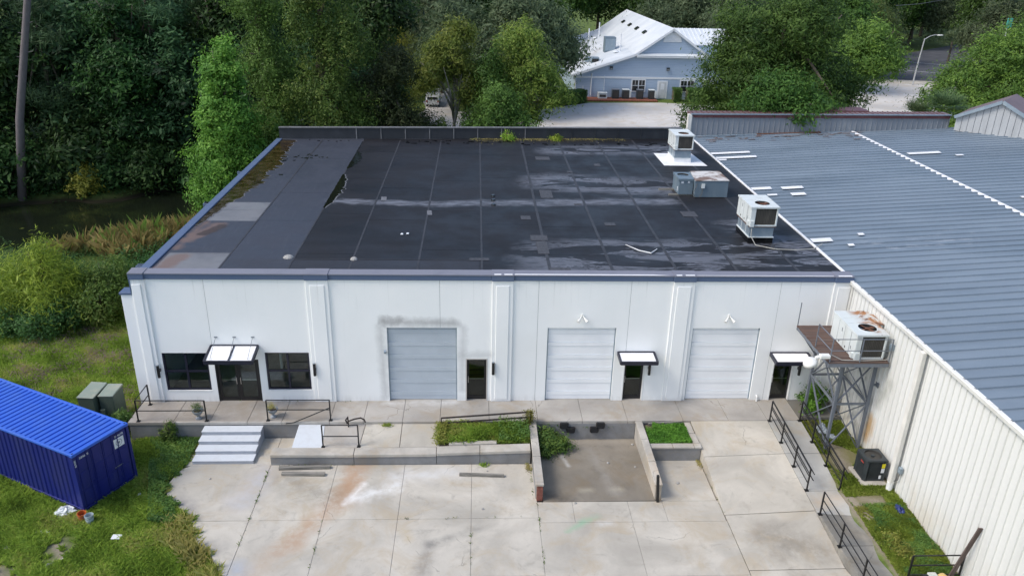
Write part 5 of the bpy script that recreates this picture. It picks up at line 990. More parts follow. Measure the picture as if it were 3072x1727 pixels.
# ================================================================ SHIPPING CONTAINER
KX, KY, KZ, KH = -1.6242, -6.5466, -.86, 1.0884
ct = thing('shipping_container', 'blue corrugated shipping container standing in the grass', 'container', (KX, KY, KZ), KH)
Wc, Hc, Lc = 2.44, 2.57, 12.19      # local x across the end, local y along the length
def cbox(nm, *a, mat='cont', bev=.012, par=None): return B(*a).build(nm, M[mat], par or ct, world=False, bevel=bev)
for x in (0, Wc - .12):
    for y in (0, Lc - .14): cbox('corner_post', x, x + .12, y, y + .14, .0, Hc - .01)
for x in (0, Wc - .10):
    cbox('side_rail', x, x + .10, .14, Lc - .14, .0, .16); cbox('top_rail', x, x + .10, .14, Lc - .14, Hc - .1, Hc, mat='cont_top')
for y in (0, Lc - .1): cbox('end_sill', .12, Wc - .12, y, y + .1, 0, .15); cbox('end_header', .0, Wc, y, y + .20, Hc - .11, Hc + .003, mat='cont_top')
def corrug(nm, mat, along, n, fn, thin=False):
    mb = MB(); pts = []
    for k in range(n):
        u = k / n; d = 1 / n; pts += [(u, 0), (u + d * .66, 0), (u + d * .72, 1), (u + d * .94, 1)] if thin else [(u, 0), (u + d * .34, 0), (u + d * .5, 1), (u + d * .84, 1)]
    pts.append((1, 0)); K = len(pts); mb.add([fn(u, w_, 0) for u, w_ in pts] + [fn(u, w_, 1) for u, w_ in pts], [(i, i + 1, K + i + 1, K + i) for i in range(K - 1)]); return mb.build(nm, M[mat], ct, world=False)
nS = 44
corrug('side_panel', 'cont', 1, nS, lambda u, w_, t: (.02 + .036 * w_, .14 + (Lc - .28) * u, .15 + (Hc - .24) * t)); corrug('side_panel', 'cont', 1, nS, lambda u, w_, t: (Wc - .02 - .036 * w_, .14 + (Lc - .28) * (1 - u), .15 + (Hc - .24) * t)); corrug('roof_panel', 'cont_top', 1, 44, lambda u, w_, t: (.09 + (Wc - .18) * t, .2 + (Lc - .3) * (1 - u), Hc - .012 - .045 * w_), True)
for k in range(2):
    x0 = .125 + k * (Wc - .25) / 2; x1 = x0 + (Wc - .25) / 2 - .01; d = cbox('container_door', x0, x1, .045, .09, .16, Hc - .12)
    for zz in (.2, .98, 1.74):
        for xa, xb in [(x0 + .05, x0 + .05 + (x1 - x0) * .42), (x0 + .1 + (x1 - x0) * .46, x1 - .05)]: MB().box(xa, xb, .028, .044, zz, zz + .66).build('door_panel', M['cont'], d, world=False, bevel=.012)
    for fx in (.25, .75):
        xx = x0 + (x1 - x0) * fx + (.02 if fx < .5 else -.02); MB().tube([(xx + .13 * (1 if fx < .5 else -1), .012, .12), (xx + .13 * (1 if fx < .5 else -1), .012, Hc - .08)], .018, 6).build('lock_rod', M['cont'], d, world=False)
    MB().box(x0 + .35, x0 + .7, .005, .02, 1.0, 1.035).build('lock_handle', M['steel'] if k else M['cont'], d, world=False)
for x in (0, Wc - .17):
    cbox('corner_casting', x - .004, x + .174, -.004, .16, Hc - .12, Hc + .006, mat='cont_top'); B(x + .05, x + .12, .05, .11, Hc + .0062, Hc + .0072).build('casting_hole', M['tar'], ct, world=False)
cbox('placard', 1.72, 2.16, .022, .0265, 1.78, 2.18, mat='label_white', bev=0)
r_ = MB().lathe([(.115, .0), (.14, .0)], 24).build('placard_ring', M['label_grey'], ct, world=False); r_.location = (1.94, .020, 1.98); r_.rotation_euler = (math.pi / 2, 0, 0)
r_ = MB().lathe([(.0, .0), (.06, .0)], 5).build('placard_emblem', M['label_grey'], ct, world=False); r_.location = (1.94, .020, 1.98); r_.rotation_euler = (math.pi / 2, 0, 0)
def text(par, body, size, loc, rot, mat, name='lettering'):
    c = bpy.data.curves.new(name, 'FONT'); c.body = body; c.size = size; c.extrude = .001; t_ = bpy.data.objects.new(name, c); COL.objects.link(t_); bpy.context.view_layer.update(); me = bpy.data.meshes.new_from_object(t_.evaluated_get(bpy.context.evaluated_depsgraph_get())); bpy.data.objects.remove(t_)
    o = mesh_obj(name, me, mat, par, loc); o.rotation_euler = rot; me.materials.clear(); me.materials.append(mat); return o
text(ct, '584678', .13, (1.78, .019, 2.24), (math.pi / 2, 0, 0), M['label_white']); text(ct, '584678', .13, (.26, .019, 2.24), (math.pi / 2, 0, 0), M['label_white'])
text(ct, '584678', .10, (.03, -.003, 2.32), (math.pi / 2, math.pi / 2, 0), M['label_white'])

# ================================================================ CABINETS, BUCKETS, LITTER
def cabinet(label, q, z0, z1, skew):
    o = thing('utility_cabinet', label, 'utility cabinet', (q[0][0], q[0][1], z0), group='green utility cabinets')
    MB().hexa([(x, y, z0) for x, y in q], [(x, y, z1 - .05 + (0 if i < 2 else -.0)) for i, (x, y) in enumerate(q)]).build('cabinet_body', M['green_box'], o, bevel=.02)
    cx = sum(p[0] for p in q) / 4; cy = sum(p[1] for p in q) / 4; e = [(cx + (x - cx) * 1.05, cy + (y - cy) * 1.04) for x, y in q]
    MB().hexa([(x, y, z1 - .048) for x, y in e], [(x, y, z1 + (.0 if i < 2 else .05)) for i, (x, y) in enumerate(e)]).build('lid', M['green_top'], o, bevel=.012); return o
c1 = cabinet('larger faded green utility cabinet behind the blue container', [(-4.16, -.95), (-3.45, -1.02), (-3.38, .2), (-4.07, .28)], -.85, .8, 0)
c2 = cabinet('smaller dark green utility cabinet next to the walkway corner', [(-3.33, -.82), (-2.72, -.82), (-2.68, .14), (-3.29, .14)], -.85, .78, 0)
B(-3.3, -3.1, -.95, -.83, -.2, .15).build('lock_box', M['green_box'], c2, bevel=.01)
def bucket(lab, x, y, z, mat, tilt, parts=True):
    o = thing('plastic_bucket', lab, 'bucket', (x, y, z)); o.rotation_euler = (tilt, tilt * .4, 0)
    MB().lathe([(0, .0), (.125, 0), (.15, .36), (.16, .36), (.16, .39), (.142, .39), (.118, .02), (0, .02)], 20).build('pail', M[mat], o, world=False, smooth=False); MB().lathe([(0, .2), (.132, .2)], 16).build('contents', M['soil'], o, world=False)
    MB().tube([(.16, 0, .36), (.14, -.1, .3), (.0, -.17, .27), (-.14, -.1, .3), (-.16, 0, .36)], .006, 5).build('bail_handle', M['wire'], o, world=False)
bucket('orange bucket standing beside the grey bucket', -1.5, -6.95, -.88, 'orange', .1); bucket('pale grey bucket standing beside the orange bucket', -1.17, -7.12, -.89, 'greyplastic', -.08)
single(lump('plastic_sheeting', (-2.35, -6.5, -.86), (.42, .3, .22), M['plastic'], 8), 'crumpled white plastic sheeting at the container corner', 'litter')
single(lump('litter_pile', (-2.7, -7.65, -.87), (.3, .22, .06), M['plastic'], 9), 'scattered flattened plastic bits left of the buckets', 'litter')
single(B(-.05, .30, -8.06, -7.82, -.84, -.77).build('cardboard_scrap', M['label_white'], bevel=.02), 'small flat white card in the grass', 'litter')
single(lump('litter_pile', (-.75, -8.0, -.87), (.3, .16, .07), M['greybag'], 12), 'grey green scrap of plastic below the grey bucket', 'litter')
single(lump('stone', (-1.62, -9.35, -.88), (.14, .22, .12), M['stone'], 14), 'pale rock near the bottom left edge', 'stone')
single(lump('stone', (-1.2, -8.95, -.88), (.18, .1, .08), M['stone'], 15), 'flat pale rock above the bottom left rock', 'stone')
single(lump('stone', (-3.5, -8.4, -.88), (.14, .12, .1), M['stone'], 16), 'pale rock at the left edge of the grass', 'stone')
single(lump('stone', (-.02, -5.5, -.85), (.08, .08, .09), M['plastic'], 17), 'small white lump in the vines right of the container', 'litter')
# ================================================================ BLUE HOUSE, LOT AND STREET
HY = 86.2
H = thing('blue_house', 'pale blue clapboard house with a white metal gable roof', 'house', (38, HY, -.8))
xl, xr, xk, xp = 27.4, 47.2, 35.85, 41.17; zl, zk, zp, zr_ = 2.5, 5.35, 9.0, 5.4
MB().add([(xl, HY, -.9), (xr + 1.8, HY, -.9), (xr + 1.8, HY, 4.4), (46.6, HY, 5.42), (xp, HY, zp), (xk, HY, zk), (xl, HY, zl)], [(0, 1, 2, 3, 4, 5, 6)]).build('front_wall', M['lap'], H)
HB = HY + 38
MB().add([(xl, HY, -.9), (xl, HY, zl), (xl, HB, zl), (xl, HB, -.9)], [(0, 1, 2, 3)]).build('side_wall', M['lap'], H); MB().add([(xr + 1.8, HY, -.9), (xr + 1.8, HB, -.9), (xr + 1.8, HB, 4.4), (xr + 1.8, HY, 4.4)], [(0, 1, 2, 3)]).build('side_wall', M['lap'], H)
MB().add([(xl, HB, -.9), (xl, HB, zl), (xk, HB, zk), (xp, HB, zp), (46.6, HB, 5.42), (xr + 1.8, HB, -.9)], [(0, 1, 2, 3, 4, 5)]).build('rear_wall', M['lap'], H)
def roofp(a, b, nm='roof_slope', y0=HY - .35, y1=HB + .4, mat='hroof'):
    c = [(a[0], y0, a[1]), (b[0], y0, b[1]), (b[0], y1, b[1]), (a[0], y1, a[1])]; return MB().hexa(c, [(x, y, z + .16) for x, y, z in c]).build(nm, M[mat], H)
roofp((xl - .6, zl - .15), (xk, zk)); rm2 = roofp((xk, zk), (xp, zp)); roofp((xp, zp), (46.6, 5.35)); roofp((46.6, 5.35), (xr + 2.6, 4.15))
for a, b in [((xl - .6, zl - .2), (xk, zk - .03)), ((xk, zk - .03), (xp, zp - .03)), ((xp, zp - .03), (46.6, 5.32))]: MB().bar((a[0], HY - .4, a[1]), (b[0], HY - .4, b[1]), .09, .3).build('fascia', M['htrim'], H)
B(xk + .3, 46.4, HY - .5, HY - .02, 5.05, 5.3).build('pent_trim', M['htrim'], H); MB().hexa([(xk + .3, HY - .55, 5.3), (46.4, HY - .55, 5.3), (46.4, HY - .02, 5.3), (xk + .3, HY - .02, 5.3)], [(xk + .3, HY - .55, 5.34), (46.4, HY - .55, 5.34), (46.4, HY - .02, 5.62), (xk + .3, HY - .02, 5.62)]).build('pent_roof', M['hroof'], H)
B(xl, xr + 1.8, HY - .05, HY - .005, 1.98, 2.26).build('belt_trim', M['htrim'], H); B(xl - .03, xl + .16, HY - .06, HY - .006, -.9, 2.0).build('corner_trim', M['htrim'], H)
# wing with ribbed roof at the right
MB().hexa([(43.6, 94, 6.0), (53, 94, 6.0), (53, 100, 7.9), (43.6, 100, 7.9)], [(43.6, 94, 6.12), (53, 94, 6.12), (53, 100, 8.02), (43.6, 100, 8.02)]).build('wing_roof', M['hroof'], H); B(46.8, 53, 94.2, 108, -.9, 6.0).build('wing_wall', M['lap'], H)
nr = 14
for k in range(nr): MB().bar((43.9 + .66 * k, 94, 6.14), (43.9 + .66 * k, 100, 8.04), .08, .08).build('roof_rib', M['htrim'], H)
# half round gable vent
pv = [(41.2 + 1.35 * math.cos(a), 7.2 + 1.35 * math.sin(a)) for a in np.linspace(0, math.pi, 17)]
gv = MB().add([(x, HY - .06, z) for x, z in pv], [tuple(range(17))[::-1]]).build('gable_vent', M['htrim'], H)
for k in range(6):
    z = 7.28 + .2 * k; hw = math.sqrt(max(.05, 1.28 ** 2 - (z - 7.2) ** 2)); B(41.2 - hw, 41.2 + hw, HY - .10, HY - .065, z, z + .12).build('vent_louvre', M['htrim'], gv)
def hwin(x0, x1, z0, z1):
    o = B(x0, x1, HY - .07, HY - .008, z0, z1).build('window', M['htrim'], H); xm = (x0 + x1) / 2; zm = (z0 + z1) / 2
    for a, b in [(x0 + .16, xm - .07), (xm + .07, x1 - .16)]:
        for c, d in [(z0 + .16, zm - .04), (zm + .04, z1 - .16)]:
            p_ = B(a, b, HY - .085, HY - .072, c, d).build('pane', M['darkglass'], o)
    for x in (x0 + .16 + (xm - .07 - x0 - .16) / 2, xm + .07 + (x1 - .16 - xm - .07) / 2): B(x - .02, x + .02, HY - .095, HY - .086, zm + .04, z1 - .16).build('muntin', M['htrim'], o)
hwin(35.7, 37.85, .1, 1.95); hwin(42.9, 45.1, .15, 1.95); hwin(46.3, 48.4, .15, 1.95)
d = B(39.6, 41.1, HY - .07, HY - .008, -.8, 1.75).build('house_door', M['htrim'], H); B(39.82, 40.88, HY - .09, HY - .072, -.78, 1.55).build('door_leaf', M['van'], d); B(40.08, 40.62, HY - .1, HY - .091, .5, 1.35).build('pane', M['label_white'], d); MB().lathe([(0, .04), (.05, 0)], 8, (40.78, HY - .12, .2)).build('knob', M['galv'], d)
for x, z in [(32.6, 3.45), (40.95, 3.4)]:
    l = B(x - .22, x + .22, HY - .25, HY - .01, z - .2, z + .25).build('wall_lamp', M['condenser'], H, bevel=.03); B(x - .18, x + .18, HY - .256, HY - .251, z - .15, z + .02).build('lens', M['label_grey'], l)
for x, z0, z1, r in [(29.8, -.5, 2.7, .08), (31.7, .2, 2.4, .03), (28.6, -.7, .9, .04)]: MB().tube([(x, HY - .1, z0), (x, HY - .1, z1)], r, 8).build('wall_pipe', M['htrim'], H)
for k in range(4):
    fx = [(41.0 - 2.1 - .04 * k) for _ in (0,)][0]; yy = 95.5 + 6.4 * k; xx = 38.9; zz = zk + (xx - xk) / (xp - xk) * (zp - zk)
    MB().hexa([(xx - .25, yy - .8, zz + .05), (xx + .25, yy - .8, zz + .39), (xx + .25, yy + .8, zz + .39), (xx - .25, yy + .8, zz + .05)], [(xx - .25, yy - .8, zz + .2), (xx + .25, yy - .8, zz + .54), (xx + .25, yy + .8, zz + .54), (xx - .25, yy + .8, zz + .2)]).build('skylight', M['darkglass'], H)
zs_ = lambda x: zl + (x - xl) / (xk - xl) * (zk - zl) + .16
for x, y, h in [(34.7, 92, 2.6), (34.5, 113, 2.6), (31.9, 107, 2.9)]: MB().tube([(x, y, zs_(x) - .1), (x, y, zs_(x) + h)], .1, 8).build('vent_stack', M['htrim'], H); MB().lathe([(.0, .2), (.45, .1), (.5, 0)], 12, (x - .6, y, zs_(x) - .05)).build('vent_hood', M['htrim'], H)
ru = thing('roof_condenser', 'grey box unit standing on the white house roof', 'air conditioner', (33.6, 96, zs_(33.6))); B(32.9, 34.6, 95.3, 97.2, zs_(32.9) - .1, zs_(33.6) + 2.1).build('cabinet', M['unit_blue'], ru, bevel=.04); B(32.95, 34.55, 95.27, 95.295, zs_(33.6) + .1, zs_(33.6) + 1.9).build('grille', M['galv'], ru)
rf = thing('roof_exhaust', 'shiny exhaust fan with a dark mouth on the white house roof', 'exhaust fan', (30.5, 90.5, zs_(30.5))); B(30.1, 31.3, 89.6, 91, zs_(30.1) - .1, zs_(30.5) + .75).build('housing', M['galv'], rf, bevel=.03); B(30.2, 31.2, 89.57, 89.595, zs_(30.5) + .1, zs_(30.5) + .6).build('mouth', M['tar'], rf); MB().lathe([(0, .8), (.5, .7), (.65, .3), (.6, 0)], 14, (30.0, 92, zs_(30) )).build('cowl', M['galv'], rf)
tag(MB().prism([(27.5, 84.6), (28.5, 83.4), (39.3, 83.6), (39.4, 86.15), (27.4, 86.15)], -1, -.72).build('mulch_bed', M['mulch']), 'strip of red mulch in front of the blue house', None, kind='structure')
LBL = ['low white framed unit at the left end of the mulch bed', 'dark condenser second from the left in front of the blue house', 'dark condenser with a white panel left of the house window', 'dark condenser under the house window', 'dark condenser with a white panel beside the house door']
for (x, hgt, wd), lb in zip([(31.4, .75, 1.3), (33.3, 1.25, 1.0), (34.8, 1.25, .95), (36.9, 1.25, .95), (38.6, 1.25, .8)], LBL):
    u = thing('house_condenser', lb, 'air conditioner', (x, 85.3, -.7), group='condensers beside the blue house'); w2 = wd / 2
    B(x - w2, x + w2, 84.85, 85.75, -.72, -.72 + hgt).build('cabinet', M['condenser'] if hgt > 1 else M['hvac'], u, bevel=.03); B(x - w2 - .03, x + w2 + .03, 84.82, 85.78, -.715 + hgt, -.64 + hgt).build('lid', M['hvac'] if 'dark' not in lb or 'panel' in lb else M['steel'], u); B(x - w2 * .7, x + w2 * .7, 84.83, 84.848, -.5, -.9 + hgt).build('grille', M['intdark'], u)
    if 'panel' in lb: B(x + w2 + .04, x + w2 + .25, 84.7, 84.9, -.5, .5).build('control_panel', M['hvac'], u)
# street lamp
sl_ = thing('street_lamp', 'leaning grey street lamp by the gravel drive', 'street lamp', (87.7, 103.8, -.75))
MB().tube([(87.7, 103.8, -.75), (87.85, 103.8, 3), (88.1, 103.8, 6.8)], [.14, .12, .09], 10).build('pole', M['galvpole'], sl_); MB().tube([(88.08, 103.8, 6.65), (88.8, 103.8, 7.15), (89.6, 103.8, 7.4), (90.2, 103.8, 7.42)], [.07, .06, .06, .05], 8).build('arm', M['galvpole'], sl_)
h_ = MB().lathe([(0, .15), (.2, .12), (.3, 0), (.2, -.12), (0, -.16)], 12).build('lamp_head', M['plastic_white'], sl_, world=False, smooth=True); h_.location = (2.9, 0, 8.12); h_.scale = (2., .8, .8)
up = thing('utility_pole', 'grey utility pole with a small lamp among the trees', 'utility pole', (2.2, 72, -.8)); MB().tube([(2.2, 72, -.8), (2.2, 72, 11.6)], [.2, .14], 10).build('pole', M['palebark'], up); MB().tube([(2.2, 72, 10.9), (2.8, 72, 11.1), (3.2, 72, 11.05)], .05, 6).build('arm', M['galvpole'], up); MB().lathe([(0, .18), (.2, .1), (.26, -.1), (0, -.2)], 10, (3.3, 72, 10.95)).build('lamp_head', M['plastic_white'], up)
def vehicle(lab, x, y, rz, body_h, name='parked_car'):
    o = thing(name, lab, 'car', (x, y, -.8), rz, group='vehicles parked under the trees')
    L, Wd = 4.4, 1.75
    pr = [(-L/2, .35), (L/2, .35), (L/2, .95), (L/2 - .5, 1.0), (L * .2, body_h), (-L * .4, body_h), (-L/2, 1.0)]
    mb = MB(); n = len(pr); mb.add([(-Wd/2, u, z) for u, z in pr] + [(Wd/2, u, z) for u, z in pr], [tuple(range(n)), tuple(range(2 * n - 1, n - 1, -1))] + [(i, n + i, n + (i + 1) % n, (i + 1) % n) for i in range(n)]); mb.build('body', M['van'], o, world=False, bevel=.08)
    MB().add([(-Wd/2 + .15, -L/2 + .03, 1.05), (Wd/2 - .15, -L/2 + .03, 1.05), (Wd/2 - .2, -L * .41, body_h - .08), (-Wd/2 + .2, -L * .41, body_h - .08)], [(0, 1, 2, 3)]).build('rear_window', M['carglass'], o, world=False).location = (0, -.03, 0)
    for s in (-1, 1):
        B(s * .75 - .1, s * .75 + .1, -L/2 - .02, -L/2 + .03, .7, .95).build('tail_lamp', M['taillight'], o, world=False)
        for yy in (-1.35, 1.4): MB().tube([(s * .72, yy, .33), (s * .9, yy, .33)], .33, 14).build('wheel', M['tyre'], o, world=False)
vehicle('white car parked in the shade behind the black roof', 7.1, 78.5, 0, 1.45); vehicle('pale van roof seen between the trees behind the utility pole', 4.5, 90, .3, 2.4, 'parked_van')
sg = thing('teal_sign', 'small teal sign high among the right hand trees', 'sign', (91.6, 88, -.9)); B(91.2, 92.0, 88, 88.2, 9.9, 11.3).build('sign_panel', M['teal'], sg, bevel=.05); MB().tube([(91.6, 88.3, -.9), (91.6, 88.3, 10.9)], .1, 8).build('sign_post', M['galvpole'], sg)
for i, z in enumerate((13.2, 11.9)):
    single(MB().tube([(76, 92, z + .6), (88, 108, z + .1), (100, 124, z - .1), (118, 146, z)], .045, 5).build('overhead_wire', M['wire']), ['upper overhead wire above the right hand trees', 'lower overhead wire above the right hand trees'][i], 'wire')

# ================================================================ VEGETATION
LM = {
 'forest': leafmat('forest_leaf', [(.006, .016, .005), (.013, .034, .009), (.025, .058, .014), (.048, .090, .024)], gain=2.1),
 'forestb': leafmat('forest_leaf_cool', [(.006, .016, .007), (.013, .036, .014), (.025, .062, .023), (.042, .088, .032)], gain=2.2),
 'pine': leafmat('pine_needle', [(.012, .026, .012), (.022, .046, .018), (.038, .070, .026)], .2, gain=2.8),
 'gum': leafmat('sweetgum_leaf', [(.030, .070, .012), (.062, .125, .020), (.105, .180, .032)], .42, gain=2.3),
 'vine': leafmat('vine_leaf', [(.016, .036, .008), (.038, .074, .015), (.068, .118, .024), (.105, .135, .036)], gain=2.3),
 'darkv': leafmat('dark_maroon_leaf', [(.009, .016, .006), (.020, .030, .010), (.036, .044, .016), (.056, .074, .026)], gain=2.2),
 'yellow': leafmat('yellow_green_leaf', [(.030, .050, .010), (.066, .096, .017), (.108, .140, .026), (.145, .160, .038)], gain=2.2),
 'ivy': leafmat('ivy_leaf', [(.028, .050, .012), (.050, .090, .020), (.085, .140, .030)], gain=2.4),
 'oak': leafmat('oak_leaf', [(.017, .042, .009), (.037, .078, .015), (.066, .120, .024)], gain=1.95),
 'live': leafmat('live_oak_leaf', [(.030, .044, .022), (.050, .070, .034), (.078, .098, .048)], gain=2.1),
 'bright': leafmat('bright_right_leaf', [(.036, .062, .014), (.066, .105, .020), (.105, .150, .028)], gain=2.3),
 'cyp': leafmat('cypress_leaf', [(.075, .085, .012), (.120, .125, .018), (.165, .155, .026)], gain=2.1),
 'weep': leafmat('weeping_leaf', [(.024, .038, .012), (.048, .062, .018), (.078, .086, .024)], gain=2.3),
 'willow': leafmat('willow_leaf', [(.050, .085, .012), (.105, .155, .020), (.165, .215, .028)], gain=2.8),
 'bramble': leafmat('bramble_leaf', [(.012, .030, .009), (.026, .060, .016), (.048, .092, .025)], gain=2.5),
 'reed': leafmat('dry_reed', [(.095, .085, .028), (.160, .135, .048), (.215, .180, .072), (.105, .130, .034)], .35, gain=2.1),
 'grass': leafmat('grass_blade', [(.060, .088, .014), (.100, .145, .022), (.145, .190, .034), (.185, .175, .06)], .45, gain=2.5),
 'drygrass': leafmat('dry_grass_blade', [(.11, .11, .035), (.20, .175, .065), (.12, .15, .035)], .4, gain=2.7),
 'pinkweed': leafmat('pinkish_weed', [(.14, .10, .10), (.21, .15, .15), (.26, .20, .18)], .3, gain=2.2),
 'cover': leafmat('ground_cover_leaf', [(.030, .085, .010), (.055, .140, .016), (.085, .190, .024)], .35, gain=2.0),
 'weed': leafmat('yard_weed_leaf', [(.025, .050, .012), (.048, .085, .018), (.080, .115, .022)], .35, gain=2.2),
 'autumn': leafmat('yellowing_weed_leaf', [(.10, .10, .02), (.15, .15, .03), (.08, .115, .02)], .35),
 'hedge': leafmat('hedge_leaf', [(.022, .045, .010), (.040, .075, .016), (.060, .100, .022)], gain=2.2),
 'palm': leafmat('palm_frond', [(.040, .068, .030), (.068, .105, .045), (.100, .135, .060)], .3),
 'moss': leafmat('hanging_moss', [(.09, .095, .075), (.13, .13, .10)], .2),
}
def leaf_mesh(name, P, Nrm, size, aspect, rnd, clu, fold=.0, g=RNG):
    n = len(P); Nrm = Nrm / (np.linalg.norm(Nrm, axis=1, keepdims=True) + 1e-9)
    r = g.normal(size=(n, 3)); u = np.cross(Nrm, r); u /= (np.linalg.norm(u, axis=1, keepdims=True) + 1e-9); v = np.cross(Nrm, u)
    size = size[:, None]; a = u * size; b = v * size * aspect
    V = np.empty((n, 4, 3)); V[:, 0] = P - a; V[:, 1] = P - b * .5 + a * .05; V[:, 2] = P + a; V[:, 3] = P + b * .5 + a * .05
    return quads(name, V, rnd, clu)
def quads(name, V, rnd, clu):
    n = len(V); me = bpy.data.meshes.new(name); me.vertices.add(4 * n); me.vertices.foreach_set('co', V.reshape(-1).astype(np.float32))
    me.loops.add(4 * n); me.loops.foreach_set('vertex_index', np.arange(4 * n, dtype=np.int32)); me.polygons.add(n); me.polygons.foreach_set('loop_start', np.arange(0, 4 * n, 4, dtype=np.int32))
    me.update(calc_edges=True)
    for nm, arr in (('rnd', rnd), ('clu', clu)):
        at = me.attributes.new(nm, 'FLOAT', 'FACE'); at.data.foreach_set('value', arr.astype(np.float32))
    return me
def crown(name, blobs, ncl, nl, clr, leaf, flat=.65, up=.5, aspect=.7, shell=.4, drop=-.55, droop=0., seed=1, out=.6, shrink=.84):
    g = np.random.default_rng(seed); bl = np.array(blobs, float); bl[:, 3:6] *= shrink; area = (bl[:, 3] * bl[:, 4] + bl[:, 3] * bl[:, 5] + bl[:, 4] * bl[:, 5]); k = g.choice(len(bl), ncl * 2, p=area / area.sum())
    d = g.normal(size=(ncl * 2, 3)); d /= np.linalg.norm(d, axis=1, keepdims=True); keep = (d[:, 2] > drop) | (g.random(ncl * 2) < .25); k, d = k[keep][:ncl], d[keep][:ncl]
    fac = 1 - shell * g.random(len(k)) ** 1.6; lump_ = 1 + .15 * np.sin(d[:, 0] * 5 + k) + .13 * np.sin(d[:, 1] * 6 + 2 * k) + .10 * np.sin(d[:, 2] * 7 + k)
    C = bl[k, :3] + d * bl[k, 3:6] * (fac * lump_)[:, None]
    inside = np.zeros(len(C), bool)
    for b in bl: inside |= (((C - b[:3]) / b[3:6]) ** 2).sum(1) < .28
    C, d, k = C[~inside], d[~inside], k[~inside]
    cr = clr * (.35 + 1.15 * g.random(len(C)) ** 1.4); cnt = np.maximum(4, (nl * (cr / clr) ** 1.5 * 1.25).astype(int)); idx = np.repeat(np.arange(len(C)), cnt); n = len(idx)
    ax = d + g.normal(size=d.shape) * .45; ax[:, 2] -= droop * .8; ax /= np.linalg.norm(ax, axis=1, keepdims=True)
    off = g.normal(size=(n, 3)) * .52; off[:, 2] *= flat; off += ax[idx] * (g.normal(size=n) * .62)[:, None]; P = C[idx] + off * cr[idx][:, None]
    if droop: P[:, 2] -= droop * (off[:, 0] ** 2 + off[:, 1] ** 2) * cr[idx]
    Nn = d[idx] * out + np.array([0, 0, up]) + g.normal(size=(n, 3)) * .5 + off * .35
    ls = (.75 + .5 * g.random(len(C)))[idx]
    return leaf_mesh(name, P, Nn, leaf * ls * g.uniform(.6, 1.35, n), aspect, g.random(n), g.random(len(C))[idx], g=g)
def trunk_mesh(name, base, top, r0, limbs, seed=1, r1=None):
    g = random.Random(seed); mb = MB(); b = Vector(base); t = Vector(top); pts = []; n = 6
    for i in range(n + 1):
        f = i / n; pts.append(b.lerp(t, f) + Vector((g.uniform(-1, 1), g.uniform(-1, 1), 0)) * .12 * math.sin(math.pi * f) * (t - b).length / 8)
    rs = [r0 * (1.35 if i == 0 else 1 - .72 * i / n) for i in range(n + 1)]; mb.tube(pts, rs, 9)
    for l in limbs:
        f = g.uniform(.35, .9); s = b.lerp(t, f); e = Vector(l); m = s.lerp(e, .5) + Vector((0, 0, .12 * (e - s).length)); mb.tube([s, m, e], [r0 * .5 * (1 - .5 * f) + .03, r0 * .3 + .02, r0 * .1 + .01], 6)
    return mb.mesh(name, smooth=True)
def tree(name, label, loc, blobs, leafk, ncl, nl, clr, leaf, cat='tree', group=None, r0=.25, ttop=None, bark='bark', seed=1, limbs=8, **kw):
    o = thing(name, label, cat, loc, group=group)
    me = crown('crown', blobs, ncl, nl, clr, leaf, seed=seed, **kw); mesh_obj('crown', me, LM[leafk], o)
    g = random.Random(seed); bb = [blobs[i % len(blobs)] for i in range(limbs)]
    lm = [(b[0] + g.uniform(-.7, .7) * b[3], b[1] + g.uniform(-.7, .7) * b[4], b[2] + g.uniform(-.3, .75) * b[5]) for b in bb]
    tt = ttop or (0, 0, max(b[2] for b in blobs)); tm = trunk_mesh('trunk', (0, 0, -.3), tt, r0, lm, seed); tm.materials.append(M[bark]); mesh_obj('trunk', tm, None, o); return o
def place(src, loc, rz, s, label, group=None):
    c = copy_tree(src); c.location = loc; c.rotation_euler = (0, 0, rz); c.scale = s if hasattr(s, '__len__') else (s, s, s); c['label'] = label
    if group: c['group'] = group
    return c
# --- specific trees
tree('sweetgum_tree', 'bright green sweetgum tree beside the left roof edge', (-6.2, 29.2, -1.5), [(-1.3, 0, 2.4, 1.9, 2.1, 2.1), (-.6, 0, 5.2, 2.7, 2.6, 2.6), (.4, 0, 3.0, 2.9, 2.6, 2.4), (.2, 0, 8.4, 2.5, 2.4, 2.6), (.5, 0, 11.3, 1.8, 1.8, 2.1), (1.2, .3, 6.0, 2.2, 2.2, 2.4), (.8, 0, 13.2, .8, .8, 1.4)], 'gum', 1000, 58, .5, .125, r0=.2, seed=3, shrink=.72, up=.35, aspect=.9)
tree('vine_covered_tree', 'tall vine smothered tree behind the left end of the roof', (.8, 33.5, -1), [(-.3, 0, 3.5, 3.6, 2.6, 3.2), (.4, 0, 8.5, 3.3, 2.6, 3.4), (1.6, 0, 12.5, 2.6, 2.3, 3.0), (-1.0, 0, 14.0, 1.6, 1.6, 3.2), (2.2, -.2, 6.0, 2.2, 2.0, 3.0), (1.0, 0, 17.0, 2.6, 2.2, 2.6)], 'vine', 1100, 58, .52, .115, r0=.3, seed=5, up=.2, flat=1.15, shell=.3)
tree('vine_covered_tree', 'second vine hung tree left of the tall smothered tree', (-4.6, 36, -1), [(0, 0, 5, 2.6, 2.4, 3.4), (.5, 0, 10.5, 2.5, 2.3, 3.6), (0, 0, 15.5, 2.2, 2.0, 3.0), (1.6, -.8, 8, 1.7, 1.6, 2.5)], 'ivy', 700, 56, .52, .12, r0=.24, seed=6, up=.2, flat=1.1, shell=.35)
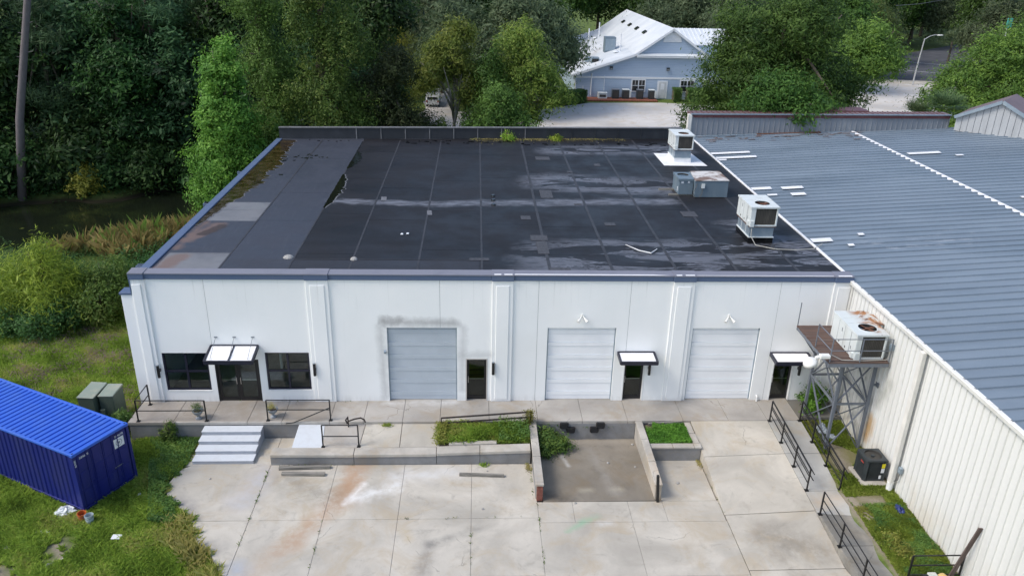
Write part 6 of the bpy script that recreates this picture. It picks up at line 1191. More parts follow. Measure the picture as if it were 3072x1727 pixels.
tree('dark_leaf_tree', 'dark maroon leaved tree behind the rear parapet', (5.9, 35.5, -.9), [(0, 0, 5.2, 3.1, 2.8, 2.7), (-1.2, 0, 8.4, 2.6, 2.4, 2.5), (.6, 0, 10.4, 2.0, 2.0, 1.9), (1.7, -.6, 6.0, 1.9, 1.9, 2.1)], 'darkv', 680, 52, .56, .12, r0=.2, seed=7, up=.3)
tree('cypress_tree', 'yellow green bald cypress behind the dark tree', (4.0, 60, -.9), [(0, 0, 5, 2.9, 2.7, 2.4), (.3, 0, 8.0, 2.3, 2.2, 2.3), (.2, 0, 10.4, 1.5, 1.5, 1.7), (2.4, 0, 5.6, 1.7, 1.7, 2.0)], 'cyp', 460, 44, .65, .17, r0=.22, seed=8, up=.5, aspect=.45)
tree('birch_like_tree', 'yellowing tree left of the ivy thicket with drooping branches', (11.0, 40, -.9), [(-.4, 0, 11.6, 2.2, 2.0, 2.0), (-1.8, -.3, 10.2, 1.9, 1.9, 1.4), (-2.4, 0, 8.9, 1.5, 1.5, 1.0), (1.2, 0, 9.8, 1.5, 1.5, 1.6), (.6, .2, 13.2, 1.2, 1.2, 1.2), (1.3, -.4, 8.0, 1.0, 1.1, 1.3), (-.2, .6, 9.6, 1.3, 1.3, 1.2)], 'yellow', 620, 44, .55, .15, r0=.2, bark='palebark', seed=9, up=.35, aspect=.5, droop=.25, shell=.5, limbs=14)
tree('birch_like_tree', 'yellowing tree right of the ivy thicket with bare pale branches', (17.6, 40.5, -.9), [(-.6, 0, 12.4, 2.3, 2.1, 2.3), (.2, 0, 9.8, 3.2, 2.7, 2.5), (2.2, -.2, 8.0, 2.2, 2.1, 1.6), (-1.9, 0, 7.4, 2.0, 2.0, 2.2), (-.6, 0, 6.4, 2.2, 2.0, 2.0)], 'yellow', 820, 44, .55, .15, r0=.22, bark='palebark', seed=10, up=.35, aspect=.5, droop=.25, shell=.5, limbs=18)
for (lab, x, y, bl_, kk, nc, sd) in [('ivy covered thicket at the foot of the two yellowing trees', 15.2, 35.2, [(-2.0, 0, 4.0, 2.3, 2.0, 3.6), (.4, 0, 4.6, 2.2, 2.0, 3.9), (1.9, 0, 4.0, 1.4, 1.5, 3.4), (-.4, .6, 7.6, 1.9, 1.8, 2.2)], 'ivy', 620, 12), ('dark leafy undergrowth between the two yellowing trees', 13.6, 39, [(0, 0, 5.5, 1.9, 1.8, 4.2), (.6, 0, 9.5, 1.4, 1.4, 3.0)], 'oak', 330, 13)]:
    tree('ivy_thicket', lab, (x, y, -.9), bl_, kk, nc, 44, .48, .13, cat='thicket', r0=.16, seed=sd, up=.2, flat=1.1, shell=.35)
tree('low_shrub', 'low green shrub behind the middle of the rear parapet', (9.4, 36, -.9), [(-1.0, 0, 5.4, 1.1, 1.0, 1.0), (.6, 0, 5.5, 1.1, 1.0, 1.0), (0, 0, 4.0, 1.6, 1.4, 1.8)], 'weed', 200, 40, .45, .13, cat='shrub', r0=.12, seed=14, up=.5)
tree('big_oak_tree', 'huge dark green oak overhanging the metal roof', (40.2, 41.0, -.9), [(-.2, 0, 13.6, 5.6, 5.0, 3.8), (-3.6, -.5, 9.6, 4.2, 4.2, 3.6), (3.2, -.5, 9.6, 4.6, 4.4, 3.8), (-1.2, -3.0, 8.2, 4.8, 4.2, 3.4), (-5.8, 0, 6.2, 3.0, 3.0, 2.6), (5.2, -1.5, 7.2, 2.8, 2.8, 2.4), (1.0, -5.0, 7.2, 4.0, 3.2, 2.8), (0, 2, 10.5, 6.0, 5.2, 4.4), (2.4, 0, 14.6, 3.4, 3.4, 2.8), (-2.8, -.6, 12.4, 3.8, 3.6, 3.2)], 'oak', 2500, 44, .74, .17, r0=.45, seed=15, up=.4, aspect=.6, limbs=10, shell=.3)
tree('hanging_oak_branch', 'leafy oak spray drooping over the grey rear wall', (37.4, 30.6, 4.0), [(-2.0, 0, 4.3, 1.9, 1.5, 1.0), (.4, -1.0, 3.7, 1.7, 1.4, 1.3), (2.2, 0, 4.2, 1.8, 1.5, 1.1), (-.4, .8, 5.2, 3.0, 1.8, 1.3)], 'oak', 300, 44, .6, .16, cat='tree', r0=.12, seed=16, up=.3, ttop=(0, 2.5, 4.4), limbs=8)
tree('oak_tree', 'lighter green oak right of the huge oak', (55.4, 59, -.9), [(0, 0, 9.2, 4.6, 4.2, 3.2), (3.0, 0, 9.2, 3.6, 3.4, 2.1), (-2.5, 0, 6.6, 3.4, 3.4, 3.2), (1.2, 0, 11.4, 3.0, 3.0, 2.2)], 'bright', 820, 44, .8, .2, r0=.35, seed=17, up=.4, aspect=.6, limbs=12)
tree('broad_tree', 'broad bright green tree at the right edge behind the gable', (68, 56, -.9), [(-3.4, 0, 5, 2.4, 2.4, 2.8), (-1.6, 0, 7.6, 2.8, 2.6, 2.8), (1.4, 0, 9.6, 3.3, 3.0, 3.1), (4.6, 0, 10.6, 3.6, 3.2, 3.4), (0, -2.2, 4.4, 3.7, 3.0, 3.3), (4.6, -2.0, 6, 3.9, 3.2, 3.8), (8, 0, 9, 4, 3.5, 4.5)], 'bright', 1300, 46, .75, .18, r0=.3, seed=18, up=.45, aspect=.6, limbs=10)
tree('broad_tree', 'farther green tree above the broad tree at the right edge', (84, 68, -.9), [(0, 0, 8, 5.0, 4.6, 4.0), (-4, 0, 6, 4, 4, 3.6), (4, 0, 10.5, 5, 4.6, 4.0), (0, 0, 12.5, 4, 4, 3)], 'oak', 760, 42, .95, .23, r0=.35, seed=19, up=.45, aspect=.6)
tree('weeping_tree', 'brownish green weeping tree behind the street lamp', (80.5, 112, -.9), [(0, 0, 10.5, 6, 5, 3.6), (-3.5, 0, 7.6, 4, 4, 3.4), (4, 0, 8, 4.2, 4, 3.6), (2, -2, 5.6, 4.4, 3.6, 2.6)], 'weep', 620, 40, 1.0, .27, r0=.4, seed=20, up=.2, aspect=.4, flat=1.3, droop=.3)
# --- forest prototypes and their copies
FP = []
for i, (lk, bl_, lf, asp, fl) in enumerate([('forest', [(0, 0, 5.5, 3.4, 3.2, 3.0), (-1.4, .5, 9.0, 3.0, 2.8, 2.8), (1.2, -.4, 11.5, 2.7, 2.6, 2.6), (.2, 0, 14.2, 1.9, 1.9, 2.0)], .21, .7, .7), ('forestb', [(.6, 0, 4.6, 3.8, 3.4, 2.8), (-1, 0, 7.6, 3.0, 3.0, 2.6), (1.0, .4, 10.0, 2.4, 2.4, 2.4)], .2, .8, .7),
                                       ('pine', [(0, 0, 8, 2.6, 2.6, 1.4), (-1.2, .6, 10.5, 2.4, 2.2, 1.3), (1.0, -.5, 12.5, 2.2, 2.0, 1.3), (0, 0, 15, 1.6, 1.6, 1.5), (1.6, .8, 6.2, 2.0, 1.8, 1.1)], .30, .14, .6), ('live', [(0, 0, 7.4, 5.2, 4.8, 3.0), (-3.4, 0, 6.0, 3.6, 3.4, 2.6), (3.4, .3, 6.4, 3.8, 3.4, 2.8), (.5, 0, 10.0, 3.6, 3.4, 2.4)], .25, .55, .7), ('oak', [(0, 0, 7.0, 4.4, 4.2, 3.2), (-2.2, 0, 9.8, 3.2, 3.2, 2.6), (2.0, .2, 10.4, 3.4, 3.2, 2.8)], .25, .6, .7)]):
    o = tree('forest_tree' if i < 2 else ('pine_tree' if i == 2 else 'live_oak_tree' if i == 3 else 'background_oak_tree'), 'prototype', (0, 0, -200), bl_, lk, [330, 310, 300, 460, 420][i], [62, 62, 60, 52, 52][i], [.95, .9, .85, 1.05, 1.05][i], lf, r0=.22, seed=30 + i, up=.4, aspect=asp, flat=fl, group='trees around the site'); FP.append(o)
def spot(pi, x, y, s, lab, zb=None, sz=1.):
    place(FP[pi], (x, y, float(tz(x, y)) if zb is None else zb), random.uniform(0, 6.28), (s, s, s * sz), lab, ['dark forest trees beyond the pond', 'dark forest trees beyond the pond', 'pines beyond the pond', 'live oaks around the lot', 'oaks far behind the house'][pi])
FSP = [(0, -41, 36, 1.1, 'dark tree at the far left edge of the pond forest'), (1, -35, 37.5, 1.15, 'dark tree left of the bare pine trunk'), (0, -29.5, 40, 1.2, 'dark tree right behind the bare pine trunk'), (2, -24.5, 41, 1.0, 'pine with tufted crown right of the bare pine trunk'), (1, -22, 43.5, 1.2, 'dark tree behind the tufted pine'),
       (0, -18, 41.5, 1.0, 'dark tree above the middle of the pond bank'), (2, -16.5, 44.5, 1.15, 'taller pine above the middle of the pond bank'), (1, -13.2, 42.5, 1.05, 'dark tree left of the sweetgum'), (0, -10.5, 46, 1.2, 'tall dark tree behind the sweetgum'), (2, -33, 45, 1.15, 'pine in the second row at the far left'),
       (0, -38, 47, 1.3, 'tall dark tree in the second row at the far left'), (1, -27.5, 49, 1.4, 'tall dark tree in the second row behind the bare trunk'), (0, -21, 51, 1.35, 'tall dark tree in the second row left of centre'), (2, -13, 52, 1.2, 'pine in the second row behind the sweetgum'), (1, -7.5, 43, 1.15, 'dark tree right of the sweetgum top'),
       (0, -6, 53, 1.35, 'tall dark tree behind the vine hung trees'), (1, -1, 46, 1.2, 'dark tree behind the tall smothered tree'), (0, 2.5, 52, 1.2, 'dark tree between the smothered tree and the cypress'), (1, -46, 41, 1.3, 'dark tree outside the left edge of the pond forest'), (0, -31, 57, 1.6, 'very tall dark tree at the back left'), (0, -19, 60, 1.6, 'very tall dark tree at the back above the pond'), (0, -9, 62, 1.6, 'very tall dark tree at the back above the sweetgum'), (1, -44, 56, 1.7, 'very tall dark tree at the far back left corner')]
for f in FSP: spot(*f)
BSP = [(3, 10.5, 74, 1.15, 'grey green live oak behind the left yellowing tree'), (3, 17.5, 72.5, 1.25, 'grey green live oak between the yellowing trees and the house'), (3, 21.2, 76, 1.15, 'grey green live oak hanging over the house roof'), (3, 8, 88, 1.2, 'live oak behind the utility pole'), (0, -2, 80, 1.25, 'dark tree left of the utility pole'), (0, 6, 103, 1.35, 'dark tree far behind the utility pole'), (0, -6, 95, 1.4, 'dark tree far behind the cypress'),
       (4, 14, 112, 1.5, 'far oak behind the live oaks'), (0, 23, 118, 1.5, 'far dark tree left of the house ridge'), (4, 31, 138, 1.6, 'far oak left of the house gable ridge'), (0, 40, 152, 1.7, 'far dark tree behind the house ridge'), (3, 51, 122, 1.35, 'far live oak right behind the house roof'), (3, 58, 112, 1.3, 'far live oak behind the wing roof'), (4, 50, 150, 1.7, 'far oak above the house wing'), (4, 62, 135, 1.6, 'far oak above the huge oak'),
       (4, 68, 96, 1.25, 'oak behind the lighter green oak'), (3, 73, 122, 1.4, 'far live oak left of the weeping tree'), (4, 88, 132, 1.5, 'far oak right of the weeping tree'), (3, 99, 99, 1.2, 'live oak behind the right hand trees'), (4, 92, 150, 1.5, 'far oak beyond the road'), (4, 122, 142, 1.5, 'far oak at the top right corner'), (3, 95, 158, 1.7, 'far live oak beyond the bend of the road'), (0, 15, 150, 1.9, 'distant dark tree above the live oaks'), (4, 78, 160, 1.8, 'distant oak behind the weeping tree'), (0, 0, 130, 1.8, 'distant dark tree above the utility pole'), (4, 112, 168, 1.8, 'distant oak at the right horizon'), (0, -16, 118, 1.9, 'distant dark tree above the sweetgum'), (0, -34, 90, 1.9, 'distant dark tree at the far left horizon'), (4, 134, 160, 1.7, 'distant oak beyond the right edge'), (0, 60, 172, 2., 'distant dark tree behind the house wing'), (4, 101, 163, 1.6, 'distant oak beyond the road bend'), (3, 116, 178, 1.8, 'distant live oak beyond the road bend'), (4, 130, 186, 1.8, 'distant oak at the far right corner'), (3, 88, 176, 1.9, 'distant live oak above the weeping tree'), (4, 150, 214, 2.2, 'very distant oak at the end of the road'), (3, 138, 196, 2.0, 'very distant live oak left of the road end'), (4, 168, 222, 2.2, 'very distant oak right of the road end'), (0, 128, 205, 2.4, 'very distant dark tree behind the road end'), (0, 108, 210, 2.4, 'very distant dark tree left of the road end'), (0, 180, 250, 2.6, 'very distant dark tree at the horizon'), (0, 30, 172, 2., 'distant dark tree behind the house')]
for b_ in BSP: spot(*b_)
for f in [(3, 97, 148, 1.5, 'low live oak beyond the road left of the palm', -4), (4, 110, 162, 1.6, 'low oak beyond the road behind the palm', -4.5), (4, 88, 142, 1.4, 'low oak beyond the road behind the lamp', -4), (3, 122, 172, 1.7, 'low live oak beyond the road right of the palm', -5), (0, 104, 172, 1.6, 'low dark tree beyond the road behind the lamp', -3)]: spot(*f)
for o in FP:
    for ch in list(o.children): bpy.data.objects.remove(ch)
    bpy.data.objects.remove(o)
# bank shrubs
def shrub(lab, loc, blobs, lk, nc, seed, leaf=.14, clr=.45, **kw):
    return tree(kw.pop('name', 'bank_shrub'), lab, loc, blobs, lk, nc, 38, clr, leaf, cat=kw.pop('cat', 'shrub'), r0=.06, seed=seed, limbs=6, group=kw.pop('group', None), **kw)
sh0 = shrub('prototype', (0, 0, -200), [(0, 0, 1.2, 2.2, 1.8, 1.5), (-1.2, .3, 2.2, 1.6, 1.5, 1.3), (1.2, -.2, 1.6, 1.7, 1.5, 1.2), (.2, 0, 3.0, 1.2, 1.2, 1.0)], 'forest', 330, 40, .16, .55)
for x, y, s, lab in [(-27, 36, 1.4, 'dark bank shrub at the left edge of the pond'), (-23.6, 37.6, 1.1, 'dark bank shrub below the bare pine trunk'), (-19.2, 39.2, 1.25, 'dark bank shrub at the middle of the far bank'), (-15.6, 39.6, 1.2, 'dark bank shrub left of the pond corner'), (-12.0, 40.4, 1.3, 'dark bank shrub behind the sweetgum foot'), (-31, 34.5, 1.5, 'dark bank shrub outside the left edge'), (-21.3, 41, 1.8, 'tall dark shrub in the second row of the far bank'), (-9, 41, 1.5, 'dark shrub at the right end of the pond')]:
    place(sh0, (x, y, float(tz(x, y)) - .1), random.uniform(0, 6), s, lab, 'dark shrubs on the far pond bank')
for ch in list(sh0.children): bpy.data.objects.remove(ch)
bpy.data.objects.remove(sh0)
shrub('yellowish shrub at the water edge of the far bank', (-20.6, 36.4, -1.6), [(0, 0, 1.1, 1.3, 1.1, 1.2), (.3, 0, 2.0, .8, .8, .8)], 'cyp', 110, 41)
shrub('green shrub between the sweetgum and the tall smothered tree', (-3.4, 31.5, -1), [(0, 0, 3, 1.9, 1.7, 3.0), (.5, 0, 5.6, 1.4, 1.3, 2.0), (-.6, 0, 4.6, 1.4, 1.3, 2.2)], 'vine', 260, 42, name='tall_shrub', flat=1.1)
shrub('feathery bright green willow at the left edge', (-11.0, 9.6, -1), [(0, 0, 1.9, 2.6, 2.2, 1.9), (.9, -.3, 3.0, 1.7, 1.6, 1.3), (-1.8, -.4, 2.6, 1.9, 1.7, 1.9), (1.3, .2, 2.2, 1.5, 1.4, 1.6), (.8, .0, 4.5, .9, .9, .9), (.2, 0, 3.6, 1.5, 1.4, 1.2)], 'willow', 520, 43, .17, .6, name='willow_shrub', aspect=.22, flat=1.0, droop=.5, up=.25)
for lab, x, y, bl_, lk, sd, nc in [('dark bramble mound next to the white building corner', -5.6, 12.4, [(0, 0, 1.4, 2.2, 1.8, 1.7), (.9, .3, 2.4, 1.6, 1.5, 1.5), (-1.4, 0, 1.8, 1.7, 1.6, 1.7)], 'bramble', 44, 420), ('viny bramble mound right of the willow', -7.9, 9.8, [(0, 0, 1.5, 1.9, 1.6, 1.7), (.6, .5, 2.7, 1.5, 1.4, 1.3), (-1.0, -.4, 1.0, 1.4, 1.3, 1.2)], 'vine', 45, 360), ('low bramble mound in front of the willow', -10.6, 8.1, [(0, 0, .9, 1.9, 1.2, 1.1), (1.2, .3, 1.1, 1.2, 1.0, 1.0), (-1.6, .2, 1.0, 1.3, 1.1, 1.1)], 'bramble', 46, 340), ('bramble mound behind the low mound', -9.2, 11.2, [(0, 0, 1.3, 1.7, 1.5, 1.6), (-1.2, .8, 1.6, 1.4, 1.3, 1.6)], 'bramble', 47, 260)]:
    shrub(lab, (x, y, -1), bl_, lk, nc, sd, .085, .34, name='bramble_mound', flat=.9)
shrub('small leafy shrub at the foot of the green cabinets', (-2.45, -1.0, -.88), [(0, 0, .45, .5, .45, .5), (.2, -.1, .8, .3, .3, .3)], 'weed', 80, 48, .055, .16, name='small_shrub')
shrub('dark leafy bush growing in the loading pit corner', (16.2, -2.4, -.93), [(-.1, .05, .4, .62, .55, .45), (.42, -.2, .32, .5, .42, .35), (-.25, -.6, .28, .4, .5, .36)], 'weed', 200, 49, .06, .2, name='pit_bush')
shrub('thin creeper climbing the retaining wall', (-.1, -1.85, -.85), [(0, 0, .35, .35, .2, .4), (.05, 0, .75, .2, .12, .2)], 'weed', 50, 50, .05, .14, name='wall_creeper')
pm = crown('foliage', [(0, 0, .75, .4, .38, .42), (-.15, .1, 1.0, .3, .3, .3), (-.5, .1, .5, .35, .3, .3), (-.3, -.25, .35, .35, .3, .3)], 170, 30, .16, .06, seed=51); mesh_obj('foliage', pm, LM['cover'], vp)
for u in [o for o in bpy.data.objects if o.name.startswith('garden_urn')]:
    x = u.location.x; mesh_obj('foliage', crown('foliage', [(0, 0, .58, .22, .2, .26)] if x < 2 else [(-.05, 0, .55, .14, .14, .2)], 40 if x < 2 else 26, 18, .1, .035, seed=52, aspect=.4), LM['weed' if x < 2 else 'drygrass'], u)
# hedges at the house
for lab, x, y, L, ang in [('clipped hedge curving round the left corner of the blue house', 25.6, 80.6, 6.4, .6), ('clipped hedge between the house door and the right window', 46.6, 84.6, 6.0, 0), ('small clipped bush right of the house door', 42.2, 84.6, 1.2, 0)]:
    o = thing('clipped_hedge', lab, 'hedge', (x, y, -.8), ang); n = 420 if L > 5 else 120; g = np.random.default_rng(int(x)); C = g.uniform([-L/2, -.8, 0], [L/2, .8, 1.7], (n * 24, 3)); f = g.integers(0, 5, len(C)); C[f == 0, 1] = -.8; C[f == 1, 2] = 1.7; C[f == 2, 2] = 1.7; C[f == 3, 1] = -.8
    mesh_obj('hedge_leaves', leaf_mesh('hedge_leaves', C + g.normal(size=C.shape) * .06, np.array([0, -.5, .8]) + g.normal(size=C.shape) * .5, g.uniform(.06, .14, len(C)), .7, g.random(len(C)), g.random(len(C)), g=g), LM['hedge'], o); B(-L/2 + .1, L/2 - .1, -.7, .7, 0, 1.6).build('hedge_core', M['soil'], o, world=False)
# bare pine trunk
pt = thing('bare_pine_trunk', 'tall bare grey pine trunk at the left edge', 'tree', (-25.6, 35.2, -1.6)); MB().tube([(-25.6, 35.2, -1.6), (-24.2, 35, 5.4), (-22.9, 35, 10), (-21.5, 35, 15), (-20.2, 35, 20)], [.36, .31, .28, .25, .22], 12).build('trunk', M['pinebark'], pt, smooth=True)
g_ = random.Random(5)
for k in range(7): z = g_.uniform(5, 14); f = (z + 1.6) / 21.6; x = -25.6 + 5.4 * f; MB().tube([(x, 35, z), (x + g_.choice((-1, 1)) * g_.uniform(.3, .7), 34.8, z + .15)], [.05, .02], 5).build('stub', M['pinebark'], pt)
# palms
def palm(lab, loc, h, r, n, seed, name='palm_tree', droop=.5):
    o = thing(name, lab, 'palm', loc); g = np.random.default_rng(seed); V = []; rn = []
    if h > .5: MB().tube([(0, 0, 0), (.1, 0, h * .6), (0, 0, h)], [.25, .2, .2], 9).build('trunk', M['bark'], o, world=False)
    for k in range(n):
        a = g.uniform(0, 6.283); e = g.uniform(-.3, 1.35); d = np.array([math.cos(a) * math.cos(e), math.sin(a) * math.cos(e), math.sin(e)]); s = np.cross(d, [0, 0, 1.]); s /= np.linalg.norm(s) + 1e-9; c = np.array([0, 0, h]) + d * r * .45
        for q in range(16):
            t = (q / 15 - .5) * 2.3; dd = d * math.cos(t) + s * math.sin(t); tip = c + dd * r * .62 + np.array([0, 0, -droop * r * .18 * g.random()]); w_ = np.cross(dd, np.cross(d, s)) * .035 * r * .5
            V.append([c - w_, c + w_, tip + w_ * .2, tip - w_ * .2]); rn.append(g.random())
    rn = np.array(rn); mesh_obj('fronds', quads('fronds', np.array(V), rn, rn), LM['palm'], o); return o
palm('palm tree beside the bend of the road', (112, 136, -.8), 4.2, 2.6, 46, 61); palm('fan palm showing above the maroon roof edge', (53.4, 36, 4.2), 2.6, 2.2, 44, 62); palm('small fan palm left of the larger fan palm', (50.6, 35.2, 4.0), 2.6, 1.6, 24, 63)

# ---- grasses, reeds, ground cover
def blades(name, P, h, wd, lean, lk, label, seed, kind='stuff', parent=None):
    g = np.random.default_rng(seed); n = len(P); h = h * (.55 + .95 * noise2(P * 1.9 + 3.1)); a = g.uniform(0, 6.283, n); d = np.stack([np.cos(a), np.sin(a), np.zeros(n)], 1); l = g.uniform(0, lean, n)[:, None]; hh = (h * g.uniform(.5, 1.3, n))[:, None]; s = np.stack([-np.sin(a), np.cos(a), np.zeros(n)], 1) * (wd * g.uniform(.6, 1.4, n))[:, None]
    up = np.array([0, 0, 1.]); mid = P + up * hh * .55 + d * hh * l * .3; tip = P + up * hh * (1 - .3 * l) + d * hh * l
    V = np.empty((n, 4, 3)); V[:, 0] = P - s; V[:, 1] = P + s; V[:, 2] = tip; V[:, 3] = mid - s * .8
    o = mesh_obj(name, quads(name, V, g.random(n), noise2(P)), LM[lk], parent)
    if label: o['label'] = label
    if kind: o['kind'] = kind
    return o
def noise2(P): x, y = P[:, 0], P[:, 1]; return np.clip(.5 + .22 * np.sin(x * 1.7 + 1.3 * np.sin(y * 1.1)) + .2 * np.sin(y * 2.3 + 1.7 * np.sin(x * .8)) + .12 * np.sin(x * 5 + y * 4), 0, 1)
def scatter(n, x0, x1, y0, y1, seed, keep):
    g = np.random.default_rng(seed); P = np.stack([g.uniform(x0, x1, n), g.uniform(y0, y1, n)], 1); P = P[keep(P[:, 0], P[:, 1])]; return np.column_stack([P, tz(P[:, 0], P[:, 1])])
EX = np.array([e[1] for e in (EDGE + EDGE2)][::-1]); EY = np.array([e[0] for e in (EDGE + EDGE2)][::-1])
ck, sk_ = math.cos(KH), math.sin(KH)
def in_cont(x, y): u = (x - KX) * ck + (y - KY) * sk_; v = -(x - KX) * sk_ + (y - KY) * ck; return (u > -.02) & (u < Wc + .02) & (v > -.02)
def left_ok(x, y): e = np.interp(y, EX, EY) + .18 * np.sin(y * 7) + .1 * np.sin(y * 17); return (x < e) & ~in_cont(x, y) & ~((x > -1.75) & (y > -1.72)) & ~((x > 1.2) & (y > -3.7))
dirtpatch = lambda x, y: (np.hypot(x + 1.6, (y + 8.5) * .7) < .55) | (np.hypot(x + 3.2, y + 10.1) < .9)
blades('grass', scatter(190000, -9, 4.8, -12.5, -1.75, 71, lambda x, y: left_ok(x, y) & ~(dirtpatch(x, y) & (np.sin(9 * x) * np.sin(8 * y) > -.6))), .19, .013, 1.1, 'grass', 'rough green grass round the container', 71)
blades('grass', scatter(9000, 1.5, 4.9, -12.5, -7, 72, lambda x, y: left_ok(x, y) & (x > np.interp(y, EX, EY) - 1.1)), .32, .013, .9, 'drygrass', 'taller straw coloured grass along the slab edge', 72)
def mound_ok(x, y): return ~in_cont(x, y) & ~((x > -2.0) & (y > -1.8)) & (pond_d(x, y) > 7)
blades('grass', scatter(230000, -19, -1.9, -3.6, 19, 73, mound_ok), .17, .015, 1.0, 'grass', 'green grass bank left of the white building', 73)
g = np.random.default_rng(74); ctr = np.stack([g.uniform(-15, -2.2, 90), g.uniform(.5, 9, 90)], 1); PP = (ctr[:, None] + g.normal(size=(90, 120, 2)) * .32).reshape(-1, 2); PP = PP[mound_ok(PP[:, 0], PP[:, 1])]; PP = np.column_stack([PP, tz(PP[:, 0], PP[:, 1]) + .03])
blades('flowering_weeds', PP, .16, .012, 1.0, 'pinkweed', 'patches of pinkish weeds on the grass bank', 74)
def leaves_on(name, P, size, lk, lab, seed, up=1., hgt=.12, aspect=.75, parent=None, kind='stuff'):
    g = np.random.default_rng(seed); n = len(P); Q = P.copy(); Q[:, 2] += g.random(n) * hgt * (.4 + noise2(P)); o = mesh_obj(name, leaf_mesh(name, Q, np.array([0, 0, up]) + g.normal(size=(n, 3)) * .5, size * g.uniform(.6, 1.4, n), aspect, g.random(n), noise2(P * 2.1), g=g), LM[lk], parent)
    if lab: o['label'] = lab
    if kind: o['kind'] = kind
    return o
leaves_on('ground_vines', scatter(60000, -1.5, 2.2, -7.2, -1.72, 75, lambda x, y: left_ok(x, y) & (x > -.9 - .35 * (y + 2)) & (x < 1.9 + .2 * np.sin(6 * y))), .05, 'weed', 'dense green vines between the container and the steps', 75, hgt=.22)
blades('grass', scatter(60000, 27.38, 29.4, -12.5, -1.5, 76, lambda x, y: (np.hypot(x - 28.3, (y + 4.2) * .8) > .75 + .3 * np.sin(5 * x + 4 * y)) & ((np.sin(x * 3.1 + 1.4 * np.sin(2 * y)) + np.sin(y * 2.7) > -1.2) | (np.sin(x * 31 + y * 17) > .3)) & ~((x > 28.2) & (y > -6.12) & (y < -4.8)) & ~((np.abs(y + 7) < .35) & (x < 28.8))), .10, .010, 1.2, 'grass', 'patchy grass strip along the ivory metal wall', 76)
leaves_on('broadleaf_weeds', scatter(26000, 27.5, 29.35, -11.5, -7.2, 77, lambda x, y: (x > 27.75 + .12 * np.sin(9 * y)) & (np.sin(x * 4 + y * 3) + np.sin(y * 5.1) > -.6)), .035, 'weed', 'low broadleaf weeds on the strip by the wall', 77, hgt=.12)
for lab, x, y in [('bright yellow green weed clump beside the path', 27.95, -9.2), ('smaller yellow green weed clump nearer the camera', 28.0, -9.9)]: shrub(lab, (x, y, -.28), [(0, 0, .14, .22, .25, .18)], 'autumn', 30, int(-y * 10), .05, .14, name='weed_clump', cat='weed')
g = np.random.default_rng(78); Q = g.uniform([20.4, -3.28, -.2], [22.2, -1.85, -.17], (9000, 3)); Q = Q[~((Q[:, 0] < 20.75) & (Q[:, 1] > -2.15))]
leaves_on('ground_cover', Q, .042, 'cover', 'bright green ground cover filling the square planter', 78, hgt=.20)
Q = g.uniform([11.45, -3.1, -.25], [15.3, -1.8, -.2], (16000, 3)); Q[:, 2] = np.interp(Q[:, 1], [-3.2, -1.73], [-.27, -.1]); Q = Q[(Q[:, 1] > -2.95) | (Q[:, 0] > 14) | (g.random(len(Q)) < .35)]
blades('planter_grass', Q[:9000], .22, .012, 1.1, 'grass', 'overgrown grass in the long planter bed', 79); yel = Q[9000:]; yel = yel[(yel[:, 1] < -2.5) | (yel[:, 0] < 11.8)]; leaves_on('planter_creeper', yel, .05, 'autumn', 'yellowing creeper along the front of the long planter bed', 80, hgt=.22); leaves_on('planter_weeds', Q[::3][Q[::3][:, 0] > 14], .055, 'weed', 'leafy weeds at the right end of the long planter bed', 81, hgt=.55)
g = np.random.default_rng(82); hang = np.column_stack([g.normal(11.5, .15, 900), g.uniform(-3.2, -1.75, 900), g.uniform(-.28, .02, 900)]); leaves_on('planter_creeper', hang, .05, 'autumn', 'yellowing creeper spilling over the left end of the planter bed', 82, hgt=.1)
vine2 = np.column_stack([g.normal(15.35, .12, 900), g.normal(-1.85, .1, 900), g.uniform(-.1, .6, 900)]); leaves_on('rail_creeper', vine2, .04, 'autumn', 'brown creeper on the end of the leaning railing', 83, hgt=.05)
# reeds at the pond edge
RP_ = scatter(26000, -19, -4.5, 15.5, 34, 84, lambda x, y: (pond_d(x, y) > 5.6) & (pond_d(x, y) < 9.4 + 1.2 * np.sin(x)) & (y < 33) & (x > -15.6 + .6 * np.sin(y * 2)))
blades('reeds', np.repeat(RP_, 2, 0) + np.random.default_rng(5).normal(size=(2 * len(RP_), 3)) * np.array([.08, .08, 0]), 1.15, .012, .7, 'reed', 'dry golden reeds along the near pond edge', 84); blades('reeds', RP_[::8] + np.array([0, 0, 0.]), 1.5, .013, .45, 'bright', 'green reeds rising among the dry reeds', 85)
leaves_on('bank_growth', scatter(42000, -22, -2.2, 11.5, 28, 86, lambda x, y: (pond_d(x, y) > 6.6) & (x < -1.6)), .07, 'bramble', 'low green growth between the reeds and the building', 86, hgt=.9)
leaves_on('undergrowth', scatter(52000, -44, 4, 35, 60, 90, lambda x, y: pond_d(x, y) > 6.2), .14, 'forest', 'dark undergrowth of the pond forest', 90, hgt=1.8)
leaves_on('undergrowth', scatter(16000, -6, 20, 27.6, 42, 91, lambda x, y: (pond_d(x, y) > 6.5) & ((x < 6) | ((x > 11) & (y < 38)))), .1, 'weed', 'weedy undergrowth behind the rear parapet', 91, hgt=.9)
blades('lawn', scatter(6000, 84, 92, 80, 98, 92, lambda x, y: (x - 84) * 1.6 + 78 > y - 6), .2, .05, .8, 'cover', 'small bright lawn beside the gravel drive', 92)
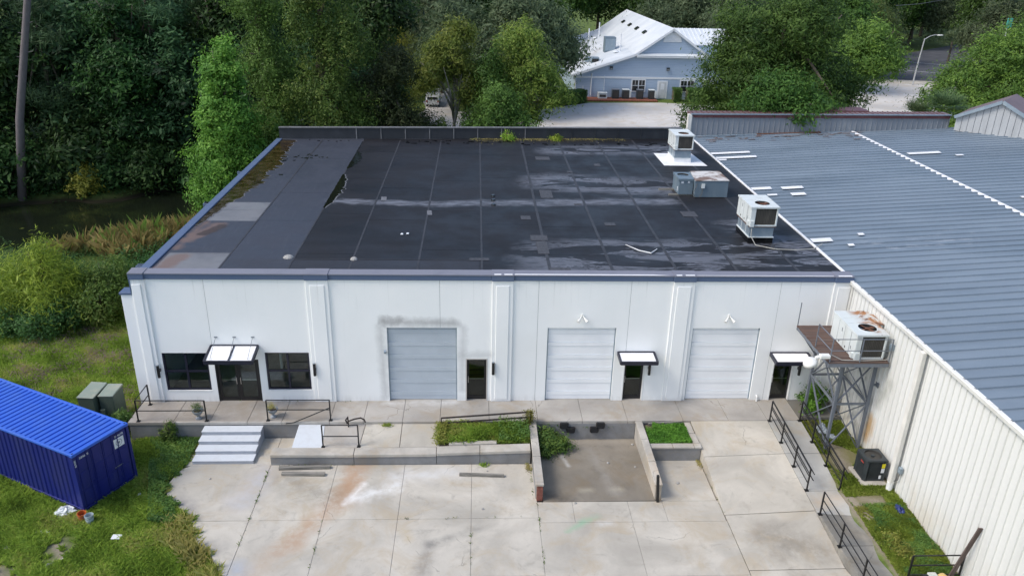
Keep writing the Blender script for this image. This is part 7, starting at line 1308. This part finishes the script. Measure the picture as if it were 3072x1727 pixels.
# growth and leaf litter on the roof edge
g = np.random.default_rng(87); n = 2600; lx = g.uniform(12.5, 24, n); keep = g.random(n) < np.interp(lx, [12.5, 14, 18.5, 24], [.3, 1, .7, .25]); lx = lx[keep]; ly = np.array([RB(x) for x in lx]) - g.gamma(1.3, .22, len(lx)) - .1
lit = leaves_on('roof_leaf_litter', np.column_stack([lx, ly, np.full(len(lx), 6.125)]), .045, 'reed', 'brown leaf litter along the rear parapet', 87, hgt=.05)
shrub('small bright weed growing at the rear parapet', (15.4, RB(15.4) - .5, 6.1), [(0, 0, .18, .4, .28, .2), (-.2, .25, .5, .15, .1, .35)], 'willow', 46, 88, .06, .16, name='roof_weed', cat='weed'); shrub('small pale weed farther right at the rear parapet', (18.8, RB(18.8) - .5, 6.1), [(0, 0, .16, .45, .25, .16)], 'willow', 34, 89, .06, .15, name='roof_weed', cat='weed')
# leaf litter heaps and tufts on concrete
def tuft(lab, x, y, z, n, h, lk, seed): 
    g = np.random.default_rng(seed); P = np.column_stack([g.normal(x, .1, n), g.normal(y, .06, n), np.full(n, z)]); o = blades('weed_tuft', P, h, .014, 1.3, lk, None, seed, None); tag(o, lab, 'weed')
tuft('small weed tuft at the foot of the walkway edge', 9.2, -1.85, -.11, 90, .12, 'grass', 101); tuft('small weed tuft below the curb wall', 13.35, -3.82, -.8, 70, .12, 'grass', 102)
def heap(lab, x, y, z, sx, sy, seed): g = np.random.default_rng(seed); P = np.column_stack([g.normal(x, sx, 260), g.normal(y, sy, 260), np.full(260, z)]); o = leaves_on('leaf_heap', P, .03, 'darkv' if False else 'reed', None, seed, hgt=.05, kind='stuff'); o['label'] = lab
heap('brown leaves gathered in the corner below the square planter', 22.42, -3.75, -.79, .06, .2, 103); heap('brown leaves gathered in the corner at the pit wall', 15.2, -4.0, -.79, .08, .16, 104)

g = np.random.default_rng(120); JP = []
for (xa, ya, xb, yb2, n) in [(4.6, -3.9, 4.6, -8.6, 190), (7.32, -7.1, 7.32, -10, 60), (15.42, -6.3, 15.45, -12, 150), (12.86, -8, 12.86, -12, 90), (-1.2, -1.78, 1.3, -1.78, 160), (4.7, -3.76, 8, -3.76, 60), (15.3, -3.8, 15.3, -6, 80), (22.55, -4, 22.55, -7, 70), (27.44, -2, 27.4, -9, 400), (9.5, -7.12, 15, -7.12, 60), (20.4, -3.2, 22.4, -3.24, 30), (15.7, -1.8, 20, -1.8, 60), (-1, -.02, 8, -.02, 40)]:
    t = g.random(n); t = t[np.sin(t * 23 + xa) + g.normal(size=n) * .6 > .3]; JP.append(np.column_stack([xa + (xb - xa) * t + g.normal(size=len(t)) * .02, ya + (yb2 - ya) * t + g.normal(size=len(t)) * .02, np.full(len(t), -.79 if ya < -3 and xa < 27 else (-.02 if ya > -.1 else -.85 if xa < 2 else -.3))]))
blades('joint_weeds', np.concatenate(JP), .07, .012, 1.4, 'weed', 'tiny weeds in the slab joints', 120)
